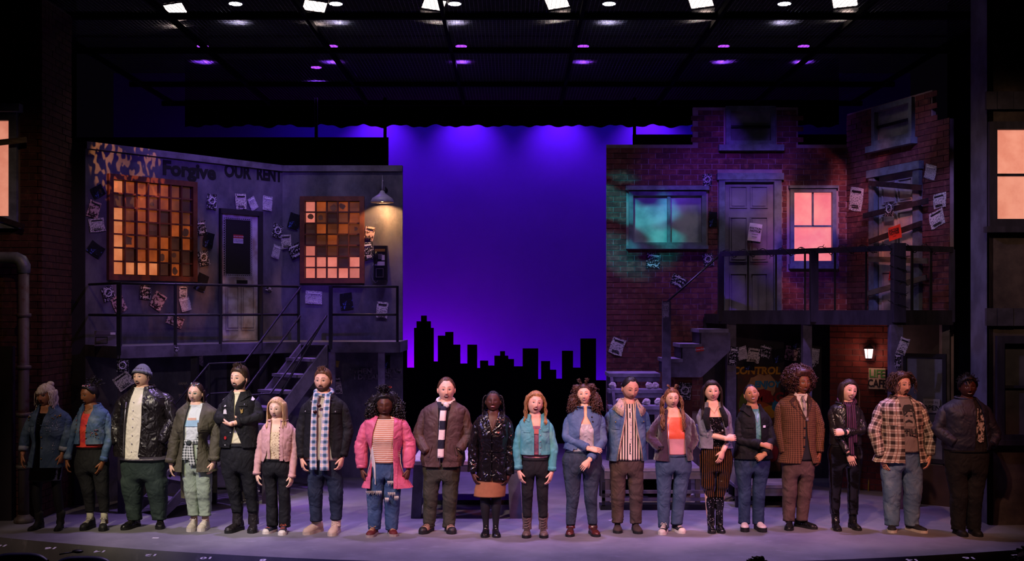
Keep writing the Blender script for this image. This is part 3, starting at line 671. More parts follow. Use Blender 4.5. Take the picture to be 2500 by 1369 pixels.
for k in range(1, 5): tread(rn_*4+LL+rn_*(k-1), zl-rs*k, rn_+.02)
for b in (-.02, SWD+.02):
    for a0, z0_, a1, z1_ in ((0, ZD-.12, rn_*4.3, zl-.10), (rn_*4+LL, zl-.12, rn_*8.4+LL, .02)):
        mb = MB(); hgt = .27
        mb.poly([S_(a0, b, z0_+.10), S_(a1, b, z1_+.10), S_(a1, b, z1_+.10-hgt if z1_ > .2 else 0.0), S_(a0, b, z0_+.10-hgt)], .035, sn if b > 0 else -sn); mb.build('stringer', STRG, stair, recalc=True)
    mb = MB(); mb.bar(S_(rn_*4, b, zl-.09), S_(rn_*4+LL, b, zl-.09), .03, .15); mb.build('landing_beam', STRG, stair)
for a in (rn_*4+.05, rn_*4+LL-.05):
    for b in (.04, SWD-.04): p = S_(a, b, 0); post(stair, p, 0, zl-.04, .07, DARKWOOD, 'landing_post')
hr = empty('stair_handrail', st0); tag(hr, 'black pipe handrail following the left stairs', 'railing')
HH = .79
for b in (0.0, SWD):
    for dz in (HH, HH*.5):
        if b > 0 and dz == HH: continue
        pipe_rail(hr, [S_(0, b, ZD+dz-.02), S_(rn_*4, b, zl+dz), S_(rn_*4+LL, b, zl+dz), S_(rn_*8+LL, b, rs+dz-.1)], .015, 'handrail')
pipe_rail(hr, [S_(0, SWD, ZD+.38), S_(rn_*4.2, SWD, zl+.1)], .015, 'handrail')
for a, z in ((rn_*4, zl), (rn_*4+LL, zl)): post(hr, S_(a, 0, 0), z, z+HH, .03, BLACKM, 'rail_post')
# things on and under the left deck
RAD = mat('grey_plastic_radio', '#5f586e', .5, 0, .4, .15)
c = at(257, 842, 1.75); rd = empty('boxy_appliance', (c.x, 1.75, ZD)); rd.rotation_euler = (0, 0, .35); tag(rd, 'boxy grey appliance with a small grille standing on the left end of the deck', 'appliance')
mb = MB(); mb.span((-.13, -.09, 0), (.13, .09, .19)); mb.build('casing', RAD, rd); mb = MB(); frame_bars(mb, -.11, .04, .02, .11, .008, .1, -.09); mb.build('grille', BLACKM, rd); mb = MB(); mb.span((.06, -.095, .14), (.12, -.09, .17)); mb.build('badge', WHT, rd); mb = MB(); mb.span((-.12, -.094, .135), (.12, -.09, .139)); mb.build('seam', INK, rd)
# ------------------------------------------------------------------ right house front
BRK_R = brick_mat('plum_red_brick', '#6a363a', '#4e2a30', '#85524e'); MORT_R = mat('pale_mortar', '#a58c94', .9, var=.4, vs=3)
YR = 4.70
R1 = Wall((1.44, YR), (5.11, YR)); R2 = Wall((5.11, YR), (5.81, 2.40))
zt = CAMZ+407/160.1; zdm = CAMZ+498/160.1
wt = R1.rect(1545, 478, 1712, 592); wp = R1.rect(1937, 470, 2030, 637); wd_ = R1.rect(1783, 272, 1880, 344); d2 = R1.rect(1768, 440, 1888, 767)
inner_dorm = (R1.px(1692, 300)[0], R1.px(1948, 300)[0])
cutR = lambda s_, z: z > zt and not (inner_dorm[0] < s_ < inner_dorm[1])
wr = wall_panel('wall_house_right', R1, 0, R1.L, 0, zdm, [wt, wp, wd_, d2, (0, zt, inner_dorm[0], zdm), (inner_dorm[1], zt, R1.L, zdm)], MORT_R); tag(wr, 'plum brick front of the right house with a raised dormer', 'wall')
def grow(r, a, b=None): b = a if b is None else b; return (r[0]-a, r[1]-b, r[2]+a, r[3]+b)
zvis = lambda a, z: (3 if z > 2.5 else 1)+(1 if a > 1.8 else 0)-abs(z-4)*.1
bricks(R1, wr, BRK_R, 0, R1.L, 1.0, zdm, [grow(wt, .1), grow(wp, .1), grow(wd_, .1), (d2[0]-.1, 0, d2[2]+.13, d2[3]+.12)], inside=lambda a, z: not cutR(a, z+.03), visible=zvis, seed=4)
# painted gauze panes of the right windows
def plain_pane(name, c, c2): return mat(name, c, .35, 0, .4, .3, 2.2, .1, 20, c2=c2)
PALE = plain_pane('painted_grey_glass', '#8f929a', '#5a5e68'); FROST = plain_pane('frosted_pale_glass', '#b4bcc0', '#7f8d94')
w_ = window(R1, 'wide two-light window washed in teal and blue light', wt, TRIM, .065, .07)
sm = (wt[0]+wt[2])/2+.02
for a, b in ((wt[0], sm-.015), (sm+.03, wt[2])):
    mb = MB(); mb.span((a, .02, wt[1]), (b, .03, wt[3])); mb.build('pane', FROST, w_)
mb = MB(); mb.span((sm-.02, -.03, wt[1]), (sm+.03, .03, wt[3])); mb.build('mullion', TRIM, w_)
mb = MB(); mb.span((wt[0]-.12, -.13, wt[3]+.08), (wt[2]+.1, 0, wt[3]+.14)); mb.build('cornice', TRIM, w_)
mb = MB(); mb.span((wt[0]-.11, -.11, wt[1]-.1), (wt[2]+.09, 0, wt[1]-.05)); mb.build('window_sill', TRIM, w_)
mb = MB(); mb.span((wt[0]-.02, .2, wt[1]-.02), (wt[2]+.02, .22, wt[3]+.02)); mb.build('window_backing', BLACK, w_)
PINK = glow_pane('pink_gauze_pane', '#ff9490', '#f0707c')
w_ = window(R1, 'rosy lit sash window beside the right house door', wp, TRIM, .06, .06)
zm = R1.px(1984, 552)[1]; sm = R1.px(1984, 500)[0]
for a, z0, b, z1 in ((wp[0], wp[1], wp[2], zm-.012), (wp[0], zm+.012, sm-.01, wp[3]), (sm+.01, zm+.012, wp[2], wp[3])):
    mb = MB(); mb.span((a, .02, z0), (b, .03, z1)); mb.build('pane', PINK, w_)
mb = MB(); mb.span((wp[0], -.02, zm-.014), (wp[2], .03, zm+.014)); mb.build('sash_rail', TRIM, w_)
mb = MB(); mb.span((sm-.012, -.02, zm), (sm+.012, .03, wp[3])); mb.build('glazing_bar', TRIM, w_)
mb = MB(); mb.span((wp[0]-.08, -.1, wp[3]+.06), (wp[2]+.08, 0, wp[3]+.10)); mb.build('cornice', TRIM, w_)
mb = MB(); mb.span((wp[0]-.08, -.1, wp[1]-.12), (wp[2]+.08, 0, wp[1]-.05)); mb.build('window_sill', TRIM, w_)
backing(wp, w_)
def sash(W, r, label, sill_over=.13):
    w_ = window(W, label, r, TRIM, .075, .06); zm = r[1]+(r[3]-r[1])*.48
    mb = MB(); mb.span((r[0], .02, r[1]), (r[2], .03, zm)); mb.build('pane', PALE, w_); mb = MB(); mb.span((r[0], .01, zm), (r[2], .02, r[3])); mb.build('pane', PALE, w_)
    mb = MB(); mb.span((r[0], -.02, zm-.015), (r[2], .03, zm+.02)); mb.build('sash_rail', BLACKM, w_)
    mb = MB(); mb.span((r[0]-sill_over-.06, -.12, r[1]-.16), (r[2]+sill_over+.06, 0, r[1]-.07)); mb.build('window_sill', TRIM, w_)
    mb = MB(); mb.span((r[0]-.02, .2, r[1]-.02), (r[2]+.02, .22, r[3]+.02)); mb.build('window_backing', BLACK, w_)
sash(R1, wd_, 'unlit sash window in the dormer of the right house')
# door of the right house
def six_panel(W, r, root, m, cols=2, rows=((.02, .30), (.40, .72), (.80, .95))):
    s0, z0, s1, z1 = r; wdt = s1-s0; H = z1-z0
    mb = MB(); mb.span((s0, .02, z0), (s1, .05, z1)); mb.build('door_leaf', m, root)
    for a, b in rows:
        for c in range(cols):
            u0 = s0+wdt*(.13+c*.42); u1 = u0+wdt*.32; q0, q1 = z0+H*a, z0+H*b
            mb = MB(); frame_bars(mb, u0, q0, u1, q1, .014, .008, .02); mb.span((u0+.02, .002, q0+.02), (u1-.02, .022, q1-.02)); mb.build('raised_panel', m, root)
DPUR = mat('plum_grey_door_paint', '#7b7482', .5, 0, .4, .3, 4, .2, 30)
door = empty('door_2', M=R1.M); tag(door, 'plum grey panelled door with an eviction notice on the right house', 'door', None, 'structure')
six_panel(R1, d2, door, DPUR)
mb = MB(); e = .09
mb.span((d2[0]-e, -.07, d2[1]), (d2[0], .02, d2[3])); mb.span((d2[2], -.07, d2[1]), (d2[2]+e+.02, .02, d2[3])); mb.span((d2[0]-e-.03, -.10, d2[3]), (d2[2]+e+.05, .02, d2[3]+.1)); mb.span((d2[0], -.08, d2[3]-.03), (d2[2], .02, d2[3])); mb.build('door_frame', TRIM, door)
c = R1.px(1881, 614); mb = MB(); mb.tube([(c[0]-.07, -.01, c[1]), (c[0]-.07, .02, c[1])], .03, 12, ref=(1, 0, 0)); mb.ell((c[0]-.07, -.035, c[1]), (.028, .028, .028)); mb.build('door_knob', mat('tarnished_brass', '#5d4a30', .4, .7), door, True)
# angled right wall
za = CAMZ+481*17.7/F
w5 = R2.rect(2143, 263, 2226, 335); d3 = R2.rect(2143, 424, 2238, 767)
split = R2.px(2276, 300)[0]; zlow = 5.08
wr2 = wall_panel('wall_house_right_angled', R2, 0, R2.L, 0, za, [w5, (d3[0], d3[1], d3[2], d3[3]), (split, zlow, R2.L, za)], MORT_R); tag(wr2, 'angled plum brick wall at the right with a boarded door', 'wall')
bricks(R2, wr2, BRK_R, 0, R2.L, 1.0, za, [grow(w5, .09, .16), (d3[0]-.12, 0, d3[2]+.12, d3[3]+.12)], bl=.26, inside=lambda a, z: not (a > split and z > zlow), visible=lambda a, z: 3-a*.3 if z > 2.4 else .5, seed=5)
sash(R2, w5, 'unlit sash window high on the angled right wall', .08)
door = empty('door_3', M=R2.M); tag(door, 'boarded-up pale door numbered 132 on the angled right wall', 'door', None, 'structure')
PALED = mat('faded_cream_door_paint', '#b7b0a6', .5, 0, .4, .35, 3.5, .2, 30, c2='#8a8796')
six_panel(R2, d3, door, PALED)
mb = MB(); mb.span((d3[0]-.13, -.07, d3[1]), (d3[0], .02, d3[3])); mb.span((d3[2], -.07, d3[1]), (d3[2]+.14, .02, d3[3])); mb.span((d3[0]-.16, -.09, d3[3]), (d3[2]+.17, .02, d3[3]+.11)); mb.build('door_frame', TRIM, door)
c = R2.px(2190, 482); text('132', .13, mat('tarnished_numerals', '#8f8a80', .4, .5, bump=0), door, Matrix.Translation((c[0], .012, c[1])) @ TXT, 'house_number', .004, 0, .002, width=1.5)
for p0, p1, m, lb in [((2122, 447), (2249, 458), PLK2, 'dark board nailed across the top of the boarded door'), ((2108, 527), (2265, 490), PLK2, 'second board from the top slanting over the boarded door'), ((2122, 590), (2250, 545), PLK2, 'third board slanting over the boarded door behind the red notice'),
                      ((2120, 632), (2265, 637), PLK, 'pale board over the boarded door behind the balcony rail'), ((2115, 717), (2262, 677), PLK, 'lowest pale board slanting over the boarded door')]: plank(R2, p0, p1, .075, m, lb, .12)
# ------------------------------------------------------------------ right balcony, railing, stairs
ZB = 2.48
e1, e2, e3 = Vector((2.95, 3.40, 0)), Vector((4.93, 1.82, 0)), Vector((5.76, 2.20, 0))
deck = empty('right_balcony', e1); tag(deck, 'raised balcony deck in front of the right house', 'deck')
L_ = lambda p, z=0: Vector((p[0]-e1.x, p[1]-e1.y, z))
mb = MB(); mb.poly([L_(p, ZB) for p in (e1, e2, e3, (5.80, 2.42), (5.10, 4.68), (2.95, 4.68))], .04, (0, 0, 1)); mb.build('deck_boards', DECKM, deck)
for a, b in ((e1, e2), (e2, e3), (Vector((2.95, 4.66, 0)), e1)):
    mb = MB(); mb.bar(L_(a, ZB-.065), L_(b, ZB-.065), .05, .14); mb.build('fascia', DARKWOOD, deck)
for p, wd in ((e1+Vector((.14, .0, 0)), .13), ((e1+e2)/2+Vector((.05, .12, 0)), .12), (e2+Vector((-.02, .05, 0)), .15), (Vector((5.7, 2.3, 0)), .1)): post(deck, L_(p), 0, ZB-.13, wd, GREYWOOD)
rail = empty('balcony_railing', e1); tag(rail, 'dark balcony railing with upright balusters on the right balcony', 'railing')
ZRR = 3.33
for a, b in ((e1, e2), (e2, e3)):
    mb = MB(); mb.bar(L_(a, ZRR), L_(b, ZRR), .06, .07); mb.build('top_rail', DARKWOOD, rail); mb = MB(); mb.bar(L_(a, ZB+.03), L_(b, ZB+.03), .05, .05); mb.build('bottom_rail', DARKWOOD, rail)
for p, wd, zz in ((e1, .08, ZRR), ((e1*.45+e2*.55), .10, ZRR), (e2, .15, ZRR+.06), (e3, .06, ZRR)): post(rail, L_(p), ZB-.1, zz, wd, DARKWOOD, 'newel_post')
for k in range(1, 12):
    t = k/12; p = e1*(1-t)+e2*t
    if abs(t-.55) > .05 and k % 2 == 0: post(rail, L_(p), ZB, ZRR, .022, BLACKM, 'baluster')
for t in (.25, .6): post(rail, L_(e2*(1-t)+e3*t), ZB, ZRR, .03, BLACKM, 'baluster')
# dead string of fairy lights wound along the rail and round the corner post
mb = MB(); rnd = random.Random(9); ps = []
for k in range(240):
    t = k/239; a_ = t*70
    base = e1*(1-min(t*1.25, 1))+e2*min(t*1.25, 1) if t < .8 else e2*(1-(t-.8)*4)+e3*((t-.8)*4)
    ps.append(Vector((base.x-e1.x+.0, base.y-e1.y+.045*math.cos(a_), ZRR+.055*math.sin(a_))))
mb.tube(ps, .005, 5)
for k in range(0, 240, 3):
    d = Vector((rnd.uniform(-1, 1), rnd.uniform(-1, .2), rnd.uniform(-1, 1))).normalized()*.045; mb.tube([ps[k], ps[k]+d], [.005, .003], 5)
q = [L_(e2)+Vector((.1*math.cos(k*.45), .1*math.sin(k*.45)-.0, ZRR-.0-k*.011)) for k in range(70)]; mb.tube(q, .005, 5)
for k in range(0, 70, 2):
    d = Vector((rnd.uniform(-1, 1), rnd.uniform(-1, .2), rnd.uniform(-1, 1))).normalized()*.05; mb.tube([q[k], q[k]+d], [.005, .003], 5)
tag(mb.build('string_lights', mat('dark_green_flex', '#14181a', .6, bump=0), None, True, Matrix.Translation(e1)), 'unlit dark string of fairy lights wound round the balcony rail', 'string lights')
# upper flight along the wall to a landing, lower flight towards the audience
stair = empty('right_stairs', (2.06, 3.1, 0)); tag(stair, 'grey wooden stairs turning down from the right balcony', 'stairs')
yF, yB = 3.05, 3.75; org = Vector((2.06, 3.1, 0)); T_ = lambda x, y, z: Vector((x-org.x, y-org.y, z))
for k, (x0, x1) in enumerate([(2.58, 2.99), (2.32, 2.62), (2.10, 2.36)]):
    z = 2.277-.206*k; mb = MB(); mb.span(T_(x0, yF-.02, z-.05), T_(x1, yB, z)); mb.build('tread', TREAD, stair)
    mb = MB(); mb.span(T_(x0+.02, yF+.03, z-.206), T_(x0+.04, yB, z-.05)); mb.build('riser', DARKWOOD, stair)
mb = MB(); mb.poly([T_(x, yF, z) for x, z in ((2.08, 1.83), (2.36, 1.83), (2.36, 2.02), (2.62, 2.02), (2.62, 2.225), (3.02, 2.225), (3.02, 1.98), (2.62, 1.61), (2.08, 1.61))], .05, (0, -1, 0)); mb.build('stringer', GREYWOOD, stair, recalc=True)
zL = 1.66
for k in range(3):
    z = zL-.205*k; y0 = 3.10-.25*k; mb = MB(); mb.span(T_(1.34-.02*k, y0, z-.05), T_(2.06, (3.75 if k == 0 else y0+.27), z)); mb.build('tread', TREAD, stair)
    mb = MB(); mb.span(T_(1.36, y0+.012, z-.115), T_(2.05, y0+.03, z-.05)); mb.build('nosing_board', STRG, stair)
mb = MB(); mb.poly([T_(1.36, y, z) for y, z in ((3.7, zL-.05), (3.1, zL-.05), (2.5, 1.2), (2.5, .95), (3.7, 1.3))], .04, (-1, 0, 0)); mb.build('stringer', DARKWOOD, stair, recalc=True)
for x, y in ((1.42, 3.65), (1.42, 3.2), (2.0, 3.65)): post(stair, T_(x, y, 0), 0, zL-.05, .08, DARKWOOD, 'landing_post')
c = at(1627, 735, 2.98); post(stair, T_(c.x, 2.98, 0), 0, c.z, .11, GREYWOOD, 'newel_post')
hr = empty('right_handrail', (c.x, 2.98, c.z)); tag(hr, 'thin dark handrail rising from the newel to the right balcony', 'railing')
mb = MB(); mb.tube([(0, .0, -.02), (e1.x-c.x, e1.y-2.98, ZRR-c.z)], .014, 8); mb.build('handrail', BLACKM, hr, True)
# low platforms and clutter at the foot of the right stairs
PLAT = mat('scuffed_platform_paint', '#726c78', .6, 0, .35, .35, 5, .25, 30)
def platform(x0, x1, ytop, Y0, Y1, label, m=PLAT, hollow=True):
    a = at(x0, ytop, Y0); b = at(x1, ytop, Y0); z = a.z; o = empty('low_platform', ((a.x+b.x)/2, Y0, 0)); hw = (b.x-a.x)/2; tag(o, label, 'platform')
    mb = MB(); mb.span((-hw, 0, z-.04), (hw, Y1-Y0, z)); mb.build('platform_top', m, o)
    mb = MB(); mb.span((-hw, .01, z-.14), (hw, .04, z-.04)); mb.build('platform_fascia', STRG, o)
    for sx in (-hw+.04, hw-.04):
        for yy in (.05, Y1-Y0-.05): mb = MB(); mb.span((sx-.03, yy-.03, 0), (sx+.03, yy+.03, z-.04)); mb.build('platform_leg', DARKWOOD, o)
    mb = MB(); mb.span((-hw, Y1-Y0-.03, 0), (hw, Y1-Y0, z-.04)); mb.build('platform_back', BLACK, o)
    return o
platform(1476, 1712, 1143, 2.0, 2.9, 'low grey platform at the foot of the right stairs')
platform(1795, 1948, 1184, 1.9, 2.5, 'low step platform behind the tweed blazer')
STEEL = mat('dull_steel_bar', '#7d7985', .35, .6, .5, .2, bump=0)
ct = empty('shelf_cart', at(1600, 1225, 1.75)*1.0); ct.location.z = 0; tag(ct, 'black low cart with steel bars under the right stairs', 'cart')
for py in (1200, 1218):
    z = CAMZ-(py-HY)*(1.75-CAMY)/F; mb = MB(); mb.span((-.68, -.02, z-.02), (.68, .02, z+.02)); mb.build('front_bar', STEEL, ct)
mb = MB(); mb.span((-.7, -.02, .0), (.7, .22, .06)); mb.build('cart_base', BLACKM, ct)
for x in (-.66, -.2, .3, .66): mb = MB(); mb.span((x-.02, -.02, .05), (x+.02, .02, .36)); mb.build('upright', BLACKM, ct)
# crumpled litter on the treads and in the clutter below
PAPER = mat('crumpled_paper', '#c8bfb4', .8, var=.5, vs=20); FOIL = mat('crumpled_foil_bag', '#8f8c96', .3, .5, bump=.5)
def crumple(loc, r, m, label, nm='crumpled_litter', seed=0):
    mb = MB(); mb.ell((0, 0, r[2]), r, 10, 7, disp=lambda p: .45*mnoise.noise(p*28+Vector((seed*3.1, 0, 0)))); o = mb.build(nm, m, None, False, Matrix.Translation(loc)); tag(o, label, 'litter')
for k, (x, y, Yd, lab) in enumerate([(1497, 936, 2.98, 'crumpled paper at the left end of the top wide tread'), (1525, 934, 2.98, 'pale crumpled paper behind the sherpa collar'), (1585, 937, 2.95, 'white crumpled paper at the right of the top wide tread'), (1600, 934, 2.97, 'small crumpled paper against the newel post'),
                                  (1512, 983, 2.72, 'crumpled paper left of the sherpa collar'), (1578, 976, 2.72, 'folded pale paper on the second wide tread'), (1607, 975, 2.72, 'curled paper beside the pigtailed singer')]):
    p = at(x, y, Yd); crumple((p.x, Yd, (1.455 if k < 4 else 1.25)+.002), (.055, .04, .045), PAPER, lab, seed=k)
for k, (x, y, lab) in enumerate([(1688, 1190, 'shiny crumpled foil bag under the low platform'), (1812, 1218, 'grey rag on the floor behind the striped leggings'), (1775, 1215, 'dark crumpled rag at the end of the low platform')]):
    p = floor_at(x, 1222); crumple((p.x, p.y, .0), (.10, .07, .055), FOIL if k == 0 else mat('grey_rag', '#6d6468', .9), lab, seed=20+k)
lp = MB(); a = at(1690, 1050, 2.3); b = at(1810, 1170, 1.75); lp.bar(a, b, .03, .22, up=(0, 0, 1)); tag(lp.build('leaning_board', STRG), 'grey board leaning down beside the low platform', 'board')
# ------------------------------------------------------------------ ground floor of the right house
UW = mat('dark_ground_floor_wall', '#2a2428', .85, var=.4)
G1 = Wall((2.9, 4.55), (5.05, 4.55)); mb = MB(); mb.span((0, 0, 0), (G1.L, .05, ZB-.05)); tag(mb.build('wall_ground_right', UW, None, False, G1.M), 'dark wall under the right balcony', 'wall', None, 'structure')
REDB = brick_mat('deep_red_brick', '#5a2620', '#48201c', '#6a3026'); G2 = Wall((4.55, 3.6), (5.35, 3.1)); o = wall_panel('wall_cafe', G2, 0, G2.L, 0, ZB-.1, [], MORT_D); tag(o, 'red brick cafe wall under the right balcony', 'wall')
bricks(G2, o, REDB, 0, G2.L, .02, ZB-.12, [], seed=8)
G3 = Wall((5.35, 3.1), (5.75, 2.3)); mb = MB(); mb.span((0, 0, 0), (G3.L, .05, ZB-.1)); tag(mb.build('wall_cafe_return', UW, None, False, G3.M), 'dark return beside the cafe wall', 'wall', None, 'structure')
G4 = Wall((4.75, 2.75), (5.60, 2.05)); r = G4.rect(2214, 872, 2302, 1250); cd = empty('door_4', M=G4.M); tag(cd, 'plain grey door leaf standing under the right balcony', 'door', None, 'structure')
mb = MB(); mb.span((r[0], 0, 0), (r[2], .05, r[3])); mb.build('door_leaf', mat('slate_grey_door', '#6a6c72', .6), cd); mb = MB(); frame_bars(mb, r[0], .6, r[2], r[3], .05, .03); mb.build('door_frame', DARKP, cd)
mb = MB(); mb.span((r[0]-.1, -.04, 0), (r[2]+.1, 0, .52)); mb.build('kick_board', mat('brown_kick_board', '#33201c', .7), cd)
c = G4.px(2276, 990); og = MB(); og.span((c[0]-.11, -.03, c[1]-.09), (c[0]+.11, -.02, c[1]+.09)); osn = og.build('open_sign', mat('old_sign_white', '#9c968c', .6, bump=0), None, False, G4.M); tag(osn, 'small white OPEN sign behind the plaid flannel shirt', 'sign')
text('COME IN', .04, INK, osn, Matrix.Translation((c[0], -.032, c[1]+.045)) @ TXT, 'lettering', .0005); text('OPEN', .09, INK, osn, Matrix.Translation((c[0], -.032, c[1]-.03)) @ TXT, 'lettering', .0005, 0, .002)
# mural and collage on the dark wall
SPR = {k: mat('spray_'+k, c, .8, bump=0) for k, c in dict(yellow='#c08a1c', red='#8e1c1c', blue='#2f7f9a', cream='#b58a5c', orange='#b0561c', green='#5c6a2a', white='#9a9a9a').items()}
mural = empty('mural', M=G1.M); tag(mural, 'graffiti mural in yellow, red and blue under the right balcony', 'mural')
mb = MB(); r = G1.rect(1800, 895, 1905, 1150); mb.span((r[0], -.012, r[1]), (r[2], -.004, r[3])); mb.build('mural_ground', mat('muddy_mural_ground', '#453a34', .8, 0, .2, .3, 5, .1, c2='#5d3a28'), mural)
def blob(px, py, rx, ry, m, sd_, nm='paint_shape'):
    rnd = random.Random(sd_); c = G1.px(px, py); k = 18; q = MB(); s_ = .0062
    q.poly([(c[0]+rx*s_*math.cos(2*math.pi*i/k)*rnd.uniform(.8, 1.1), -.013-.0012*sd_, c[1]+ry*s_*math.sin(2*math.pi*i/k)*rnd.uniform(.8, 1.1)) for i in range(k)][::-1], -.001, (0, -1, 0)); q.build(nm, m, mural, recalc=True)
for i, a in enumerate([(1860, 945, 38, 36, 'cream'), (1858, 968, 30, 20, 'red'), (1845, 1000, 44, 22, 'orange'), (1880, 1005, 20, 18, 'yellow'), (1893, 990, 10, 16, 'blue'), (1815, 985, 12, 26, 'green'), (1885, 1105, 16, 22, 'red'), (1822, 1090, 22, 30, 'orange'), (1865, 1060, 20, 16, 'red')]): blob(*a[:4], SPR[a[4]], i+1)
for t, px, py, sz, c_ in [('CONTROL', 1845, 905, .15, 'yellow'), ('ENJOY', 1872, 938, .13, 'blue'), ('IMAGE', 1880, 970, .20, 'red')]:
    c = G1.px(px, py); text(t, sz, SPR[c_], mural, Matrix.Translation((c[0], -.032, c[1])) @ TXT, 'mural_lettering', .001, .1, .006)
# cafe sign, lantern, wet-floor frame
c = G2.px(2141, 924, .04); cs = empty('cafe_sign', M=G2.place(c[0], c[1], .04)); tag(cs, 'cream sign reading Life Cafe on the red brick', 'sign')
mb = MB(); mb.span((-.115, 0, -.145), (.115, .012, .145)); mb.build('sign_board', mat('aged_cream_board', '#a89c86', .7), cs); 
text('LIFE', .155, mat('leaf_green_paint', '#3f7a35', .6, bump=0), cs, Matrix.Translation((0, -.003, .065)) @ TXT, 'lettering', .002, 0, .004, width=.82); text('CAFE', .15, INK, cs, Matrix.Translation((0, -.003, -.07)) @ TXT, 'lettering', .002, 0, .004, width=.72)
c = G2.px(2121, 862, .1); ln = empty('lantern', M=G2.place(c[0], c[1], .1)); tag(ln, 'small lit glass wall lantern above the Life Cafe sign', 'lantern')
mb = MB(); mb.tube([(0, 0, -.07), (0, 0, .06)], [.045, .062], 4, caps=True); mb.build('glass', emis('lantern_glass', '#ffd8e2', 2.6), ln)
mb = MB(); mb.tube([(0, 0, .06), (0, 0, .075), (0, 0, .11), (0, 0, .12)], [.075, .07, .03, .008], 4); mb.tube([(0, 0, -.07), (0, 0, -.09)], [.05, .03], 4); mb.tube([(0, 0, .11), (0, .05, .13), (0, .1, .06)], .008, 6); mb.build('cap_and_bracket', BLACKM, ln)
for i in range(4):
    a_ = math.pi+i*math.pi/2; mb = MB(); mb.tube([(.047*math.sin(a_), -.047*math.cos(a_), -.07), (.064*math.sin(a_), -.064*math.cos(a_), .06)], .005, 5); mb.build('corner_bar', BLACKM, ln)
l = bpy.data.lights.new('lantern_light', 'POINT'); lo = bpy.data.objects.new('lantern_light', l); col.objects.link(lo); lo.parent = ln; lo.location = (0, -.10, 0); l.color = (1, .45, .35); l.energy = 5; l.shadow_soft_size = .05
p = floor_at(2135, 1195); af = empty('folding_sign_frame', p); tag(af, 'thin yellow folding A-frame standing beside the cafe wall', 'floor sign')
YEL = mat('yellow_plastic', '#a8902c', .5, bump=0)
for sgn in (-1, 1):
    mb = MB(); mb.tube([(-.13+.0, sgn*.14, 0), (-.06, sgn*.012, .62), (.06, sgn*.012, .62), (.13, sgn*.14, 0)], .011, 6); mb.build('frame_leg', YEL, af, True)
    mb = MB(); mb.bar((-.11, sgn*.11, .14), (.11, sgn*.11, .14), .01, .02); mb.build('cross_bar', YEL, af)
# ------------------------------------------------------------------ right tower
s = N('sooty_render'); v = s.coord(); c = s.mix(s.ramp(s.noise(v, 1.1, 6, .65), .35, .75), srgb('#352b2b'), srgb('#6a5a50')); s.base(c, .85, 0, .2); s.bump(s.noise(v, 9, 5), .2, .02); SOOT = s.m
RT = Wall((5.63, .70), (8.4, .70)); h = RT.rect(2430, 317, 2560, 535); h2 = RT.rect(2448, 838, 2560, 1060)
o = wall_panel('wall_tower_right', RT, 0, RT.L, 0, 6.4, [h, h2], SOOT); tag(o, 'sooty rendered tower front at the right edge of the stage', 'wall')
RS = Wall((5.63, .7), (5.63, 1.3)); RS.n = Vector((-1, 0, 0)); RS.e = Vector((0, 1, 0)); RS.M = Matrix.Translation(RS.A) @ Matrix((RS.e, Vector((1, 0, 0)), Vector((0, 0, 1)))).transposed().to_4x4()
mb = MB(); mb.span((5.63, .70, 0), (5.68, 1.25, 6.35)); tag(mb.build('wall_tower_right_return', mat('blue_grey_corner_paint', '#6c6a80', .7, 0, .3, .4, 3, .2)), 'blue grey corner return of the right tower', 'wall', None, 'structure')
w_ = window(RT, 'glowing peach sash window on the right tower', h, DARKWOOD, .09, .06)
zm = RT.px(2465, 427)[1]
for a, b in ((h[1], zm-.014), (zm+.014, h[3])): mb = MB(); mb.span((h[0], .02, a), (h[2], .03, b)); mb.build('pane', PANEW, w_)
mb = MB(); mb.span((h[0], -.01, zm-.016), (h[2], .03, zm+.016)); mb.build('sash_rail', DARKWOOD, w_); mb = MB(); mb.span((h[0]-.14, -.1, h[1]-.16), (h[2]+.14, 0, h[1]-.09)); mb.build('window_sill', DARKWOOD, w_)
backing(h, w_)
w_ = window(RT, 'unlit grey sash window low on the right tower', h2, DARKWOOD, .09, .06); zm = RT.px(2475, 944)[1]
SOOTP = plain_pane('sooty_glass', '#6b6468', '#4c474c')
for a, b in ((h2[1], zm-.014), (zm+.014, h2[3])): mb = MB(); mb.span((h2[0], .02, a), (h2[2], .03, b)); mb.build('pane', SOOTP, w_)
mb = MB(); mb.span((h2[0], -.01, zm-.016), (h2[2], .03, zm+.016)); mb.build('sash_rail', DARKWOOD, w_); mb = MB(); mb.span((h2[0]-.2, -.1, h2[1]-.12), (h2[2]+.14, 0, h2[1]-.06)); mb.build('window_sill', DARKWOOD, w_)
for nm, y0, y1, lb in (('trim_4', 752, 795, 'band of short boards across the right tower at mid height'), ('trim_5', 225, 268, 'band of short boards across the top of the right tower')):
    b = empty(nm, M=RT.M); tag(b, lb, 'trim', None, 'structure'); z0 = RT.px(2440, y1)[1]; z1 = RT.px(2440, y0)[1]; x = -.05; k = 0
    while x < 2.6:
        wdt = (.13, .19, .16)[k % 3]; mb = MB(); mb.span((x, -.05-.006*(k % 2), z0), (x+wdt-.008, -.0, z1)); mb.build('short_board', mat('charred_board', '#4b4450', .75, 0, .3, .4, 6, .3), b); x += wdt; k += 1
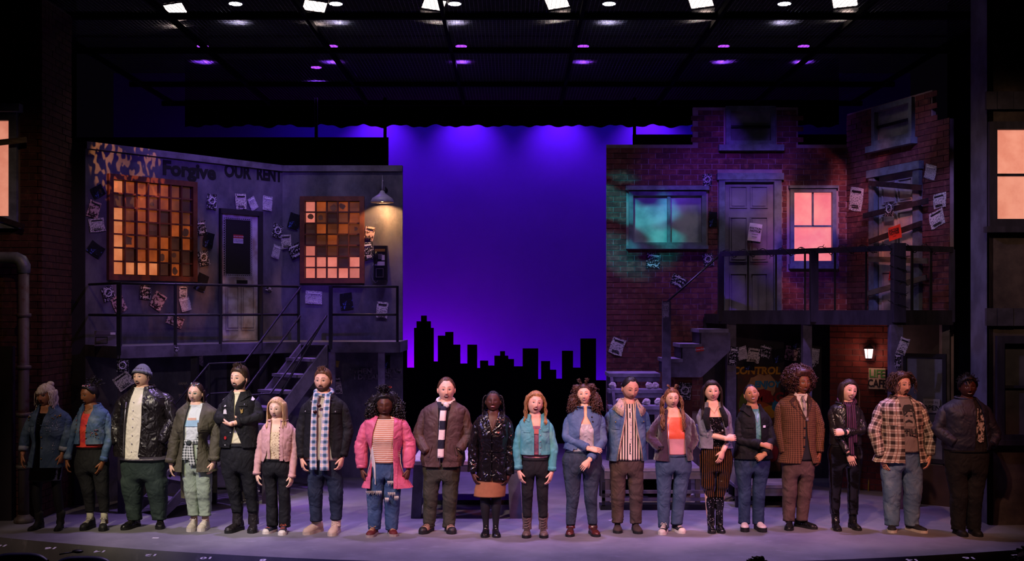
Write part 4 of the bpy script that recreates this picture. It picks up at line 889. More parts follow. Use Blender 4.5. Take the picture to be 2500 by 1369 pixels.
# ------------------------------------------------------------------ centre table
TT = mat('pale_scratched_table_top', '#b9b4c0', .45, 0, .4, .2, 3, .1, 30); TL = mat('blue_grey_table_leg', '#5f6478', .5, 0, .4, .4, 5, .2)
tb = empty('work_table', (-.59, 1.15, 0)); tag(tb, 'long pale-topped work table on trestle legs at centre stage', 'table')
tb.location = ((1138-1250)*14.2/F, 1.1, 0)
mb = MB(); mb.span((-.66, 0, .655), (.66, 1.75, .70)); mb.build('table_top', TT, tb); mb = MB(); mb.span((-.64, .02, .57), (.64, .05, .655)); mb.build('apron', TL, tb)
for sx in (-1, 1):
    for yy in (.08, 1.62): mb = MB(); mb.bar((sx*.58, yy, .6), (sx*.61, yy, 0), .12 if sx < 0 else .15, .1, up=(0, 1, 0)); mb.build('leg', TL, tb)
    mb = MB(); mb.span((sx*.58-.03, .1, .12), (sx*.58+.03, 1.62, .2)); mb.build('stretcher', TL, tb)
mb = MB(); mb.span((-.6, 1.05, .0), (.6, 1.55, .06)); mb.build('under_table_shade', BLACKM, tb)  # black slab laid in for the shadow on the floor under the table
# hubcap, red bag, white box near the left stairs
p = floor_at(637, 1200); hc = empty('hubcap', (p.x, p.y, 0)); tag(hc, 'chrome wire hubcap leaning behind the pink-jacketed singer', 'hubcap')
CHR = mat('tarnished_chrome', '#b5b0b8', .2, .9, .5, 0, bump=0)
mb = MB(); mb.tube([(.16*math.cos(k*math.pi/16), .02, .16+.16*math.sin(k*math.pi/16)) for k in range(33)], .016, 8); mb.build('rim', CHR, hc, True)
mb = MB(); mb.ell((0, 0, .16), (.045, .03, .045)); mb.build('hub', CHR, hc, True)
for k in range(20): a_ = k*math.pi/10; mb = MB(); mb.tube([(.04*math.cos(a_), .0, .16+.04*math.sin(a_)), (.155*math.cos(a_+.25), .02, .16+.155*math.sin(a_+.25))], .004, 5); mb.build('spoke', CHR, hc, True)
p = floor_at(165, 1225); bg = empty('red_bag', (p.x, p.y+.15, 0)); tag(bg, 'soft red handbag on the floor behind the jewelled denim jacket', 'bag')
REDV = mat('red_vinyl', '#8e1418', .45, 0, .5, .2, 8, .2)
mb = MB(); mb.tube([(0, 0, .0), (0, 0, .02), (0, 0, .10), (0, 0, .2), (0, 0, .26), (0, 0, .27)], [(.05, .10), (.075, .13), (.085, .14), (.07, .13), (.03, .11), (.01, .1)], 20); mb.build('bag_body', REDV, bg, True)
mb = MB(); mb.tube([(-.07+.0, 0, .25), (-.06, 0, .34), (0, 0, .38), (.06, 0, .34), (.07, 0, .25)], .012, 8); mb.build('handle', BLACKM, bg, True)
p = floor_at(532, 1200); wb = empty('white_cabinet', (p.x, p.y+.2, 0)); tag(wb, 'small white cabinet half hidden behind the olive parka', 'cabinet')
mb = MB(); mb.span((-.14, 0, .03), (.14, .25, .32)); mb.build('carcass', mat('cream_enamel', '#b3aeb0', .4), wb); mb = MB(); mb.span((-.12, -.012, .05), (.12, 0, .3)); mb.build('cabinet_door', mat('cream_enamel2', '#a39ea6', .4), wb); mb = MB(); mb.span((-.13, -.0, 0), (.13, .24, .03)); mb.build('plinth', BLACKM, wb)
# ------------------------------------------------------------------ auditorium seats in the near left corner, footlight cable
SEAT = mat('navy_seat_shell', '#1b2140', .45, 0, .5, .2, 6, .1)
for k, (x, lab) in enumerate([(48, 'navy auditorium seat back in the lower left corner'), (205, 'navy auditorium seat back second from the lower left corner')]):
    Yd = -1.9+(-.05*k); tp = at(x, 1350+8*k, Yd); o = empty('auditorium_seat', (tp.x, Yd, -.95)); tag(o, lab, 'seat', 'seats before the stage'); H = tp.z+.95
    mb = MB(); outl = []
    for i in range(25):
        u = -1+2*i/24; outl.append((u*.27, .03*(1-u*u), H-.055*abs(u)**4))
    mb.loft([[(x_, y_-.03, .35) for x_, y_, z_ in outl], [(x_*1.03, y_-.03, H*.75) for x_, y_, z_ in outl], [(x_, y_-.03, z_-.02) for x_, y_, z_ in outl], [(x_*.99, y_, z_) for x_, y_, z_ in outl], [(x_, y_+.03, z_-.02) for x_, y_, z_ in outl], [(x_*1.03, y_+.03, H*.75) for x_, y_, z_ in outl], [(x_, y_+.03, .35) for x_, y_, z_ in outl]], False); mb.build('seat_back', SEAT, o, True)
    mb = MB(); mb.span((-.25, -.5, .38), (.25, -.05, .46)); mb.build('seat_cushion', SEAT, o); mb = MB(); mb.span((-.05, -.3, 0), (.05, -.05, .38)); mb.build('pedestal', BLACKM, o)
p = floor_at(190, 1350); mb = MB(); mb.ell((0, 0, .02), (.06, .04, .02)); mb.tube([(-.05, 0, .01), (-.11, -.03, .008), (-.16, -.08, .004)], .008, 6); tag(mb.build('floor_microphone', BLACKM, None, True, Matrix.Translation(p)), 'small black floor microphone on the stage lip at left', 'microphone')
# ------------------------------------------------------------------ posters and flyers
def print_mat(name, paper, ink, scale, thr, kind):
    s = N(name); v = s.coord('Object')
    if kind == 0: h = s.noise(v, scale, 5, .7)
    elif kind == 1:
        nd = s.n('ShaderNodeTexVoronoi'); nd.inputs['Scale'].default_value = scale; s.l(v, nd.inputs['Vector']); h = nd.outputs[0]
    else:
        nd = s.n('ShaderNodeTexWave', _wave_type='RINGS'); nd.inputs['Scale'].default_value = scale; nd.inputs['Distortion'].default_value = 6; nd.inputs['Detail'].default_value = 3; s.l(v, nd.inputs['Vector']); h = nd.outputs[0 if nd.outputs[0].name == 'Color' else 1]
    a = s.mix(s.ramp(h, thr-.04, thr+.04), srgb(ink), srgb(paper)); s.base(a, .75, 0, .2); return s.m
PR = dict(skull=print_mat('white_on_black_print', '#cfc9d6', '#141218', 46, .56, 0), crest=print_mat('crest_print', '#c9c4d0', '#17141c', 44, .55, 0), light=print_mat('dense_newsprint', '#cdc7c4', '#4a444c', 60, .46, 0),
          band=print_mat('band_flyer_print', '#bdb7c4', '#1b1720', 62, .30, 1), dark=print_mat('dark_photo_print', '#4a5ab0', '#101018', 9, .60, 0), pink=print_mat('pink_flyer', '#c9a6a0', '#3a2226', 24, .48, 0))
EDGE = mat('poster_paper_edge', '#b9b3bd', .8, bump=0)
def poster(W, px, py, wpx, hpx, rot, style, label, off=.018, ragged=.10, seed=0, words=None, wm=None):
    rnd = random.Random(px*7+py+seed); s0, z0, s1, z1 = W.rect(px-wpx/2, py-hpx/2, px+wpx/2, py+hpx/2, off); hw, hh = abs(s1-s0)/2, (z1-z0)/2; c = W.px(px, py, off)
    o = empty('poster', M=W.place(c[0], c[1], off, math.radians(rot))); tag(o, label, 'poster', 'posters and flyers on the house fronts')
    out = []
    for (a, b) in ((-1, -1), (0, -1), (1, -1), (1, 0), (1, 1), (0, 1), (-1, 1), (-1, 0)):
        out.append((a*hw*(1+rnd.uniform(-ragged, ragged*.4)), -abs(rnd.gauss(0, .006)), b*hh*(1+rnd.uniform(-ragged, ragged*.4))))
    mb = MB(); mb.poly(out, .002, (0, -1, 0)); mb.build('paper', PR[style] if isinstance(style, str) else style, o, recalc=True)
    if style == 'dark':
        m2 = MB(); m2.poly([(x*.62+hw*.1, -.008, z*.7) for x, y, z in out], .001, (0, -1, 0)); m2.build('photo_print', PR['dark'], o, recalc=True)
    elif style in ('skull', 'crest', 'band', 'light', 'pink') and not words:
        m2 = MB()
        if style == 'crest': m2.tube([(hw*.55*math.cos(k*math.pi/8), -.012, hw*.55*math.sin(k*math.pi/8)+hh*.1) for k in range(17)], hw*.08, 4)
        pm = WHT if style in ('skull', 'crest', 'band') else INK
        if style == 'crest': m2.build('printed_ring', pm, o)
        else:
            for a, b, z_, zz in ((-.7, .7, .55, .72), (-.55, .55, -.75, -.66), (-.6, .45, -.58, -.50)): m2 = MB(); m2.span((hw*a, -.013, hh*z_), (hw*b, -.010, hh*zz)); m2.build('printed_line', pm, o)
    if words:
        for t, zz, sz in words: text(t, sz, wm or INK, o, Matrix.Translation((0, -.014, zz*hh)) @ TXT, 'lettering', .0006, 0, .0015)
    return o
LISTP = [
 (A1, 238, 467, 32, 28, -28, 'dark', 'dark photo poster left of the amber window, topmost of the column'), (A1, 229, 511, 30, 44, 18, 'pink', 'pinkish torn flyer left of the amber window'), (A1, 237, 549, 38, 34, -8, 'light', 'crumpled newsprint poster overlapping below the pinkish torn flyer'), (A1, 233, 609, 38, 32, 32, 'dark', 'tilted dark photo poster low beside the amber window'),
 (A1, 517, 492, 24, 38, 4, 'crest', 'black flyer with a pale crest above the left door'), (A1, 588, 492, 27, 38, -4, 'light', 'large pale newsprint flyer above the left door'), (A1, 617, 496, 20, 32, -28, 'band', 'tilted small flyer right of the pale newsprint flyer'), (A1, 653, 496, 24, 36, 3, 'band', 'black band flyer at the right above the left door'),
 (A1, 491, 556, 24, 34, -8, 'skull', 'torn black flyer left of the door mesh'), (A1, 509, 586, 26, 38, 10, 'dark', 'dark photo poster left of the door mesh'), (A1, 497, 630, 26, 38, -14, 'crest', 'crest flyer low left of the door mesh'), (A1, 492, 690, 28, 44, 22, 'dark', 'torn dark photo poster behind the left deck rail'),
 (A2, 718, 540, 28, 38, 18, 'dark', 'torn dark photo poster left of the small-paned window'), (A1, 677, 564, 24, 34, 16, 'crest', 'tilted crest flyer right of the left door'), (A2, 699, 590, 26, 36, -4, 'light', 'pale newsprint flyer straddling the wall corner'), (A1, 674, 614, 20, 34, 16, 'band', 'small tilted flyer low right of the left door'), (A2, 722, 612, 32, 34, -22, 'skull', 'torn black flyer low beside the small-paned window'),
 (A2, 902, 570, 24, 34, 12, 'pink', 'reddish flyer under the barn lamp'), (A2, 900, 612, 24, 44, -8, 'skull', 'torn flyer left of the pay phone'),
 (A1, 264, 716, 30, 36, -20, 'crest', 'tilted crest flyer behind the far left railing'), (A1, 290, 742, 30, 42, -25, 'pink', 'torn flyer hidden behind the first railing post'), (A1, 356, 714, 26, 36, 6, 'skull', 'black flyer with white scrawl behind the left railing'), (A1, 386, 735, 32, 44, 32, 'pink', 'large tilted brownish flyer behind the left railing'), (A1, 447, 713, 20, 28, 0, 'light', 'small pale flyer behind the second railing post'), (A1, 452, 742, 26, 34, -14, 'band', 'band flyer below the small pale flyer'), (A1, 427, 783, 42, 26, 22, 'pink', 'torn reddish flyer under the left mid rail'),
 (A2, 766, 726, 42, 32, 4, 'band', 'torn band flyer behind the stair handrail'), (A2, 846, 735, 32, 42, -6, 'dark', 'dark photo poster right of the stair opening'), (A2, 933, 756, 28, 40, 6, 'light', 'pale double flyer at the right end of the left deck'),
 (A1, 655, 705, 16, 12, 20, 'skull', 'tiny sticker pair beside the left door'),
 (A2, 824, 942, 20, 40, -8, 'light', 'pale notice on the post behind the blue plaid scarf'), (A2, 822, 888, 12, 16, 10, mat('yellow_sticker', '#b8a24a', .6), 'small yellow sticker above the blue plaid scarf'), (A2, 946, 884, 14, 36, 0, 'dark', 'narrow torn poster above the curly-haired singer'),
 (A0, 168, 745, 34, 34, 30, 'dark', 'faint dark flyer on the near-black left return, upper'), (A0, 172, 960, 34, 44, 20, 'dark', 'faint torn flyer above the first two singers'), (A0, 168, 900, 22, 30, 0, 'dark', 'faint small flyer on the near-black left return, lower'),
 (R1, 1727, 440, 24, 32, 0, 'crest', 'faint crest flyer between teal window and right door'), (R1, 1741, 535, 20, 38, 0, 'dark', 'dark torn flyer left of the right door frame'), (R1, 1595, 636, 36, 38, 6, 'skull', 'teal-lit flyer under the wide window'), (R1, 1657, 686, 38, 26, 25, 'skull', 'tilted flyer above the right handrail'), (R1, 1729, 634, 26, 32, -6, 'crest', 'flyer at the upper end of the right handrail'), (R1, 1507, 845, 34, 42, 18, 'light', 'pale torn notice low at the left edge of the right house'),
 (R2, 2091, 486, 32, 58, 10, 'light', 'large pale double flyer on the angled wall left of the boarded door'), (R2, 2057, 521, 18, 42, -8, 'dark', 'dark photo poster in the corner beside the rosy window'), (R2, 2272, 420, 28, 36, 16, 'band', 'black band flyer right of the boarded door, topmost'), (R2, 2294, 490, 32, 36, -4, 'light', 'pale notice right of the boarded door'), (R2, 2288, 534, 36, 42, -16, 'light', 'tilted newsprint flyer right of the boarded door, lowest'),
]
for i, p in enumerate(LISTP): poster(*p, seed=i)
RP = mat('red_notice_paper', '#d8402c', .7, bump=0); WP = mat('white_notice_paper', '#d6d0dc', .7, bump=0)
poster(R1, 1843, 567, 32, 44, 8, WP, 'white eviction notice taped to the right house door', .05, .05, words=(('EVICTION', .42, .040), ('NOTICE', .12, .044), ('----------', -.2, .03), ('--------', -.5, .03)))
poster(R2, 2185, 568, 32, 34, -8, RP, 'red eviction notice on the boarded door', .145, .05, words=(('EVICTION', .38, .052), ('NOTICE', -.02, .060), ('--------', -.5, .03)))
poster(R2, 2172, 511, 22, 36, 4, 'crest', 'crest flyer pinned to a board of the boarded door', .145)
poster(R2, 2178, 672, 14, 22, 0, mat('red_sticker', '#b0201c', .6), 'red round sticker on the boarded door behind the corner post', .03)
# posters on posts, fascia, stairs and the wall under the decks
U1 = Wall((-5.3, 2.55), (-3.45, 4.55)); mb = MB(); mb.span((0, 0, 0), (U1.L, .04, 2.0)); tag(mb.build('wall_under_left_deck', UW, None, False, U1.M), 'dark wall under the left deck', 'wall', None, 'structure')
LP_ = Wall((-5.2, 1.34), (-4.4, 1.34)); poster(LP_, 300, 893, 30, 30, 0, 'crest', 'crest flyer on the deck post beside the beanie', .01); poster(LP_, 302, 930, 44, 38, -35, 'light', 'large tilted pale flyer on the deck post beside the beanie', .014)
for a in [(482, 880, 28, 38, 0, 'light', 'pale flyer under the left deck above the olive parka'), (484, 905, 20, 30, 20, 'dark', 'dark torn flyer under the left deck above the olive parka'), (395, 880, 32, 40, 0, 'dark', 'faint dark poster right of the beanie'), (262, 975, 22, 40, 8, 'dark', 'faint photo poster between the studded jacket and beanie wearer')]:
    poster(U1, *a, off=.03)
poster(U1, 438, 953, 34, 46, 0, mat('brown_band_poster', '#5a4038', .8, c2='#3a2a28', vs=12), 'brown band poster with bold white heading left of the olive parka', .03, .02, words=(('NIRVANA', .72, .055), ('NEVERMIND', -.45, .035), ('LIVE', -.7, .03)), wm=mat('dull_cream_ink', '#a8988c', .8, bump=0))
NW = Wall((c_x := 1.4, 2.92), (2.6, 2.92))
poster(NW, 1626, 756, 16, 38, 0, 'band', 'narrow band flyer on the newel post of the right stairs', .01)
SF = Wall((2.0, 3.04), (3.0, 3.04)); c = SF.px(1708, 852)
o = empty('soda_sticker', M=SF.place(c[0], c[1], .012, -.12)); tag(o, 'red soda sticker on the stringer of the right stairs', 'sticker'); mb = MB(); mb.span((-.055, -.002, -.03), (.055, .002, .03)); mb.build('sticker', mat('soda_red', '#b5161c', .5, bump=0), o); text('Coca-Cola', .032, WHT, o, Matrix.Translation((0, -.004, 0)) @ TXT, 'lettering', .0005, .3)
FS = Wall((dA.x, dA.y), (dB.x, dB.y)); poster(FS, 431, 852, 11, 12, 0, 'skull', 'tiny skull sticker on the fascia of the left deck', .04)
for i, a in enumerate([(1812, 862, 24, 34), (1840, 868, 30, 36), (1868, 858, 30, 32), (1900, 868, 28, 34), (1932, 862, 32, 36), (1960, 856, 28, 30), (1985, 868, 30, 38), (1830, 893, 26, 22), (1980, 890, 26, 30), (1945, 838, 30, 24)]):
    poster(G1, *a, (-12, 8, 15, -6, 10, -18, 5, 3, 22, -4)[i], ('band', 'light', 'skull', 'dark', 'pink', 'skull', 'band', 'dark', 'crest', 'dark')[i], ['leftmost flyer of the collage under the right balcony', 'pale flyer in the collage above the word CONTROL', 'scrawled flyer in the middle of the collage', 'dark flyer in the collage above the afro, left', 'pinkish flyer in the collage above the afro', 'scrawled flyer at the top right of the collage', 'rightmost band flyer of the collage', 'dark strip low left in the collage', 'crest flyer low right in the collage', 'dark flyer at the very top of the collage'][i], .02+.003*i)
PW = Wall((e1.x, e1.y-.1), (e1.x+.4, e1.y-.1)); poster(PW, 1790, 868, 22, 46, 10, 'skull', 'torn flyer with a red dot on the balcony post', .01)
PW2 = Wall((4.7, 1.78), (5.2, 1.78)); poster(PW2, 2192, 880, 16, 36, 0, 'skull', 'narrow flyer on the balcony post above the plaid flannel', .01); poster(PW2, 2204, 845, 24, 44, 20, 'light', 'curled torn flyer flapping on the right balcony post', .05)
poster(G1, 1660, 955, 40, 44, 0, 'crest', 'pale crest print on the red board behind the pigtailed singer', .3) if False else None
RB = Wall((1.9, 3.3), (2.75, 3.3)); r = RB.rect(1632, 905, 1690, 1010); mb = MB(); mb.span((r[0], 0, r[1]-.6), (r[2], .03, r[3])); o = mb.build('red_board', mat('brown_red_board', '#5a2a22', .7), None, False, RB.M); tag(o, 'brown red board standing under the right stairs', 'board')
poster(RB, 1672, 955, 32, 44, 6, 'crest', 'pale crest print on the brown red board', .012)
# ------------------------------------------------------------------ people
K = 3.044
def pchip(keys):
    """smooth monotone interpolation; keys sorted by first entry; returns f(x)->list"""
    keys = sorted(keys, key=lambda k: k[0]); xs = [k[0] for k in keys]; n = len(keys); m = len(keys[0])-1; sl = []
    for c in range(1, m+1):
        d = [(keys[i+1][c]-keys[i][c])/max(xs[i+1]-xs[i], 1e-6) for i in range(n-1)]; t = [d[0]]
        for i in range(1, n-1): t.append(0 if d[i-1]*d[i] <= 0 else 2*d[i-1]*d[i]/(d[i-1]+d[i]))
        t.append(d[-1]); sl.append(t)
    def f(x):
        if x <= xs[0]: return list(keys[0][1:])
        if x >= xs[-1]: return list(keys[-1][1:])
        i = 0
        while xs[i+1] < x: i += 1
        h = xs[i+1]-xs[i]; u = (x-xs[i])/h; a = (1+2*u)*(1-u)**2; b = u*(1-u)**2; c_ = u*u*(3-2*u); d_ = u*u*(u-1)
        return [a*keys[i][c]+b*h*sl[c-1][i]+c_*keys[i+1][c]+d_*h*sl[c-1][i+1] for c in range(1, m+1)]
    return f
def lerpf(pairs):
    pairs = sorted(pairs)
    def f(x):
        if x <= pairs[0][0]: return pairs[0][1]
        for (a, b), (c, d) in zip(pairs, pairs[1:]):
            if x <= c: return b+(d-b)*(x-a)/max(c-a, 1e-9)
        return pairs[-1][1]
    return f
def gs(x, s): return math.exp(-(x/s)**2)
def sm(x, a, b): t = min(max((x-a)/(b-a), 0), 1); return t*t*(3-2*t)
def sgp(c, e): return math.copysign(abs(c)**e, c)
def polyline(pts, n, it=3):
    pts = [Vector(p) for p in pts]; L = [0]
    for a, b in zip(pts, pts[1:]): L.append(L[-1]+(b-a).length)
    out = []
    for i in range(n):
        s_ = L[-1]*i/(n-1); k = 0
        while k < len(L)-2 and L[k+1] < s_: k += 1
        out.append(pts[k].lerp(pts[k+1], (s_-L[k])/max(L[k+1]-L[k], 1e-9)))
    for _ in range(it): out = [out[0]]+[(out[i-1]+out[i]*2+out[i+1])/4 for i in range(1, n-1)]+[out[-1]]
    return out
def folds(amp, seed, fx=5, fz=14):
    """cloth: soft swell plus slanted ridged creases"""
    o = Vector((seed*7.3, seed*3.7, seed*1.9)); nz = mnoise.noise
    def g(p, s_):
        x, y, z = p[0], p[1], p[2]
        a = nz(Vector((x*fx, y*fx, z*fz*.45))+o); q = Vector((x*fx*1.3+z*3, y*fx*1.3-z*2, z*fz*1.25+x*5+a*1.2))
        return amp*(.45*a+1.15*(.22-abs(nz(q+o)))+.5*(.2-abs(nz(q*1.9-o))))
    return g

# ---- head: one displaced grid, front is -y
HW, HD, HH_ = .0785, .098, .113
def head_point(az, pol, fat=0.0):
    dx, dy, dz = math.sin(pol)*math.sin(az), -math.sin(pol)*math.cos(az), math.cos(pol)
    x, y, z = HW*dx, HD*dy, HH_*dz
    if dz < 0:
        q = -dz; x *= 1-.16*q**2+fat*.12*q
        if dy > 0: y *= 1-.50*sm(q, .05, .8)
        else: y *= 1-.10*q
    else:
        if dy > 0: y *= 1.06
        x *= 1+.05*dz*(1-dz)*2
    if dy < 0:
        w_ = sm(-dy, .15, .6)
        yy = 0
        if -.05 < z < .03:
            u = (z-.014)/(-.036-.014); u = min(max(u, 0), 1); drop = sm(z, -.047, -.036)
            yy += (.004+.018*u)*gs(x, .0075+.004*u)*drop*sm(.03-z, 0, .016)
        yy += .006*gs(abs(x)-.010, .006)*gs(z+.036, .007)
        yy -= .0085*gs(abs(x)-.030, .014)*gs(z-.003, .011)
        yy += .0035*gs(z-.024, .008)*gs(x, .05)
        yy += .004*gs(abs(x)-.040, .018)*gs(z+.026, .018)
        yy += .0055*gs(x, .020)*gs(z+.062, .013)
        yy += .007*gs(x, .020)*gs(z+.098, .014)
        yy -= .003*gs(x, .02)*gs(z+.080, .007)
        y -= yy*w_
    return Vector((x, y, z))
NAZ, NPO = 56, 40
def _az(i):
    u = -1+2*i/NAZ; return math.pi*(.55*u+.45*u**3)
AZ = [_az(i) for i in range(NAZ)]; PO = [math.pi*(j+.0)/NPO for j in range(1, NPO)]
def hairline(kind='std'):
    k = {'std': [(0, .60), (35, .57), (55, .36), (72, .10), (88, -.02), (105, -.30), (125, -.50), (180, -.55)],
         'high': [(0, .70), (30, .72), (50, .48), (70, .16), (88, 0), (105, -.26), (125, -.42), (180, -.48)],
         'short': [(0, .58), (35, .54), (55, .34), (72, .05), (88, -.10), (105, -.22), (125, -.36), (180, -.42)],
         'low': [(0, .42), (35, .42), (55, .28), (72, -.05), (88, -.2), (105, -.40), (125, -.55), (180, -.6)]}[kind]
    return lerpf([(math.radians(a), b) for a, b in k])

class Person:
    def __init__(s, label, ox, head, sh, armL, armR, waist, hip, crotch, kn, an, legw, toes, depth=(.115, .10, .115), skin='#d8a88c', fat=0, bust=0, neck=.057, seed=1, cat='person'):
        s.ox = ox; s.seed = seed; s.fat = fat; s.bust = bust; s.rnd = random.Random(seed*17+3)
        tp = [floor_at(ox+u/K, 880+v/K) for u, v in toes]
        s.Y0 = sum(p.y for p in tp)/2+.17; s.S = F/(s.Y0-CAMY); s.U = s.S*K
        s.px0 = ox+(an[0]+an[1])/2/K; s.X0 = (s.px0-CX)/s.S; s.fy = HY+CAMZ*s.S
        s.root = empty('person', (s.X0, s.Y0, 0)); tag(s.root, label, cat, 'singers lined up across the stage')
        s.toes = [(p.x-s.X0, p.y-s.Y0) for p in tp]
        P = s.P
        s.shL, s.shR = P(sh[0], sh[1]), P(sh[2], sh[3]); s.zs = (s.shL.z+s.shR.z)/2; s.shA = (s.shR.x-s.shL.x)/2; s.cxs = (s.shR.x+s.shL.x)/2
        s.hu, s.htop, s.hchin, s.yaw, s.pitch, s.roll = head
        hh = (s.hchin-s.htop)/s.U; s.hs = min(max(hh/.216, 1.0), 1.20)
        hc = P(s.hu, (s.htop+s.hchin)/2)
        R = Matrix.Rotation(math.radians(s.yaw), 4, 'Z') @ Matrix.Rotation(-math.radians(s.pitch), 4, 'X') @ Matrix.Rotation(math.radians(s.roll), 4, 'Y')
        s.Hm = Matrix.Translation((hc.x, -.02, hc.z)) @ R @ Matrix.Scale(s.hs, 4); s.hc = Vector((hc.x, -.02, hc.z))
        s.nr = neck; zch = P(0, s.hchin).z
        s.zn = min(s.zs+.098, zch-.004); s.zn = max(s.zn, s.zs+.045)
        s.armL = [P(*a) if a is not None else None for a in armL]; s.armR = [P(*a) if a is not None else None for a in armR]
        X = lambda u: P(u, 0).x; Z = lambda v: P(0, v).z; s.X, s.Z = X, Z
        s.zw, s.waA, s.cxw = Z(waist[2]), (waist[1]-waist[0])/2/s.U, (X(waist[0])+X(waist[1]))/2
        s.zh, s.hiA, s.cxh = Z(hip[2]), (hip[1]-hip[0])/2/s.U, (X(hip[0])+X(hip[1]))/2
        s.zc = Z(crotch-45); cb, wb, hb = depth; s.cb = cb
        zn, zs, A = s.zn, s.zs, s.shA; dz = zn-zs
        s.keys = [(s.zc-.05, s.cxh, s.hiA*.90, hb*.92), (s.zh, s.cxh, s.hiA, hb), (s.zw, s.cxw, s.waA, wb),
                  (zs-.19, (s.cxs*2+s.cxw)/3, max(A*.93, s.waA*.97), cb*1.03), (zs-.10, s.cxs, A*.96, cb), (zs-.045, s.cxs, A*.97, cb*.90), (zs-.004, s.cxs, A*.90, cb*.78), (zs+dz*.5, s.cxs*.7+s.hc.x*.3, A*.56+.012, cb*.62), (zn, s.cxs*.4+s.hc.x*.6, neck*1.22, neck*1.28)]
        s.keys = [k for k in s.keys if k[0] <= zs-.15 or k[0] >= zs-.11]
        s.keys[1] = (max(s.zh, s.zc+.03), *s.keys[1][1:])
        if s.zw > zs-.2: s.keys = [k for k in s.keys if abs(k[0]-(zs-.19)) > 1e-6]
        s.prof = pchip(s.keys)
        s.kn = [P(kn[0], kn[2]), P(kn[1], kn[2])]; s.an = [P(an[0], an[2]), P(an[1], an[2])]; s.legw = [x/s.U for x in legw]
        s.skin = mat('skin_'+skin[1:], skin, .5, 0, .35, .10, 30, .06, 220, .002, sheen=.0); s.skinc = skin
    def P(s, u, v, dy=0): return Vector(((s.ox+u/K-s.px0)/s.S, -dy, (s.fy-(880+v/K))/s.S))
    def O(s, mb, name, m, parent=None, smooth=True, recalc=False): return mb.build(name, m, parent if parent is not None else s.root, smooth, None, recalc)
    # surface point of the torso at height z and angle t (0 = front, +pi/2 = image right)
    def tp(s, z, t, off=0, f=None, n=2.35):
        cx, a, b = (f or s.prof)(z); a += off; b += off; sn, cs = math.sin(t), math.cos(t)
        x = a*sgp(sn, 2/n); y = -b*sgp(cs, 2/n)
        if s.bust and cs > 0:
            zb = s.zs-.20; y -= s.bust*gs(z-zb, .07)*(gs(x-.075, .062)+gs(x+.075, .062))
        return Vector((cx+x, y, z))
    def front(s, u, v, off=.03, f=None):
        z = s.Z(v); x = s.X(u); cx, a, b = (f or s.prof)(z); q = min(max((x-cx)/(a+off), -.98), .98); return s.tp(z, math.asin(sgp(q, 2.35/2)), off, f)
    # ---------------- body
    def head_parts(s, mb):
        Hm = s.Hm; fat = s.fat; V = [head_point(a, p, fat) for p in PO for a in AZ]
        b = mb.pts([Hm @ v for v in V]); n = NAZ; top = mb.pts([Hm @ Vector((0, 0, HH_)), Hm @ Vector((0, 0.0, -HH_))])
        faces = []
        for j in range(len(PO)-1):
            for i in range(n):
                q = (j*n+i, j*n+(i+1) % n, (j+1)*n+(i+1) % n, (j+1)*n+i); faces.append(q[::-1]); mb.face([b+k for k in q[::-1]], 0)
        for i in range(n): mb.face((b+i, b+(i+1) % n, top), 0); mb.face((b+(len(PO)-1)*n+(i+1) % n, b+(len(PO)-1)*n+i, top+1), 0)
        s.bvh = BVHTree.FromPolygons(V, faces)
        for sg in (-1, 1): mb.ell(Hm @ Vector((sg*.0790, .006, -.006)), (.009*s.hs, .018*s.hs, .030*s.hs), 10, 8, 0, Hm.to_3x3().normalized() @ Matrix.Rotation(sg*.35, 3, 'Z'))
    def proj(s, x, z, push=.001):
        h = s.bvh.ray_cast(Vector((x, -.4, z)), Vector((0, 1, 0)))[0]; y = h.y if h else -.05; return s.Hm @ Vector((x, y-push, z))
    def fpoly(s, mb, outline, m, push=.0015):
        cx = sum(p[0] for p in outline)/len(outline); cz = sum(p[1] for p in outline)/len(outline)
        b = mb.pts([s.proj(cx, cz, push)]+[s.proj(x, z, push) for x, z in outline]); k = len(outline)
        for i in range(k): mb.face((b, b+1+i, b+1+(i+1) % k), m)
    def fstrip(s, mb, top, bot, m, push=.002):
        k = len(top); b = mb.pts([s.proj(x, z, push) for x, z in top]+[s.proj(x, z, push) for x, z in bot])
        for i in range(k-1): mb.face((b+i, b+k+i, b+k+i+1, b+i+1), m)
    def body(s, face=None, hands=True, bare_legs=False):
        f = dict(eye='open', iris='#3a2a20', brow='#3a2a20', bt=.0042, mouth=0, smile=0, lip='#a85a50', teeth=True, shadow=None, lash=.002, browz=.024)
        f.update(face or {})
        mb = MB(); s.head_parts(mb)
        # mats: 0 skin 1 eye white 2 iris 3 brow/lash 4 lip 5 mouth dark 6 teeth 7 lid colour
        for sg in (-1, 1):
            ex, ez = sg*.0305, .002; a, bb = .0145, (.0052 if f['eye'] == 'open' else .0034)
            if f['shadow']: s.fpoly(mb, [(ex+a*1.25*math.cos(k*math.pi/7), ez+.004+.011*math.sin(k*math.pi/7)) for k in range(15)], 7, .0008)
            if f['eye'] != 'closed':
                s.fpoly(mb, [(ex+a*math.cos(k*math.pi/7), ez+bb*math.sin(k*math.pi/7)) for k in range(14)], 1, .0012)
                s.fpoly(mb, [(ex+.0066*math.cos(k*math.pi/5), ez+min(.0060, bb)*math.sin(k*math.pi/5)) for k in range(10)], 2, .0024)
            zt = ez+(bb if f['eye'] != 'closed' else -.003); cur = bb if f['eye'] != 'closed' else -.003
            up = [(ex+a*1.12*q, ez+cur*(1-q*q)+.0002) for q in (-1, -.6, -.2, .2, .6, 1)]
            s.fstrip(mb, [(x, z+f['lash']) for x, z in up], up, 3, .0028)
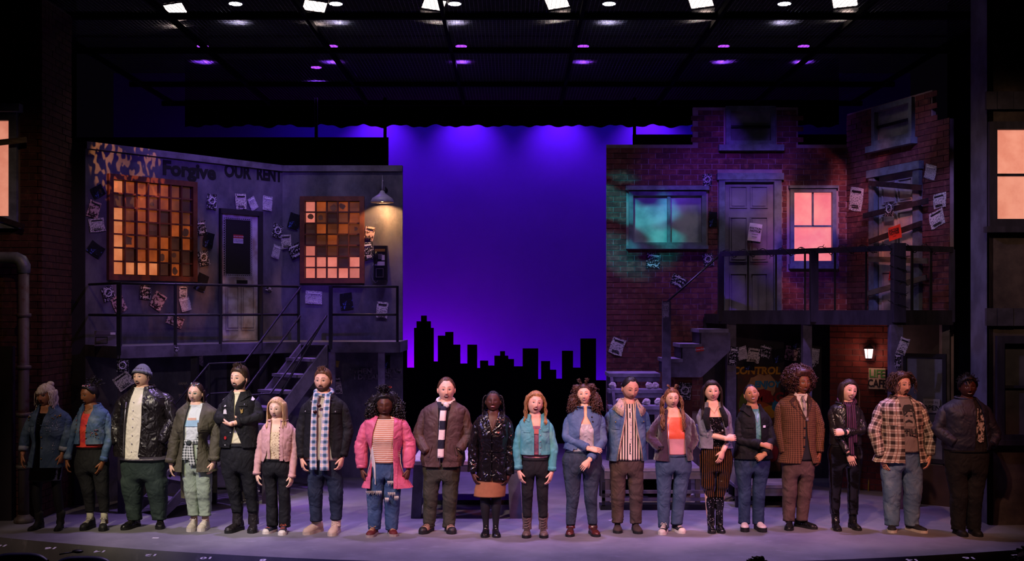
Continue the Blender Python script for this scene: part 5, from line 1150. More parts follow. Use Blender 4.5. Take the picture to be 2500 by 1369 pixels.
            if f['eye'] == 'open': s.fstrip(mb, [(ex+a*q, ez-bb*(1-q*q)) for q in (-1, -.5, 0, .5, 1)], [(ex+a*q, ez-bb*(1-q*q)-.0009) for q in (-1, -.5, 0, .5, 1)], 3, .0022)
            bz = f['browz']; tt = [(sg*(.012+.034*q), bz+.007*math.sin(q*2.4)-.002*q) for q in (0, .25, .5, .75, 1)]
            s.fstrip(mb, [(x, z+f['bt']*(1-.5*i/4)) for i, (x, z) in enumerate(tt)], tt, 3, .002)
        mw, mo, smi, mz = .0245+.004*f['smile'], f['mouth'], f['smile'], -.0625
        cv = lambda x: smi*.010*(x/mw)**2
        ol = [(mw*math.cos(k*math.pi/9), mz+cv(mw*math.cos(k*math.pi/9))+(.0062+mo*.55)*math.sin(k*math.pi/9)) for k in range(18)]
        s.fpoly(mb, ol, 4, .0016)
        iw = mw*.80; ih = max(mo*.62, .0008)
        s.fpoly(mb, [(iw*math.cos(k*math.pi/8), mz+cv(iw*math.cos(k*math.pi/8))+ih*math.sin(k*math.pi/8)) for k in range(16)], 5, .0028)
        if mo > .003 and f['teeth']:
            qs = (-.85, -.45, 0, .45, .85); td = 1.5 if smi >= .7 else (.75 if mo < .014 else .5); s.fstrip(mb, [(iw*q, mz+cv(iw*q)+ih*.9*math.sqrt(1-q*q)) for q in qs], [(iw*q, mz+cv(iw*q)+ih*(.9-td)*math.sqrt(1-q*q)) for q in qs], 6, .0036)
        # neck and torso, one surface
        N_ = 28; rings = []
        z0 = s.zc+.03; zz = [z0+(s.zn-z0)*i/26 for i in range(27)]
        for z in zz: rings.append([s.tp(z, math.pi+2*math.pi*k/N_, -.012*sm(s.zs-.10-z, 0, .1)) for k in range(N_)])
        hb_ = s.Hm @ Vector((0, .012, -.055)); nb = Vector((s.prof(s.zn)[0], 0, s.zn))
        for i in range(1, 6):
            q = i/5; c = nb.lerp(hb_, q); r = s.nr*(1.22-.28*sm(q, 0, .5)+.0*q); rings.append([c+Vector((r*math.sin(a), -r*1.05*math.cos(a), 0)) for a in [math.pi+2*math.pi*k/N_ for k in range(N_)]])
        mb.loft(rings, True, True, True, 0)
        for k, sg in ((0, -1), (1, 1)):
            hipc = Vector((s.cxh+sg*s.hiA*.48, 0, s.zc+.06)); path = polyline([hipc, s.kn[k]+Vector((0, .01, 0)), Vector((s.an[k].x, .055, .05))], 16, 2)
            r = pchip([(0, s.legw[0]*.70), (.45, s.legw[1]*.58), (.62, s.legw[1]*.54), (1, min(.034, s.legw[2]*.65))]); mb.tube(path, [r(i/15)[0] for i in range(16)], 12)
        for arm, sh, sg in ((s.armL, s.shL, -1), (s.armR, s.shR, 1)):
            p = s.armpath(arm, sh, sg, 22); r = pchip([(0, .042), (.2, .044), (.45, .036), (.6, .039), (.85, .031), (1, .027)]); mb.tube(p, [r(i/21)[0] for i in range(22)], 12)
            if hands and arm[2] is not None: s.hand(mb, arm, sg)
        EYEW = mat('eye_white', '#c8beb6', .3, bump=0, var=0); IR = mat('iris_'+f['iris'][1:], f['iris'], .2, bump=0, var=0); BR = mat('brow_'+f['brow'][1:], f['brow'], .7, bump=0, var=0)
        LP = mat('lips_'+f['lip'][1:], f['lip'], .4, bump=0, var=0); MD = mat('mouth_inside', '#4a1616', .6, bump=0, var=0); TE = mat('teeth', '#e6ded2', .3, bump=0, var=0); LD = mat('lid_'+(f['shadow'] or skin0)[1:], f['shadow'] or skin0, .5, bump=0, var=0)
        s.body_o = s.O(mb, 'body', [s.skin, EYEW, IR, BR, LP, MD, TE, LD])
        return s
    def armpath(s, arm, sh, sg, n=24):
        j = Vector((sh.x-sg*.014, 0.0, sh.z-.062)); inn = Vector((sh.x-sg*.085, .0, sh.z-.035))
        return polyline([inn, j, arm[0], arm[1]], n, 3)
    def hand(s, mb, arm, sg):
        el, wr, tip = arm[0], arm[1], arm[2]; D = (tip-wr); L = D.length; D.normalize(); pose = arm[3] if len(arm) > 3 else None
        curl, nrm = s.hpose.get('L' if sg < 0 else 'R', (.35, None)); sc_ = s.hs*.98
        Nn = Vector(nrm) if nrm else Vector((-sg*.85, .35, 0)); Nn = Nn-D*Nn.dot(D); Nn.normalize()
        T = D.cross(Nn); want = Vector((0, -1, 0)) if nrm is None else Vector(s.hthumb.get('L' if sg < 0 else 'R', (0, -.3, 1)))
        if T.dot(want) < 0: T = -T
        q = lambda d, t, n: wr+(D*d+T*t+Nn*n)*sc_
        rings = []
        for d, w_, th in ((-.03, .027, .022), (0, .027, .020), (.02, .032, .0185), (.045, .038, .017), (.07, .041, .015), (.085, .039, .012), (.092, .030, .008)):
            rings.append([q(d, w_*math.cos(a), th*math.sin(a)) for a in [2*math.pi*k/12 for k in range(12)]])
        mb.loft(rings, True, True, True, 0)
        for off, ln, r in ((.029, .068, .0085), (.010, .076, .0088), (-.009, .071, .0084), (-.027, .056, .0074)):
            base = q(.080, off, 0); dr = (D+T*off*1.2).normalized(); pts = [base-dr*.012*sc_, base]; ang = 0; p = base
            for k, fr in enumerate((.45, .30, .25)):
                ang += curl*(.75 if k == 0 else 1.0)*(1.15 if curl > .9 else 1); dd = dr*math.cos(ang)+Nn*math.sin(ang)
                for h_ in (.5, .5): p = p+dd*(ln*fr*h_*sc_); pts.append(p)
            mb.tube(pts, [r*sc_*(1-.05*i) for i in range(len(pts))], 7)
        base = q(.022, .026, .004); p = base; dr = (T*.75+D*.75+Nn*.25).normalized(); pts = [base-dr*.01]; ang = 0
        for k, fr in enumerate((.4, .33, .27)):
            pts.append(p); ang += .30*(1+curl); dd = (dr*math.cos(ang*.6)+(D*.6-T*.5+Nn*.5)*math.sin(ang*.6)).normalized(); p = p+dd*(.066*fr*sc_)
        pts.append(p); mb.tube(pts, [.0125*sc_, .0120*sc_, .0105*sc_, .009*sc_, .0065*sc_], 8)
    hpose = {}; hthumb = {}
    # ---------------- garments
    def trousers(s, m, top_v=None, hem_v=None, name='trousers', off=.012, amp=.007, legw=None, cuff=False, m2=None):
        lw = [x/s.U for x in legw] if legw else s.legw; N_ = 36; mb = MB(); H2 = N_//2; zt = s.Z(top_v) if top_v else s.zw; rings = []; fo = folds(amp*.6, s.seed, 7, 10)
        for i in range(9):
            z = zt+(s.zc-zt)*i/8
            ring = []
            for k in range(N_):
                t = 2*math.pi*k/N_; p = s.tp(z, t, off, n=2.25)
                if i: p.y -= fo(p, 0); p.x += fo(p+Vector((3, 3, 3)), 0)*.4
                ring.append(p)
            rings.append(ring)
        b = mb.pts([p for r in rings for p in r], [(p.x, p.z) for r in rings for p in r])
        for i in range(8):
            for k in range(N_): mb.face((b+i*N_+k, b+(i+1)*N_+k, b+(i+1)*N_+(k+1) % N_, b+i*N_+(k+1) % N_))
        inn = [Vector(p)*1 for p in rings[0]]; c0 = Vector((s.prof(zt)[0], 0, zt)); ib = mb.pts([c0.lerp(p, .93)+Vector((0, 0, -.03)) for p in inn])
        for k in range(N_): mb.face((b+k, b+(k+1) % N_, ib+(k+1) % N_, ib+k))
        last = b+8*N_; M_ = 5; fc, bc = rings[8][0], rings[8][H2]
        mid = mb.pts([bc.lerp(fc, (j+1)/(M_+1))+Vector((0, 0, -.035*math.sin(math.pi*(j+1)/(M_+1)))) for j in range(M_)])
        hem = [(s.Z(hem_v) if isinstance(hem_v, (int, float)) else (s.Z(hem_v[k]) if hem_v else s.an[k].z))-.018 for k in (0, 1)]
        for k, sg in ((1, 1), (0, -1)):
            idx = [last+(j if sg > 0 else (N_-j) % N_) for j in range(H2+1)]+[mid+j for j in range(M_)]
            top = [Vector(mb.v[j]) for j in idx]; z0 = s.zc; zk = s.kn[k].z; zh = hem[k]; hx = s.cxh+sg*(s.hiA*.5+.004)
            cen = pchip([(zh, s.an[k].x, .022), (zh+(zk-zh)*.5, s.an[k].x*.5+s.kn[k].x*.5, .022), (zk, s.kn[k].x, -.008), (zk+(z0-zk)*.55, s.kn[k].x*.5+hx*.5, .0), (z0-.02, hx, 0)])
            rad = pchip([(zh, lw[2], lw[2]*1.12), (zh+(zk-zh)*.5, lw[2]*.5+lw[1]*.5, (lw[2]*.5+lw[1]*.5)*1.08), (zk, lw[1], lw[1]*1.04), (zk+(z0-zk)*.55, (lw[0]+lw[1])*.5, (lw[0]+lw[1])*.53), (z0-.03, max(lw[0]*.98, s.hiA*.46), s.prof(z0)[2]*.90)])
            fo2 = folds(amp, s.seed+k*5, 6, 15); angs = []
            for p in top:
                d = p-Vector((hx, 0, 0)); angs.append(math.atan2(d.x, -d.y))
            prev = idx; nr_ = 38
            for i in range(1, nr_+1):
                u = i/nr_; z = z0+(zh-z0)*u; cx, cy = cen(z); a, bb = rad(z); bl = sm(u, 0, .14); ps = []; uv = []
                if cuff and u > .955: a += .006; bb += .006
                for q, an_ in enumerate(angs):
                    p = Vector((cx+a*sgp(math.sin(an_), .86), cy-bb*sgp(math.cos(an_), .80), z))
                    w_ = 1+.7*gs(z-zk, .07)+1.1*sm(u, .75, 1)+.6*sm(-u, -.18, 0)
                    o = fo2(p, u)*w_*sm(u, .02, .2); p += Vector((math.sin(an_), -math.cos(an_), 0))*o
                    if bl < 1: p = Vector((top[q].x, top[q].y, z+(top[q].z-z0)*(1-bl))).lerp(p, bl)
                    ps.append(p); uv.append((an_*.08, z))
                nb = mb.pts(ps, uv); cur = [nb+j for j in range(len(ps))]
                for j in range(len(idx)):
                    j2 = (j+1) % len(idx); q4 = (prev[j], cur[j], cur[j2], prev[j2]); mb.face(q4 if sg > 0 else q4[::-1])
                prev = cur
            ips = [Vector((cen(zh)[0]+(p.x-cen(zh)[0])*.86, cen(zh)[1]+(p.y-cen(zh)[1])*.86, zh+.02)) for p in ps]; nb = mb.pts(ips)
            for j in range(len(idx)): j2 = (j+1) % len(idx); q4 = (prev[j], nb+j, nb+j2, prev[j2]); mb.face(q4 if sg > 0 else q4[::-1])
        o = s.O(mb, name, m, recalc=True)
        wb = MB(); zt2 = zt-.035
        wb.loft([[s.tp(z, math.pi+2*math.pi*k/30, off+q, n=2.25) for k in range(30)] for z, q in ((zt2, .0), (zt2, .0025), (zt+.002, .0025), (zt+.002, -.01))], True); s.O(wb, 'waistband', m, o)
        return o
    def shirt(s, m, hem_v, name='shirt', off=.010, drop=.0, dropw=.9, amp=.004, flare=0, hemw=None, square=False, fz=9):
        zb = s.Z(hem_v); N_ = 44; R = 26; fo = folds(amp, s.seed+2, 5, fz); f = s.flarekeys(zb, hemw) if hemw else s.prof; cols = []
        rings = []; uvs = []
        for i in range(R+1):
            ring = []; uv = []
            for k in range(N_):
                t = math.pi+2*math.pi*k/N_; tt = abs((t+math.pi) % (2*math.pi)-math.pi); 
                dr = drop*(sm(dropw-tt, 0, dropw*.5) if not square else (1 if tt < dropw else max(0, 1-(tt-dropw)*6)))
                zt = s.zn-dr; z = zb+(zt-zb)*i/R; p = s.tp(z, t, off+flare*(1-i/R), f)
                o = fo(p, 0)*sm(i/R, -.05, .2)*1.0; p.y += o*(-math.cos(t)); p.x += o*math.sin(t); ring.append(p); uv.append((p.x if math.cos(t) > -.2 else p.x, p.z))
            rings.append(ring); uvs.append(uv)
        c = Vector((s.prof(zb)[0], 0, 0)); lo = [Vector((c.x+(p.x-c.x)*.9, p.y*.9, zb+.01)) for p in rings[0]]
        mb = MB(); mb.loft([lo]+rings, True, False, False, 0, [uvs[0]]+uvs); o = s.O(mb, name, m)
        if drop == 0:
            r2 = MB(); r2.loft([[s.tp(s.zn+dz, math.pi+2*math.pi*k/30, off+q) for k in range(30)] for dz, q in ((-.015, .002), (-.012, .006), (.004, .005), (.004, -.004))], True); s.O(r2, 'neckband', m, o)
        return o
    def flarekeys(s, zb, hemw):
        a = max((hemw[1]-hemw[0])/2/s.U, s.prof(zb)[1]*.98); cx = (s.X(hemw[0])+s.X(hemw[1]))/2 if a > s.prof(zb)[1] else s.prof(zb)[0]; ks = [k for k in s.keys if k[0] > zb+.16]
        b = max(s.prof(zb)[2], s.prof(zb+.1)[2]); return pchip(ks+[(zb, cx, a, b*1.02+.0)])
    def jacket(s, m, hem, opening, off=.024, name='jacket', amp=.007, ragged=0, tuck=0, n=2.35, th=.010, top=0, lining=None, fx=5, fz=11):
        """open-fronted shell; hem=(uL,uR,v); opening=[(v,uL,uR),...]"""
        zb = s.Z(hem[2]); f = s.flarekeys(zb, hem) if hem[0] is not None else s.prof; s.jf, s.joff, s.jzb = f, off, zb
        fl = lerpf([(s.Z(v), s.X(a)) for v, a, b_ in opening]); fr = lerpf([(s.Z(v), s.X(b_)) for v, a, b_ in opening]); s.jfl, s.jfr = fl, fr
        R, C = 34, 56; fo = folds(amp*1.35, s.seed+4, fx, fz); outer = []; inner = []; uvs = []
        ztop = s.zn+top
        for i in range(R+1):
            z = zb+(ztop-zb)*i/R; cx, a, b_ = f(z); q = lambda x, a=a: math.asin(sgp(min(max((x-cx)/(a+off), -.985), .985), n/2)); t0, t1 = q(fr(z)), q(fl(z))+2*math.pi; ro = []; ri = []; uv = []
            tk = tuck*(1-sm(i/R, 0, .10))
            for k in range(C+1):
                t = t0+(t1-t0)*k/C; p = s.tp(z, t, off-tk, f, n); o = fo(p, 0)*sm(min(k, C-k)/C, -.02, .06)*sm(i/R, -.05, .06); d = Vector((math.sin(t), -math.cos(t), 0)); p = p+d*o
                if ragged and i == 0: p.z += s.rnd.uniform(-ragged, ragged)
                ro.append(p); ri.append(p-d*th); uv.append(((t-math.pi)*.17, z))
            outer.append(ro); inner.append(ri); uvs.append(uv)
        mb = MB(); mb.loft(outer, False, m=0, uvs=uvs); mb.loft(inner, False, m=1 if lining else 0, flip=True, uvs=uvs)
        e = lambda A_, B_: mb.loft([A_, B_], False, m=0)
        mb.loft([inner[0], outer[0]], False); mb.loft([outer[-1], inner[-1]], False)
        mb.loft([[r[0] for r in inner], [r[0] for r in outer]], False); mb.loft([[r[-1] for r in outer], [r[-1] for r in inner]], False)
        s.jo = s.O(mb, name, [m, lining] if lining else m, recalc=False); s.jm = m
        return s.jo
    def sleeves(s, m, r=(.074, .066, .056, .050), parent=None, amp=.006, end=(1, 1), cuff=.0, cuffm=None, sides='LR', n=20, extra=(0, 0), fz=16, gather=0, elbow=1.0):
        for arm, sh, sg, nm, k in ((s.armL, s.shL, -1, 'L', 0), (s.armR, s.shR, 1, 'R', 1)):
            if nm not in sides: continue
            r_ = [q*.90 for q in r]; path = s.armpath(arm, sh, sg, 40); e = end[k]; path = path[:max(4, int(40*e))]
            if extra[k]: d = (path[-1]-path[-2]).normalized(); path += [path[-1]+d*extra[k]*q for q in (.5, 1)]
            kk = len(path); rr = pchip([(0, r_[0]*.70), (.10, r_[0]*.92), (.22, r_[0]), (.45, r_[1]), (.6, r_[1]*elbow), (.85, r_[2]), (1, r_[3])]); fo = folds(amp*1.5, s.seed+7+k, 7, fz); mb = MB()
            el = arm[0]
            dsp = lambda q, u: fo(q, u)*(.6+1.2*gs((q-el).length, .10)+gather*gs((q-path[-1]).length, .1))*sm(u, 0, .1)
            rads = [rr(i/(kk-1))[0] for i in range(kk)]
            p2 = path+[path[-1], path[-3]]; r2 = rads+[rads[-1]*.86, rads[-1]*.80]
            mb.tube(p2, r2, n, disp=dsp, caps=False); o = s.O(mb, 'sleeve', m, parent if parent is not None else s.jo)
            if cuff:
                d = (path[-1]-path[-3]).normalized(); c = MB(); a0 = path[-1]-d*cuff; R_ = rads[-1]
                c.tube([a0, a0+d*.002, path[-1]-d*.002, path[-1]+d*.003, path[-1]-d*.01], [R_*.98, R_*1.05+.003, R_*1.05+.003, R_*1.0, R_*.8], n, caps=False); s.O(c, 'cuff', cuffm or m, o)
    def collar(s, m, h=.045, fall=.05, spread=.012, tip=.035, name='collar', off=.026, noise_=0, th=.006, base=0, lean=.5, parent=None):
        """fold-over collar round the neck, open at the front where the jacket is open"""
        h *= .8; spread *= .6; lean *= .6; z0 = s.zn-.004+base; f = s.jf; cx, a, b_ = f(s.zn); q = lambda x: math.asin(sgp(min(max((x-cx)/(a+off), -.97), .97), 2.35/2))
        t0, t1 = q(s.jfr(s.zn)), q(s.jfl(s.zn))+2*math.pi; t0, t1 = max(t0, .16), min(t1, 2*math.pi-.16); C = 34; cols = []
        o_ = Vector((s.seed*3.3, 0, 0))
        for k in range(C+1):
            u = k/C; t = t0+(t1-t0)*u; e = abs(u-.5)*2; d = Vector((math.sin(t), -math.cos(t), 0)); hh = h*(1-.45*e**2); ff = fall+tip*sm(e, .72, 1)
            p0 = s.tp(s.zn-.01, t, off-.010, f)+Vector((0, 0, base)); p1 = p0+d*(-.004)+Vector((0, 0, hh)); p2 = p1+d*.012+Vector((0, 0, .001)); drop_ = hh+ff*.55
            p3 = p0+d*(.012+spread)+Vector((0, 0, hh-ff*.5)); p4 = p0+d*(.016+spread*2+lean*.03)+Vector((0, 0, hh-ff)); p5 = p4-d*th
            ps = [p0, p1, p2, p3, p4, p5, p3-d*th]
            if noise_: ps = [p+d*noise_*mnoise.noise(p*70+o_)+Vector((0, 0, noise_*.6*mnoise.noise(p*80-o_))) for p in ps]
            cols.append(ps)
        mb = MB(); mb.loft(cols, False, flip=False)
        for c in (0, C): mb.face([mb.pts([p]) for p in cols[c]][::(1 if c else -1)])
        return s.O(mb, name, m, parent if parent is not None else s.jo, smooth=bool(noise_), recalc=True)
    def on_jacket(s, u, v, extra=.004): return s.front(u, v, s.joff+extra, s.jf)
    def patch(s, u0, v0, u1, v1, m, name='pocket', extra=.006, parent=None, pts=None, th=.004, off=None, f=None):
        """thin piece lying on the jacket front (or on the torso when off is given)"""
        P_ = pts or [(u0, v0), (u1, v0), (u1, v1), (u0, v1)]; g = []
        nu = 5
        if pts is None:
            grid = [[(u0+(u1-u0)*i/4, v0+(v1-v0)*j/4) for i in range(5)] for j in range(5)]
            rows = [[s.front(a, b_, (off if off is not None else s.joff)+extra, f or (s.jf if off is None else None)) for a, b_ in r] for r in grid]
            mb = MB(); mb.loft(rows, False, uvs=[[(a/s.U, -b_/s.U) for a, b_ in r] for r in grid]); back = [[p+Vector((0, th+extra, 0)) for p in r] for r in rows]
            ring = rows[0]+[r[-1] for r in rows[1:]]+rows[-1][-2::-1]+[r[0] for r in rows[-2:0:-1]]; br = [p+Vector((0, th+extra, 0)) for p in ring]; mb.loft([br, ring], True)
        else:
            mb = MB(); ps = [s.front(a, b_, (off if off is not None else s.joff)+extra, f or (s.jf if off is None else None)) for a, b_ in P_]
            c = sum(ps, Vector())/len(ps); b = mb.pts([c]+ps); k = len(ps)
            for i in range(k): mb.face((b, b+1+i, b+1+(i+1) % k))
            mb.loft([ps, [p+Vector((0, th+extra, 0)) for p in ps]], True)
        return s.O(mb, name, m, parent if parent is not None else getattr(s, 'jo', None), smooth=False, recalc=True)
    def buttons(s, pts, m, r=.008, name='button', parent=None, extra=.006, off=None):
        for u, v in pts:
            p = s.front(u, v, (off if off is not None else s.joff)+extra, s.jf if off is None else None); mb = MB(); mb.tube([p+Vector((0, .006, 0)), p+Vector((0, -.002, 0)), p+Vector((0, -.004, 0))], [r, r, r*.7], 10, ref=(1, 0, 0)); s.O(mb, name, m, parent if parent is not None else s.jo)
    def tubepart(s, pts, r, m, name, parent=None, n=8, flat=1, disp=None, ref=(0, -1, 0)):
        mb = MB(); mb.tube(pts, r, n, flat=flat, disp=disp, ref=ref); return s.O(mb, name, m, parent)
    def strip(s, pts, wd, m, name, th=.014, parent=None, off=.05, amp=.004, end_fringe=None, f=None, n=26):
        """scarf end hanging on the front: pts [(u,v,extra_off)] , wd half width (m, number or list)"""
        ps = [s.front(p[0], p[1], off+(p[2] if len(p) > 2 else 0), f) for p in pts]; path = polyline(ps, n, 2); fo = folds(amp, s.seed+11, 9, 6); mb = MB(); rings = []; uvs = []
        for i, p in enumerate(path):
            w_ = wd if isinstance(wd, (int, float)) else wd[0]+(wd[1]-wd[0])*i/(n-1); ring = []; uv = []
            for k in range(14):
                a = 2*math.pi*k/14; x = w_*sgp(math.cos(a), .6); y = th*sgp(math.sin(a), .8); d = fo(Vector((p.x+x, 0, p.z*.35)), 0)*1.4+.006*math.sin(x*150+s.seed)
                ring.append(p+Vector((x, y+d, 0))); uv.append((x, p.z))
            rings.append(ring); uvs.append(uv)
        mb.loft(rings, True, True, True, 0, uvs); o = s.O(mb, name, m, parent, recalc=True)
        if end_fringe:
            e = path[-1]; w_ = wd if isinstance(wd, (int, float)) else wd[1]
            mb = MB()
            for k in range(9): x = -w_+2*w_*k/8; mb.tube([e+Vector((x, 0, .01)), e+Vector((x+.002, -.002, -.02)), e+Vector((x-.002, 0, -.04))], [.004, .0035, .002], 5)
            s.O(mb, 'fringe', end_fringe, o)
        return o
    def neckloop(s, m, name='scarf_loop', r=.030, z=None, a=None, tilt=.03, parent=None, lo=.0):
        cx = s.prof(s.zn)[0]; z = (s.zn+.012 if z is None else z); A = s.nr+.028 if a is None else a; pts = []
        for k in range(25): t = 2*math.pi*k/24; pts.append((cx+A*math.sin(t), -A*1.0*math.cos(t), z-tilt*math.cos(t)+lo))
        return s.tubepart(pts, (r), m, name, parent, 12, disp=folds(.005, s.seed, 14, 14), flat=.75)
    def skirt(s, m, top_v, hem_v, hw, name='skirt', amp=.006, depth=1.0):
        zt, zb = s.Z(top_v), s.Z(hem_v); a1 = (hw[1]-hw[0])/2/s.U; c1 = (s.X(hw[0])+s.X(hw[1]))/2; fo = folds(amp, s.seed+3, 10, 3); rings = []; cx0, a0, b0 = s.prof(zt)
        for i in range(18):
            u = i/17; z = zt+(zb-zt)*u; cx = cx0+(c1-cx0)*u; a = a0+.014+(a1-a0-.014)*sm(u, 0, .8); b_ = (b0+.014)*(1+.12*u)*depth; ring = []
            for k in range(40): t = math.pi+2*math.pi*k/40; p = Vector((cx+a*math.sin(t), -b_*math.cos(t), z)); o = fo(p, 0)*u; ring.append(p+Vector((math.sin(t), -math.cos(t), 0))*o)
            rings.append(ring)
        rings.append([Vector((c1+(p.x-c1)*.92, p.y*.92, p.z+.015)) for p in rings[-1]]); mb = MB(); mb.loft(rings, True, flip=True); return s.O(mb, name, m, recalc=True)
    def tights(s, m, name='tights', radii=(.075, .055, .052, .036)):
        for k, sg in ((0, -1), (1, 1)):
            hipc = Vector((s.cxh+sg*s.hiA*.46, 0, s.zc+.10)); path = polyline([hipc, s.kn[k], Vector((s.an[k].x, .03, s.an[k].z)), Vector((s.an[k].x, .03, .05))], 28, 2)
            r = pchip([(0, radii[0]), (.42, radii[1]), (.60, radii[2]*1.06), (.9, radii[3]), (1, radii[3]*.95)]); mb = MB(); mb.tube(path, [r(i/27)[0] for i in range(28)], 16); s.O(mb, 'stocking_leg', m)
    # ---------------- shoes
    def shoe(s, k, m, sole, L=.27, W=.048, hgt=.085, solet=.022, toe_m=None, lace_m=None, shaft=None, shaft_m=None, heel=0, round_=.9, tongue=None, name='shoe', lace_n=4, toe_cap=.80):
        tx, ty = s.toes[k]; ax = s.an[k].x; yaw = math.asin(min(max((tx-ax)/(L*.72), -.93), .93)); fwd = Vector((math.sin(yaw), -math.cos(yaw), 0)); sd = Vector((math.cos(yaw), math.sin(yaw), 0)); heelp = Vector((tx, ty, 0))-fwd*L
        wf = pchip([(0, .55), (.06, .66), (.25, .70), (.45, .78), (.70, 1.0), (.86, .90), (.95, .62*round_), (1, .22)]); hf = pchip([(0, .90), (.10, 1.0), (.28, 1.02), (.42, .84), (.62, .60), (.80, .48), (.93, .38), (1, .12)])
        o = empty(name); o.parent = s.root; hz = heel
        zb = lambda u: solet+hz*(1-sm(u, .25, .62))
        mb = MB(); rings = []
        for i in range(24):
            u = i/23; w_ = W*wf(u)[0]; h = hgt*hf(u)[0]; c = heelp+fwd*(L*u); ring = []
            for q in range(15):
                a = math.pi*q/14; ring.append(c+sd*(w_*sgp(math.cos(a), .85))+Vector((0, 0, zb(u)+h*sgp(math.sin(a), .80))))
            rings.append(ring)
        mb.loft(rings, True, True, True); s.O(mb, 'upper', m, o, recalc=True)
        mb = MB(); up, lo = [], []; out = [(u, sg) for u in [i/15 for i in range(16)] for sg in (1,)]+[(1-i/15, -1) for i in range(16)]
        for u, sg in out: p = heelp+fwd*(L*(u*1.02-.01))+sd*(sg*(W*wf(min(max(u, 0), 1))[0]+.004)); up.append(p+Vector((0, 0, zb(u)+.006))); lo.append(p+Vector((0, 0, 0 if (not heel or u > .62 or u < .27) else zb(u)-.018)))
        mb.loft([lo, up], True, True, True); s.O(mb, 'sole', sole, o, smooth=False, recalc=True)
        if toe_m:
            mb = MB(); rings = []
            for i in range(9):
                u = toe_cap+(1-toe_cap)*i/8; w_ = W*wf(u)[0]+.002; h = hgt*hf(u)[0]+.002; c = heelp+fwd*(L*u+.001); rings.append([c+sd*(w_*sgp(math.cos(math.pi*q/14), .85))+Vector((0, 0, zb(u)+h*sgp(math.sin(math.pi*q/14), .8))) for q in range(15)])
            mb.loft(rings, True, True, True); s.O(mb, 'toe_cap', toe_m, o, recalc=True)
        if lace_m:
            for i in range(lace_n):
                u = .40+.28*i/max(lace_n-1, 1); c = heelp+fwd*(L*u)+Vector((0, 0, zb(u)+hgt*hf(u)[0]+.002)); w_ = W*.42*wf(u)[0]/.8; mb = MB(); mb.tube([c+sd*w_*1.2+Vector((0, 0, -.010))-fwd*.006, c+sd*w_*.4, c-sd*w_*.4, c-sd*w_*1.2+Vector((0, 0, -.010))+fwd*.006], .0038, 6, ref=(0, 0, 1)); s.O(mb, 'lace', lace_m, o)
            c = heelp+fwd*(L*.36)+Vector((0, 0, zb(.36)+hgt*.95))
            for sg in (-1, 1): mb = MB(); mb.tube([c, c+sd*sg*.022+Vector((0, 0, .012)), c+sd*sg*.036+fwd*.02+Vector((0, 0, -.004)), c+sd*sg*.018+fwd*.02+Vector((0, 0, -.006)), c], .003, 5); s.O(mb, 'lace', lace_m, o)
        if shaft:
            zt, r0, r1 = shaft; ap = heelp+fwd*(L*.30); mb = MB(); top = Vector((s.an[k].x, .03, zt)); path = [ap.lerp(top, q)*1 for q in (0, .2, .4, .6, .8, 1)]
            for i, q in enumerate((0, .2, .4, .6, .8, 1)): path[i].z = .045+solet+(zt-.045-solet)*q
            mb.tube(path+[path[-1]+Vector((0, 0, -.02))], [r0*1.02, r0*1.02, r0*.96, (r0*.5+r1*.5), r1*.96, r1, r1*.85], 18, disp=folds(.006, s.seed+k, 8, 22), caps=False); s.O(mb, 'boot_shaft', shaft_m or m, o)
            if lace_m:
                for i in range(5): z = .09+(zt-.11)*i/5; c = ap.lerp(top, (z-.05)/(zt-.05)); c.z = z; rr = r0*.5+r1*.5; mb = MB(); mb.tube([c+fwd*(rr*.86)+sd*.026+Vector((0, 0, .012)), c+fwd*(rr+.004), c+fwd*(rr*.86)-sd*.026-Vector((0, 0, .004))], .0035, 5); s.O(mb, 'lace', lace_m, o)
        return o
    def shoes(s, *a, **kw): return [s.shoe(0, *a, **kw), s.shoe(1, *a, **kw)]
    # ---------------- hair
    def cap(s, m, kind='std', th=.012, amp=.004, freq=60, name='hair', top=0.0, shiftf=None, streak=(1, 1, 3), parent=None):
        hl = hairline(kind); mb = MB(); ids = {}; o_ = Vector((s.seed*2.2, 0, 0)); V = []
        Hm = s.Hm
        def pt(i, j):
            a, p = AZ[i % NAZ], PO[j]; v = head_point(a, p, s.fat); dz = math.cos(p); mk = dz-hl(abs(a)); w_ = sm(mk, 0, .16); nrm = Vector((math.sin(p)*math.sin(a), -math.sin(p)*math.cos(a), dz))
            e = th*w_+top*sm(dz, .3, .9)*w_+amp*w_*mnoise.noise(Vector((v.x*freq*streak[0], v.y*freq*streak[1], v.z*freq*streak[2]))+o_)-.002*(1-w_); return mk, Hm @ (v+nrm*e)
        G = [[pt(i, j) for i in range(NAZ)] for j in range(len(PO))]
        def vid(i, j):
            k = (i % NAZ, j)
            if k not in ids: ids[k] = mb.pts([G[j][i % NAZ][1]])
            return ids[k]
        for j in range(len(PO)-1):
            for i in range(NAZ):
                if all(G[jj][ii % NAZ][0] > -.06 for ii, jj in ((i, j), (i+1, j), (i, j+1), (i+1, j+1))): mb.face((vid(i, j), vid(i, j+1), vid(i+1, j+1), vid(i+1, j)))
        t = mb.pts([Hm @ Vector((0, 0, HH_+th+top))])
        for i in range(NAZ): mb.face((vid(i, 0), vid(i+1, 0), t))
        s.hmb = mb; s.hmat = m; s.hkind = kind; s.hth = th; return mb
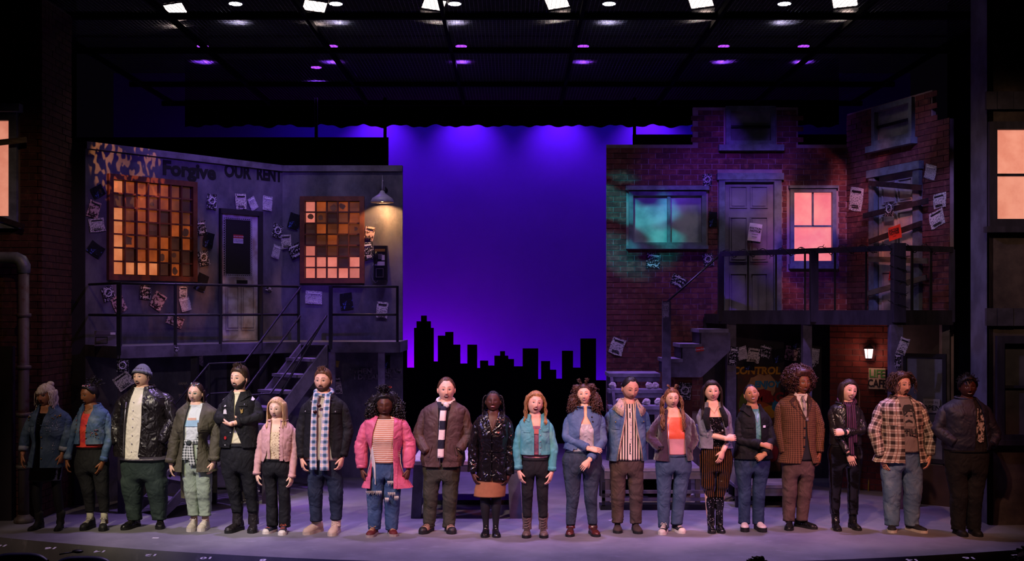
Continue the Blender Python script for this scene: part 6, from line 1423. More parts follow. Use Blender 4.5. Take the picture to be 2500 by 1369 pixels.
    def hair_done(s, comb='back', n=170, ln=.085, r=.0032, kind=None):
        """fine strands combed over the scalp, then the finished hair"""
        hl = hairline(kind or s.hkind); R = s.rnd; th = s.hth
        for k in range(n if comb else 0):
            a = R.uniform(-180, 180); po = R.uniform(6, 100)
            if math.cos(math.radians(po)) < hl(abs(math.radians(a)))+.02: continue
            sg = 1 if a > 0 else -1; d = {'back': (0, 1, .05), 'side': (sg*1.0, .25, -.1), 'down': (sg*.2, .1, -1), 'up': (0, .4, .8)}[comb]
            s.lock(a, po, ln*R.uniform(.7, 1.2), r*R.uniform(.8, 1.4), 7, .0015, .05, .06 if comb == 'back' else .16, .12, d, 4, .7, .5, th*.95, 1.0+th*9.5, torso=False, hug=True)
        s.hair_o = s.O(s.hmb, 'hair', s.hmat); return s.hair_o
    def sim(s, az, pol, ln, seg, grav, out, dirx, gap, root, torso, toff, hug=False):
        az, pol = math.radians(az), math.radians(pol); v = head_point(az, pol, 0)*root; Rm = s.Hm.to_3x3().normalized()
        nrm = Rm @ Vector((math.sin(pol)*math.sin(az), -math.sin(pol)*math.cos(az), math.cos(pol))); p = s.Hm @ v; d = nrm*out+(Rm @ Vector(dirx) if dirx else Vector((0, 0, 0))); d = d.normalized() if d.length > 1e-5 else nrm; path = [p.copy()]; st = ln/seg; Hi = s.Hm.inverted()
        for i in range(seg):
            d = (d*(1-grav)+Vector((0, 0, -1))*grav).normalized(); p = p+d*st
            q = Hi @ p; e = math.sqrt((q.x/(HW+gap))**2+(q.y/(HD+gap))**2+(q.z/(HH_+gap))**2)
            if e < 1 or hug:
                p2 = s.Hm @ (q/e); d = (p2-path[-1]).normalized() if hug else d; p = p2
            if torso and p.z < s.zn+.01:
                cx, a, b_ = s.prof(p.z); a += toff; b_ += toff; e = math.sqrt(((p.x-cx)/a)**2+(p.y/b_)**2)
                if e < 1 and e > 1e-4:
                    xx = min(abs((p.x-cx)/a), .96); yy = b_*math.sqrt(1-xx*xx); yt = -yy if abs(az) < 2.0 else yy; p = Vector((p.x, p.y+(yt-p.y)*min(1, .35+.12*i/seg*8), p.z))
            path.append(p.copy())
        return path
    def lock(s, az, pol, ln, r=.009, seg=14, wave=0, wl=.12, grav=.3, out=.5, dirx=None, n=5, flat=.55, tap=.55, gap=.012, root=1.03, phase=None, mb=None, curl3=False, torso=True, toff=.035, hug=False):
        mb = mb or s.hmb; path = s.sim(az, pol, ln, seg, grav, out, dirx, gap, root, torso, toff, hug); st = ln/seg
        if wave:
            ph = s.rnd.uniform(0, 6.28) if phase is None else phase; acc = 0
            for i in range(1, len(path)):
                acc += st; w_ = wave*min(1, acc/.05); an = 2*math.pi*acc/wl+ph; tx = (path[i]-s.hc); sdv = Vector((tx.y, -tx.x, 0)); sdv = sdv.normalized() if sdv.length > 1e-5 else Vector((1, 0, 0)); o = Vector((tx.x, tx.y, 0)); o = o.normalized() if o.length > 1e-5 else Vector((0, -1, 0))
                path[i] = path[i]+sdv*(w_*math.sin(an))+(o*(w_*(1+math.cos(an))*.7) if curl3 else Vector((0, 0, 0)))
        k = len(path); mb.tube(path, [r*(.7+.3*min(1, i/2))*(1-(1-tap)*(i/(k-1))**2) for i in range(k)], n, flat=flat)
        return path
    def curtain(s, a0, a1, ln, pol=58, grav=.42, out=.5, gap=.020, amp=.008, fwd=-.25, seg=16, toff=.03, wavez=0, wl=.1, ends=.03, step=4):
        """solid fall of hair round the sides and back of the head"""
        cols = []; az = a0; o_ = Vector((s.seed*5.5, 0, 0))
        while az <= a1:
            a = az if az <= 180 else az-360; e = 1-min(min(az-a0, a1-az)/50, 1); sg = 1 if a > 0 else -1
            path = s.sim(a, pol, ln*(1+s.rnd.uniform(-.04, .04)), seg, grav, out, (sg*.25, fwd*e+.15, -.3), gap+.010*(1-e), 1.02, True, toff); k = len(path)
            for i in range(k):
                q = path[i]; t = i/(k-1); n_ = mnoise.noise(Vector((az*.16, t*1.2, 0))+o_)+.5*mnoise.noise(Vector((az*.5, t*1.5, 3))+o_); o = Vector((q.x-s.hc.x, q.y, 0)); o = o.normalized() if o.length > 1e-5 else Vector((0, 1, 0)); q += o*(amp*n_*(.4+t)+(wavez*math.sin(2*math.pi*t*ln/wl+az*.1)*min(1, 2*t)))
                if i == k-1: q.z += s.rnd.uniform(-ends, ends*.5)
            cols.append(path); az += step
        s.hmb.loft(cols, False); inn = [[q+(Vector((s.hc.x, 0, q.z))-q)*.10 for q in c] for c in cols]; s.hmb.loft(inn, False, flip=True)
        s.hmb.loft([inn[0], cols[0]], False); s.hmb.loft([cols[-1], inn[-1]], False); s.hmb.loft([[c[-1] for c in cols], [c[-1] for c in inn]], False)
    def mass(s, c, r, amp=.2, freq=22, nu=32, nv=20, curls=0, cr=.007, cl=.07, wave=.012, wl=.03, fall=.5, keep=None):
        """dense body of curls or coils behind and round the head (head units)"""
        o_ = Vector((s.seed*4.1, 0, 0)); c = Vector(c); s.hmb.ell(s.Hm @ c, tuple(x*s.hs*.93 for x in r), nu, nv, 0, s.Hm.to_3x3().normalized(), lambda q: amp*(mnoise.noise(q*freq+o_)+.7*abs(mnoise.noise(q*freq*2.3-o_))))
        R = s.rnd
        for k in range(curls):
            z = R.uniform(-1, 1); a = R.uniform(0, 6.283); n_ = Vector((math.sqrt(1-z*z)*math.cos(a), math.sqrt(1-z*z)*math.sin(a), z)); q = c+Vector((n_.x*r[0], n_.y*r[1], n_.z*r[2]))
            if (q.x/.062)**2+((q.z+.02)/.098)**2 < 1 and q.y < .02: continue
            if keep and not keep(q): continue
            t = n_.cross(Vector((R.uniform(-1, 1), R.uniform(-1, 1), R.uniform(-1, 1)))).normalized(); t = (t*(1-fall)+Vector((0, 0, -1))*fall+n_*.25).normalized(); sd = t.cross(n_).normalized(); ph = R.uniform(0, 6.28); st = cl/9; pts = []; ln = R.uniform(.7, 1.25)
            for i in range(10): an = 2*math.pi*i*st*ln/wl+ph; pts.append(s.Hm @ (q+t*(i*st*ln)+sd*(wave*math.sin(an))+n_*(wave*.8*math.cos(an))-n_*.004*i*.5))
            s.hmb.tube(pts, [cr*s.hs*(.6+.4*min(1, i/2))*(1-.4*(i/9)**2) for i in range(10)], 4, flat=.7)
    def beard(s, m, full=True, name='beard', th=.006):
        mb = MB(); ids = {}; Hm = s.Hm; o_ = Vector((s.seed, 0, 0)); lf = lerpf([(0, -.42), (.28, -.38), (.5, -.55), (.9, -.40), (1.3, -.05), (1.5, .12), (1.7, .2)])
        def pt(i, j):
            a, p = AZ[i % NAZ], PO[j]; v = head_point(a, p, s.fat); dz = math.cos(p); aa = abs(a); mk = min(lf(aa)-dz, (1.62-aa)*.5, (dz+.99)*2)
            if v.y < 0: mk = min(mk, (((v.x/.024)**2+((v.z+.0625)/.0115)**2)-1)*.12)
            w_ = sm(mk, 0, .07); nrm = Vector((math.sin(p)*math.sin(a), -math.sin(p)*math.cos(a), dz)); return mk, Hm @ (v+nrm*(th*w_*(.8+.5*mnoise.noise(v*120+o_))-.003*(1-w_)))
        G = [[pt(i, j) for i in range(NAZ)] for j in range(len(PO))]
        for j in range(len(PO)-1):
            for i in range(NAZ):
                c = [(i % NAZ, j), (i % NAZ, j+1), ((i+1) % NAZ, j+1), ((i+1) % NAZ, j)]
                if all(G[q[1]][q[0]][0] > -.10 for q in c):
                    for q in c:
                        if q not in ids: ids[q] = mb.pts([G[q[1]][q[0]][1]])
                    mb.face([ids[q] for q in c])
        s.O(mb, name, m)
    def moustache(s, m, wd=.026, drop=.006, t=.007, name='moustache'):
        mb = MB(); q = [-1+2*i/10 for i in range(11)]; top = [(wd*x, -.046-.004*abs(x)**2-drop*abs(x)**3) for x in q]; bot = [(wd*x, -.046-t*(1-.4*abs(x))-drop*abs(x)**2*1.4-.001) for x in q]; s.fstrip(mb, top, bot, 0, .005); s.fstrip(mb, [(x*.9, z+.001) for x, z in top], top, 0, .003); s.O(mb, name, m)
skin0 = '#d8a88c'
def uvmap(s_): return s_.coord('UV')
def stripes(name, c1, c2, period, duty=.5, axis=1, rough=.8, coord='Object', bump=.15):
    key = ('st', name)
    if key in _mc: return _mc[key]
    s = N(name); v = s.sep(s.coord(coord)); x = v[{'x': 0, 'y': 1, 'z': 2}.get(axis, axis) if not isinstance(axis, int) else axis]
    fr = s.math('FRACT', s.math('MULTIPLY', x, 1/period)); s.base(s.mix(s.ramp(fr, duty-.03, duty+.03), srgb(c1), srgb(c2)), rough, 0, .25); wrinkle(s, .4, .02, 90); _mc[key] = s.m; return s.m
def plaid(name, base, c2, c3, period=.05, thin='#e8dcc8', rough=.85, coord='UV'):
    key = ('pl', name)
    if key in _mc: return _mc[key]
    s = N(name); v = s.sep(s.coord(coord)); col_ = srgb(base)
    def band(x, p, lo, hi): fr = s.math('FRACT', s.math('ADD', s.math('MULTIPLY', x, 1/p), 100.13)); return s.math('MULTIPLY', s.math('GREATER_THAN', fr, lo), s.math('LESS_THAN', fr, hi))
    bx, by = band(v[0], period, .0, .45), band(v[1], period, .0, .45); tx, ty = band(v[0], period, .68, .76), band(v[1], period, .68, .76)
    a = s.mix(s.math('MULTIPLY', bx, .62), col_, srgb(c2)); a = s.mix(s.math('MULTIPLY', by, .62), a, srgb(c2)); a = s.mix(s.math('MULTIPLY', s.math('MULTIPLY', bx, by), .8), a, srgb(c3))
    a = s.mix(s.math('MULTIPLY', s.math('MAXIMUM', tx, ty), .75), a, srgb(thin)); s.base(a, rough, 0, .2); wrinkle(s, .4, .02, 120); _mc[key] = s.m; return s.m
def denim(name, c, fade='#8fa3b8', f=.35, rough=.75):
    s = N(name); v = s.coord(); n1 = s.noise(v, 5, 4); a = s.mix(s.math('MULTIPLY', s.ramp(n1, .45, .8), f), srgb(c), srgb(fade)); a = s.mix(s.math('MULTIPLY', s.noise(s.coord('Object', (1, 1, .12)), 170, 2), .35), a, tuple(x*.55 for x in srgb(c))); s.base(a, rough, 0, .25); wrinkle(s, .55, .022, 120); return s.m
def leather(name, c, rough=.32, bump=.3):
    s = N(name); a = srgb(c); s.base(s.mix(s.noise(s.coord(), 9, 4), tuple(x*.7 for x in a), a), rough, 0, .5); wrinkle(s, .6, .03, 90, 10); return s.m
def sequin(name, c, spark, dens=90):
    s = N(name); v = s.coord(); nd = s.n('ShaderNodeTexVoronoi'); nd.inputs['Scale'].default_value = dens; s.l(v, nd.inputs['Vector']); g = s.sep(nd.outputs['Color'])
    k = s.math('GREATER_THAN', g[0], .95); s.base(s.mix(k, srgb(c), srgb(spark)), .18, .3, .6); s.l(s.math('MULTIPLY', k, .7), s.b.inputs['Metallic'])
    nm = s.n('ShaderNodeBump'); nm.inputs['Strength'].default_value = .8; nm.inputs['Distance'].default_value = .004; s.l(g[1], nm.inputs['Height']); s.l(nm.outputs[0], s.b.inputs['Normal']); return s.m
def hairm(name, c, c2=None): return mat('hair_'+name, c, .45, 0, .35, .45, 60, .5, 160, .004, c2=c2, stretch=(1, 1, .15))
BUT = mat('brass_button', '#b09050', .35, .8, bump=0); BUTS = mat('steel_button', '#b8b4bc', .3, .8, bump=0); BUTB = mat('black_button', '#1a181a', .4, bump=0)
# shared cloth
BLK = mat('black_cotton', '#111114', .85, var=.3, vs=12, bump=.3, bs=90, wr=.55); BLKJ = denim('black_denim', '#121215', '#26262d', .4); BLKP = denim('black_jeans', '#111216', '#20222a', .5)
INDIGO = denim('indigo_jeans', '#26344f', '#5a7090', .5); MIDJ = denim('mid_blue_jeans', '#3a5272', '#8096b0', .6); DKJ = denim('dark_slate_jeans', '#2b3443', '#55657c', .5); PALEJ = denim('washed_blue_jeans', '#5f7896', '#a9bccb', .6)
SKB = mat('black_rubber_sole', '#161517', .6, bump=0); SKW = mat('white_rubber_sole', '#d8d0c4', .6, bump=0); LACEW = mat('white_lace', '#d6cdc0', .8, bump=0); LACEB = mat('dark_lace', '#241a18', .8, bump=0); BLKL = leather('black_shoe_leather', '#141316', .3)
def longhair(p, ln, r=.010, wave=.0, wl=.14, azs=range(-170, 181, 14), front=None, part=0, rows=((28, .95), (55, 1.0)), grav=.28, out=.35, jitter=.10, **kw):
    r *= .46; kw.setdefault('n', 4); kw.setdefault('seg', 12)
    for k, (pol, q) in enumerate(tuple(rows)*4):
        for a in azs:
            if front and abs(a) < front: continue
            a2 = a+p.rnd.uniform(-6, 6); a2 = a2-360 if a2 > 180 else a2; sgn = 1 if a2 > part else -1
            p.lock(a2, pol+p.rnd.uniform(-5, 5), ln*q*(1+p.rnd.uniform(-jitter, jitter)), r*p.rnd.uniform(.8, 1.25), wave=wave, wl=wl, grav=grav, out=out, dirx=(sgn*.15, .0, -.6), **kw)

# 1 ---- silver-blonde hair, jewelled denim jacket, black vinyl skirt
p = Person('person with silver-blonde bun and fringe in a jewelled denim jacket and black vinyl skirt', 40, (226, 182, 336, -14, 0, 0), (112, 398, 378, 394), [(74, 560, .02), (68, 695, .08), (66, 790, .10)], [(384, 545, .02), (358, 690, .06), (338, 800, .08)],
           (140, 335, 600), (118, 340, 760), 830, (150, 305, 990), (162, 325, 1190), (52, 42, 30), ((92, 1268), (298, 1270)), skin='#a8714f', bust=.02, seed=1)
p.body(dict(iris='#2a1c14', brow='#4a3626', lip='#6e2c2c', shadow='#6a4a48', lash=.0028))
VINYL = mat('black_vinyl', '#0d0c0f', .12, 0, .7, 0, bump=.35, bs=12, bd=.02); p.shirt(VINYL, 800, 'laced_black_dress', .012, drop=.075, dropw=.7); p.skirt(VINYL, 760, 885, (95, 338)); p.tights(mat('black_tights', '#131216', .7, bump=0))
for k in range(3): v = 415+k*18; p.tubepart([p.front(180, v, .02), p.front(196, v+9, .024), p.front(214, v+18, .02)], .004, BLK, 'lacing'); p.tubepart([p.front(214, v, .02), p.front(196, v+9, .022), p.front(180, v+18, .02)], .004, BLK, 'lacing')
DJ = denim('worn_blue_denim', '#3c5068', '#7f95a8', .55); p.jacket(DJ, (100, 345, 785), [(370, 186, 262), (420, 180, 236), (520, 172, 216), (640, 164, 210), (785, 150, 210)], .028); p.sleeves(DJ, (.072, .070, .062, .058), end=(.9, .93), cuff=.05, cuffm=denim('pale_denim_cuff', '#8a8f98', '#c0b8b0', .5)); p.collar(DJ, .04, .055, .016, .04)
p.patch(88, 470, 165, 478, DJ, 'seam'); p.patch(216, 468, 345, 476, DJ, 'seam'); p.patch(255, 478, 342, 512, DJ, 'pocket_flap'); p.patch(90, 486, 136, 520, DJ, 'pocket_flap'); p.buttons([(222, 560), (221, 640), (220, 720)], BUT)
GEM = mat('clear_rhinestone', '#e8e6f0', .1, .6, .8, 0, bump=0); GEMG = mat('gold_sequin', '#b0803a', .25, .7, bump=0)
for k in range(70):
    u, v = (p.rnd.uniform(252, 345), p.rnd.uniform(440, 515)) if k < 34 else ((p.rnd.uniform(86, 136), p.rnd.uniform(488, 522)) if k < 46 else ((p.rnd.uniform(296, 312), p.rnd.uniform(600, 680)) if k < 58 else (p.rnd.uniform(104, 150), p.rnd.uniform(375, 410))))
    p.buttons([(u, v)], GEM, .0038, 'rhinestone')
for k in range(16): p.buttons([(p.rnd.uniform(295, 355), p.rnd.uniform(388, 435)) if k < 11 else (p.rnd.uniform(104, 132), p.rnd.uniform(412, 445))], GEMG, .006, 'gold_sequin')
for k in (0, 1): p.shoe(k, mat('black_suede', '#121114', .8), SKB, .25, .040, .075, .012, shaft=(.19, .044, .05), heel=.045, name='ankle_boot')
HB = hairm('silver_blonde', '#cbbfae', '#a89680'); p.cap(HB, 'low', .016, .005)
for a in range(-46, 47, 4): p.lock(a, 40, .080+.012*(a % 3), .0065, 8, grav=.35, out=.5, dirx=(0, -.6, 0), gap=.014)
for a in list(range(-104, -55, 4))+list(range(56, 105, 4)): p.lock(a, 62, .19, .0065, 14, .007, .10, .4, .4)
p.curtain(72, 288, .21, 60, wavez=.006); longhair(p, .22, .011, .008, .11, azs=range(80, 281, 14), rows=((60, 1),), out=.12, gap=.022)
p.hmb.ell(p.Hm @ Vector((.02, .04, .118)), (.045, .042, .034), 16, 10, 0, None, lambda q: .12*mnoise.noise(q*60)); p.hair_done('side')

# 2 ---- dark updo with beads, denim jacket, red top, leggings
p = Person('person with beaded dark updo in a cropped denim jacket, red top and black leggings', 40, (548, 178, 326, -32, -4, 0), (468, 380, 676, 372), [(414, 560, .02), (396, 735, .08), (398, 812, .10)], [(700, 560, .02), (660, 748, .08), (640, 822, .10)],
           (466, 645, 625), (440, 682, 770), 850, (535, 640, 960), (545, 650, 1120), (62, 46, 32), ((482, 1266), (642, 1270)), skin='#8a5534', bust=.02, seed=2)
p.hpose = {'L': (.5, None), 'R': (.3, None)}; p.body(dict(mouth=.008, lip='#7e3a34', brow='#1a120e', lash=.0028))
p.trousers(BLK, 632, 1112, 'leggings', amp=.002); REDT = mat('red_tie_dye', '#d8402e', .75, c2='#b8262c', vs=12, wr=.55); p.shirt(REDT, 640, 'top', .012, drop=.095, dropw=.75, hemw=(455, 652))
DJ2 = denim('faded_denim', '#41597a', '#9aa8b4', .6); p.jacket(DJ2, (450, 662, 612), [(360, 520, 590), (420, 502, 566), (520, 497, 548), (612, 495, 545)], .024); p.sleeves(DJ2, (.064, .056, .050, .046), end=(.99, .99), cuff=.05); p.collar(DJ2, .036, .05, .014, .04)
p.patch(450, 585, 494, 612, DJ2, 'hem_band'); p.patch(546, 585, 660, 612, DJ2, 'hem_band'); p.buttons([(552, 470), (551, 520), (550, 565)], BUT)
for k in range(26): p.buttons([(p.rnd.uniform(585, 640), p.rnd.uniform(500, 570)) if k < 18 else (p.rnd.uniform(445, 470), p.rnd.uniform(405, 540))], GEMG if k % 3 else mat('pink_bead', '#c06a78', .3, bump=0), .0045, 'embroidered_bead')
p.tubepart([p.front(505, 350, .01), p.front(535, 368, .012), p.front(575, 345, .01)], .0018, BUT, 'necklace')
SOX = mat('ribbed_white_sock', '#c9c4ae', .9); 
for k in (0, 1): p.tubepart([(p.an[k].x, .015, .10), (p.an[k].x, .015, .15), (p.an[k].x, .015, .19), (p.an[k].x, .015, .20)], [.043, .040, .042, .038], SOX, 'sock', n=14)
p.shoes(mat('black_trainer', '#1c1b1e', .6), SKB, .25, .047, .10, .03, lace_m=LACEW, name='trainer', lace_n=5)
HB = hairm('black', '#191311'); p.cap(HB, 'std', .012, .003)
for k in range(26): p.lock(p.rnd.uniform(100, 260), p.rnd.uniform(15, 50), .10, .007, 12, .012, .035, .05, 1, curl3=True, torso=False)
HO = p.hair_done('back'); BEAD = mat('pearly_bead', '#e0cfd0', .3, bump=0)
for k in range(7): a, po = math.radians(-40+k*17), math.radians(36+3*(k % 2)); q = p.Hm @ (head_point(a, po)*1.14); mb = MB(); mb.ell(q, (.008, .008, .008), 8, 6); p.O(mb, 'bead', BEAD if k % 2 else mat('rose_bead', '#b0404a', .3, bump=0), HO)

# 3 ---- beanie, leather jacket, white shirt
p = Person('big person in a grey knit beanie, black leather jacket and untucked white shirt', 270, (236, 48, 196, -16, 4, -2), (92, 268, 418, 250), [(38, 470, .02), (74, 612, .10), None], [(470, 440, .02), (398, 600, .12), None],
           (80, 405, 640), (82, 415, 740), 900, (165, 348, 965), (172, 358, 1175), (92, 74, 50), ((85, 1262), (366, 1256)), depth=(.155, .185, .16), skin='#e0b294', fat=.6, neck=.068, seed=3)
p.body(dict(mouth=.017, lip='#a85a50', brow='#3a2a20', smile=.3)); p.trousers(denim('green_black_jeans', '#2c3a38', '#4c5c58', .5), 690, (1172, 1170), amp=.009)
WS = mat('white_cotton_shirt', '#e6e0d2', .8, var=.08, bump=.15, bs=50, wr=.55); so = p.shirt(WS, 728, 'shirt', .018, .0, amp=.010, hemw=(130, 312), fz=16); p.shirt(WS, 728, 'shirt_tail', .016, hemw=(110, 390), amp=.008)
p.jf, p.joff, p.jo = p.prof, .02, so; p.buttons([(205, 300), (203, 360), (202, 420), (201, 480), (199, 540), (197, 600), (196, 660)], WHT, .006, parent=so)
LJ = leather('black_leather', '#1c1719', .35); p.jacket(LJ, (44, 418, 698), [(195, 196, 268), (300, 168, 268), (450, 148, 268), (600, 138, 258), (700, 136, 248)], .036, amp=.012, tuck=.012, fz=6); p.sleeves(LJ, (.100, .092, .082, .066), amp=.010, fz=12); p.collar(LJ, .055, .02, .006, .01, lean=.1)
p.patch(285, 345, 440, 350, LJ, 'yoke_seam'); p.patch(60, 345, 150, 350, LJ, 'yoke_seam'); p.patch(138, 665, 60, 700, LJ, 'hem_band'); p.patch(250, 665, 410, 700, LJ, 'hem_band')
p.tubepart([p.on_jacket(150, 300), p.on_jacket(140, 450), p.on_jacket(136, 690)], .004, BUTS, 'zip', p.jo)
p.shoes(BLKL, SKB, .30, .052, .09, .025, lace_m=LACEB, name='shoe')
HB = hairm('dark_brown', '#2e2119'); p.cap(HB, 'short', .010, .004)
for a in range(-50, 51, 8): p.lock(a, 38, .075, .010, 8, .006, .05, .3, .4, dirx=(.5, -.6, 0))
for a in (-78, -66, 70, 84, 96): p.lock(a, 78, .07, .010, 7, .004, .05, .4, .3, torso=False)
p.hair_done(None); KN = stripes('grey_knit', '#6f7078', '#4e5058', .007, .5, 2, bump=.6); mb = MB(); rings = []
for j in range(14):
    po = math.radians(4+j*4.9); ring = []
    for i in range(48):
        a = math.pi*2*i/48-math.pi; tl = .26*(1-math.cos(a))*.5; v = head_point(a, min(po+tl*(j/13)*1.9, 2.0))*1.0; nrm = v.normalized(); ring.append(p.Hm @ (v+nrm*(.017+.004*math.sin(a*34))+Vector((0, .012*(1-j/13), .014*(1-j/13)))))
    rings.append(ring)
rings.append([q.lerp(p.hc, .12) for q in rings[-1]]); mb.loft(rings, True, True, False); bo = p.O(mb, 'beanie', KN, recalc=True); mb = MB(); mb.loft([[q+(q-p.hc).normalized()*e for q in rings[j]] for j, e in ((10, .001), (10, .007), (13, .008), (13, -.004))], True); p.O(mb, 'beanie_cuff', KN, bo, recalc=True)
p.moustache(mat('brown_moustache', '#4a3224', .8, bump=0), .024, .004)

# 4 ---- olive parka, pale tee, plaid shirt round the waist, pale green jeans
p = Person('person with beaded dark hair in an olive parka, pale tee and light green jeans', 400, (240, 168, 312, -8, -2, 4), (118, 385, 378, 352), [(88, 590, .02), (66, 765, .08), (72, 822, .09)], [(398, 575, .02), (382, 750, .08), (368, 812, .09)],
           (160, 285, 580), (140, 345, 720), 850, (210, 300, 965), (220, 305, 1140), (62, 56, 40), ((192, 1274), (268, 1272)), skin='#e6bc9e', bust=.02, seed=4)
p.body(dict(smile=.8, mouth=.004, lip='#b05c54', brow='#3a2820', shadow='#7fa08a', lash=.0026)); GJ = denim('pale_green_jeans', '#8fa08c', '#c0c8b4', .5); p.trousers(GJ, 590, (1138, 1140), amp=.008, cuff=True)
TEE = mat('pale_print_tee', '#d6e0dc', .8, var=.1, wr=.55); so = p.shirt(TEE, 585, 'tee_shirt', .010, .015, hemw=(158, 284)); PRB = mat('pale_blue_print', '#9cc4d8', .8, bump=0); PRO = mat('peach_print', '#e0b49a', .8, bump=0)
p.patch(175, 435, 290, 480, PRB, 'tee_print', .004, so, off=.014); p.patch(200, 418, 262, 436, PRO, 'tee_print', .004, so, off=.014)
PL4 = plaid('grey_white_plaid', '#b8beba', '#46504e', '#20282a', .032, '#dfe4df'); wb = MB(); wb.loft([[p.tp(z, math.pi+2*math.pi*k/30, o_) for k in range(30)] for z, o_ in ((p.Z(612), .015), (p.Z(608), .030), (p.Z(585), .030), (p.Z(578), .012))], True, uvs=[[(k*.028, q) for k in range(30)] for q in (0, .02, .05, .07)]); wo = p.O(wb, 'waist_tied_shirt', PL4)
p.strip([(200, 595), (188, 650), (186, 725)], (.028, .038), PL4, 'tied_sleeve', .012, wo, .035, .008); p.strip([(222, 595), (228, 680), (240, 765)], (.028, .036), PL4, 'tied_sleeve', .012, wo, .042, .008); mb = MB(); mb.ell(p.front(214, 600, .055), (.035, .022, .028), 12, 8, disp=lambda q: .2*mnoise.noise(q*50)); p.O(mb, 'shirt_knot', PL4, wo)
OL = mat('olive_canvas', '#4e4a38', .75, var=.3, vs=8, bump=.3, bs=40, wr=.55); p.jacket(OL, (95, 370, 815), [(330, 205, 305), (400, 188, 292), (500, 172, 286), (600, 164, 278), (700, 160, 272), (815, 158, 268)], .050, 'parka', amp=.009); p.sleeves(OL, (.082, .080, .076, .072), end=(.99, .99), cuff=.05, amp=.009); p.collar(OL, .05, .075, .03, .05)
p.patch(282, 455, 350, 520, OL, 'chest_pocket'); p.patch(280, 450, 352, 470, OL, 'pocket_flap'); p.patch(110, 470, 160, 525, OL, 'chest_pocket'); p.buttons([(276, 560), (274, 640), (272, 720)], BUTB)
for u0, u1, v1 in ((96, 132, 1042), (334, 374, 1002)):
    a = p.P(u0, 760, -.13); b = p.P(u1, 760, -.13); c = p.P(u1-4, v1, -.16); d = p.P(u0+2, v1-6, -.16); mb = MB(); mb.poly([d, c, b, a], .012, (0, -1, 0)); p.O(mb, 'parka_tail', OL, p.jo, smooth=False, recalc=True)
for k in (0, 1): p.tubepart([(p.an[k].x, .02, .09), (p.an[k].x, .02, .17)], [.040, .036], mat('peach_sock', '#d8b49a', .9), 'sock', n=14)
CRM = mat('cream_trainer', '#d8d0bc', .6); p.shoes(CRM, SKW, .255, .048, .095, .032, lace_m=LACEW, name='trainer', lace_n=5, toe_m=mat('cream_mesh', '#c4bca8', .8))
HB = hairm('brown', '#3a261d'); p.cap(HB, 'high', .010, .003); p.curtain(84, 276, .15, 72, gap=.014); HO = p.hair_done('back')
for k in range(8): a, po = math.radians(-62+k*18), math.radians(46-4*abs(3.5-k)); q = p.Hm @ (head_point(a, po)*1.13); mb = MB(); mb.ell(q, (.007, .007, .009), 8, 6); p.O(mb, 'bead', (BEAD, mat('teal_bead', '#6aa0a0', .3, bump=0), mat('amber_bead', '#b08a58', .3, bump=0))[k % 3], HO)

# 5 ---- bearded, arms crossed, black denim jacket with badges
p = Person('bearded person with arms crossed in a black denim jacket covered in badges', 400, (566, 52, 214, -22, 3, 0), (444, 306, 684, 290), [(412, 428, .05), (566, 412, .13), (645, 395, .03)], [(716, 415, .05), (525, 460, .20), (445, 470, .05)],
           (440, 682, 620), (430, 692, 720), 850, (525, 645, 960), (545, 660, 1180), (66, 52, 38), ((462, 1286), (652, 1286)), depth=(.135, .12, .125), skin='#e2b092', neck=.060, seed=5)
p.hpose = {'L': (.25, (0, .6, .6)), 'R': (.25, (0, .6, .6))}; p.hthumb = {'L': (0, -.2, 1), 'R': (0, -.2, 1)}
p.body(dict(mouth=.012, brow='#2e2018', bt=.0055)); p.trousers(BLKP, 615, (1115, 1110), amp=.008); so = p.shirt(mat('cream_tee', '#dcd6b0', .8, var=.15, wr=.55), 612, 'tee_shirt', .012)
p.jacket(BLKJ, (430, 690, 636), [(210, 528, 592), (260, 540, 572), (330, 545, 552), (480, 545, 548), (540, 530, 572), (612, 514, 600), (636, 510, 604)], .026); p.sleeves(BLKJ, (.076, .072, .064, .056), end=(.88, .88), cuff=.04, amp=.010); p.collar(BLKJ, .042, .055, .018, .045)
p.patch(445, 612, 512, 636, BLKJ, 'hem_band'); p.patch(602, 612, 688, 636, BLKJ, 'hem_band'); p.buttons([(520, 525), (478, 618), (470, 335), (620, 318)], BUTS); p.patch(575, 312, 640, 332, BLKJ, 'pocket_flap'); p.patch(455, 318, 520, 338, BLKJ, 'pocket_flap')
PK = {k: mat('badge_'+k, c, .5, bump=0) for k, c in dict(white='#d8d2d6', pink='#c890a0', red='#b02428', gold='#a0823c').items()}
p.patch(400, 268, 448, 292, PK['white'], 'badge', .012, pts=[(400, 290), (404, 272), (425, 264), (448, 272), (446, 290)]); p.patch(0, 0, 0, 0, PK['pink'], 'badge', .012, pts=[(642, 246), (660, 236), (678, 242), (672, 252), (652, 254)]); p.patch(0, 0, 0, 0, PK['white'], 'badge', .014, pts=[(662, 288), (690, 264), (706, 266), (696, 284), (676, 294)])
p.patch(0, 0, 0, 0, PK['white'], 'badge', .010, pts=[(462, 388), (466, 360), (478, 350), (488, 362), (492, 388)]); p.patch(0, 0, 0, 0, PK['gold'], 'badge', .010, pts=[(590, 346), (600, 360), (612, 346), (610, 378), (598, 384)]); p.patch(0, 0, 0, 0, PK['red'], 'badge', .010, pts=[(470, 558), (480, 550), (490, 560), (484, 576), (472, 574)]); p.buttons([(478, 330)], WHT, .010, 'badge')
p.shoes(leather('worn_black_boot', '#1e191a', .45), SKB, .30, .054, .095, .028, shaft=(.34, .060, .066), name='boot')
HB = hairm('dark_quiff', '#2c1f17', '#44301f'); p.cap(HB, 'short', .012, .004, top=.014)
for k in range(46): p.lock(p.rnd.uniform(-48, 48), p.rnd.uniform(18, 46), p.rnd.uniform(.05, .075), .007, 6, grav=.02, out=1, dirx=(.1, .25, .55), torso=False, tap=.3)
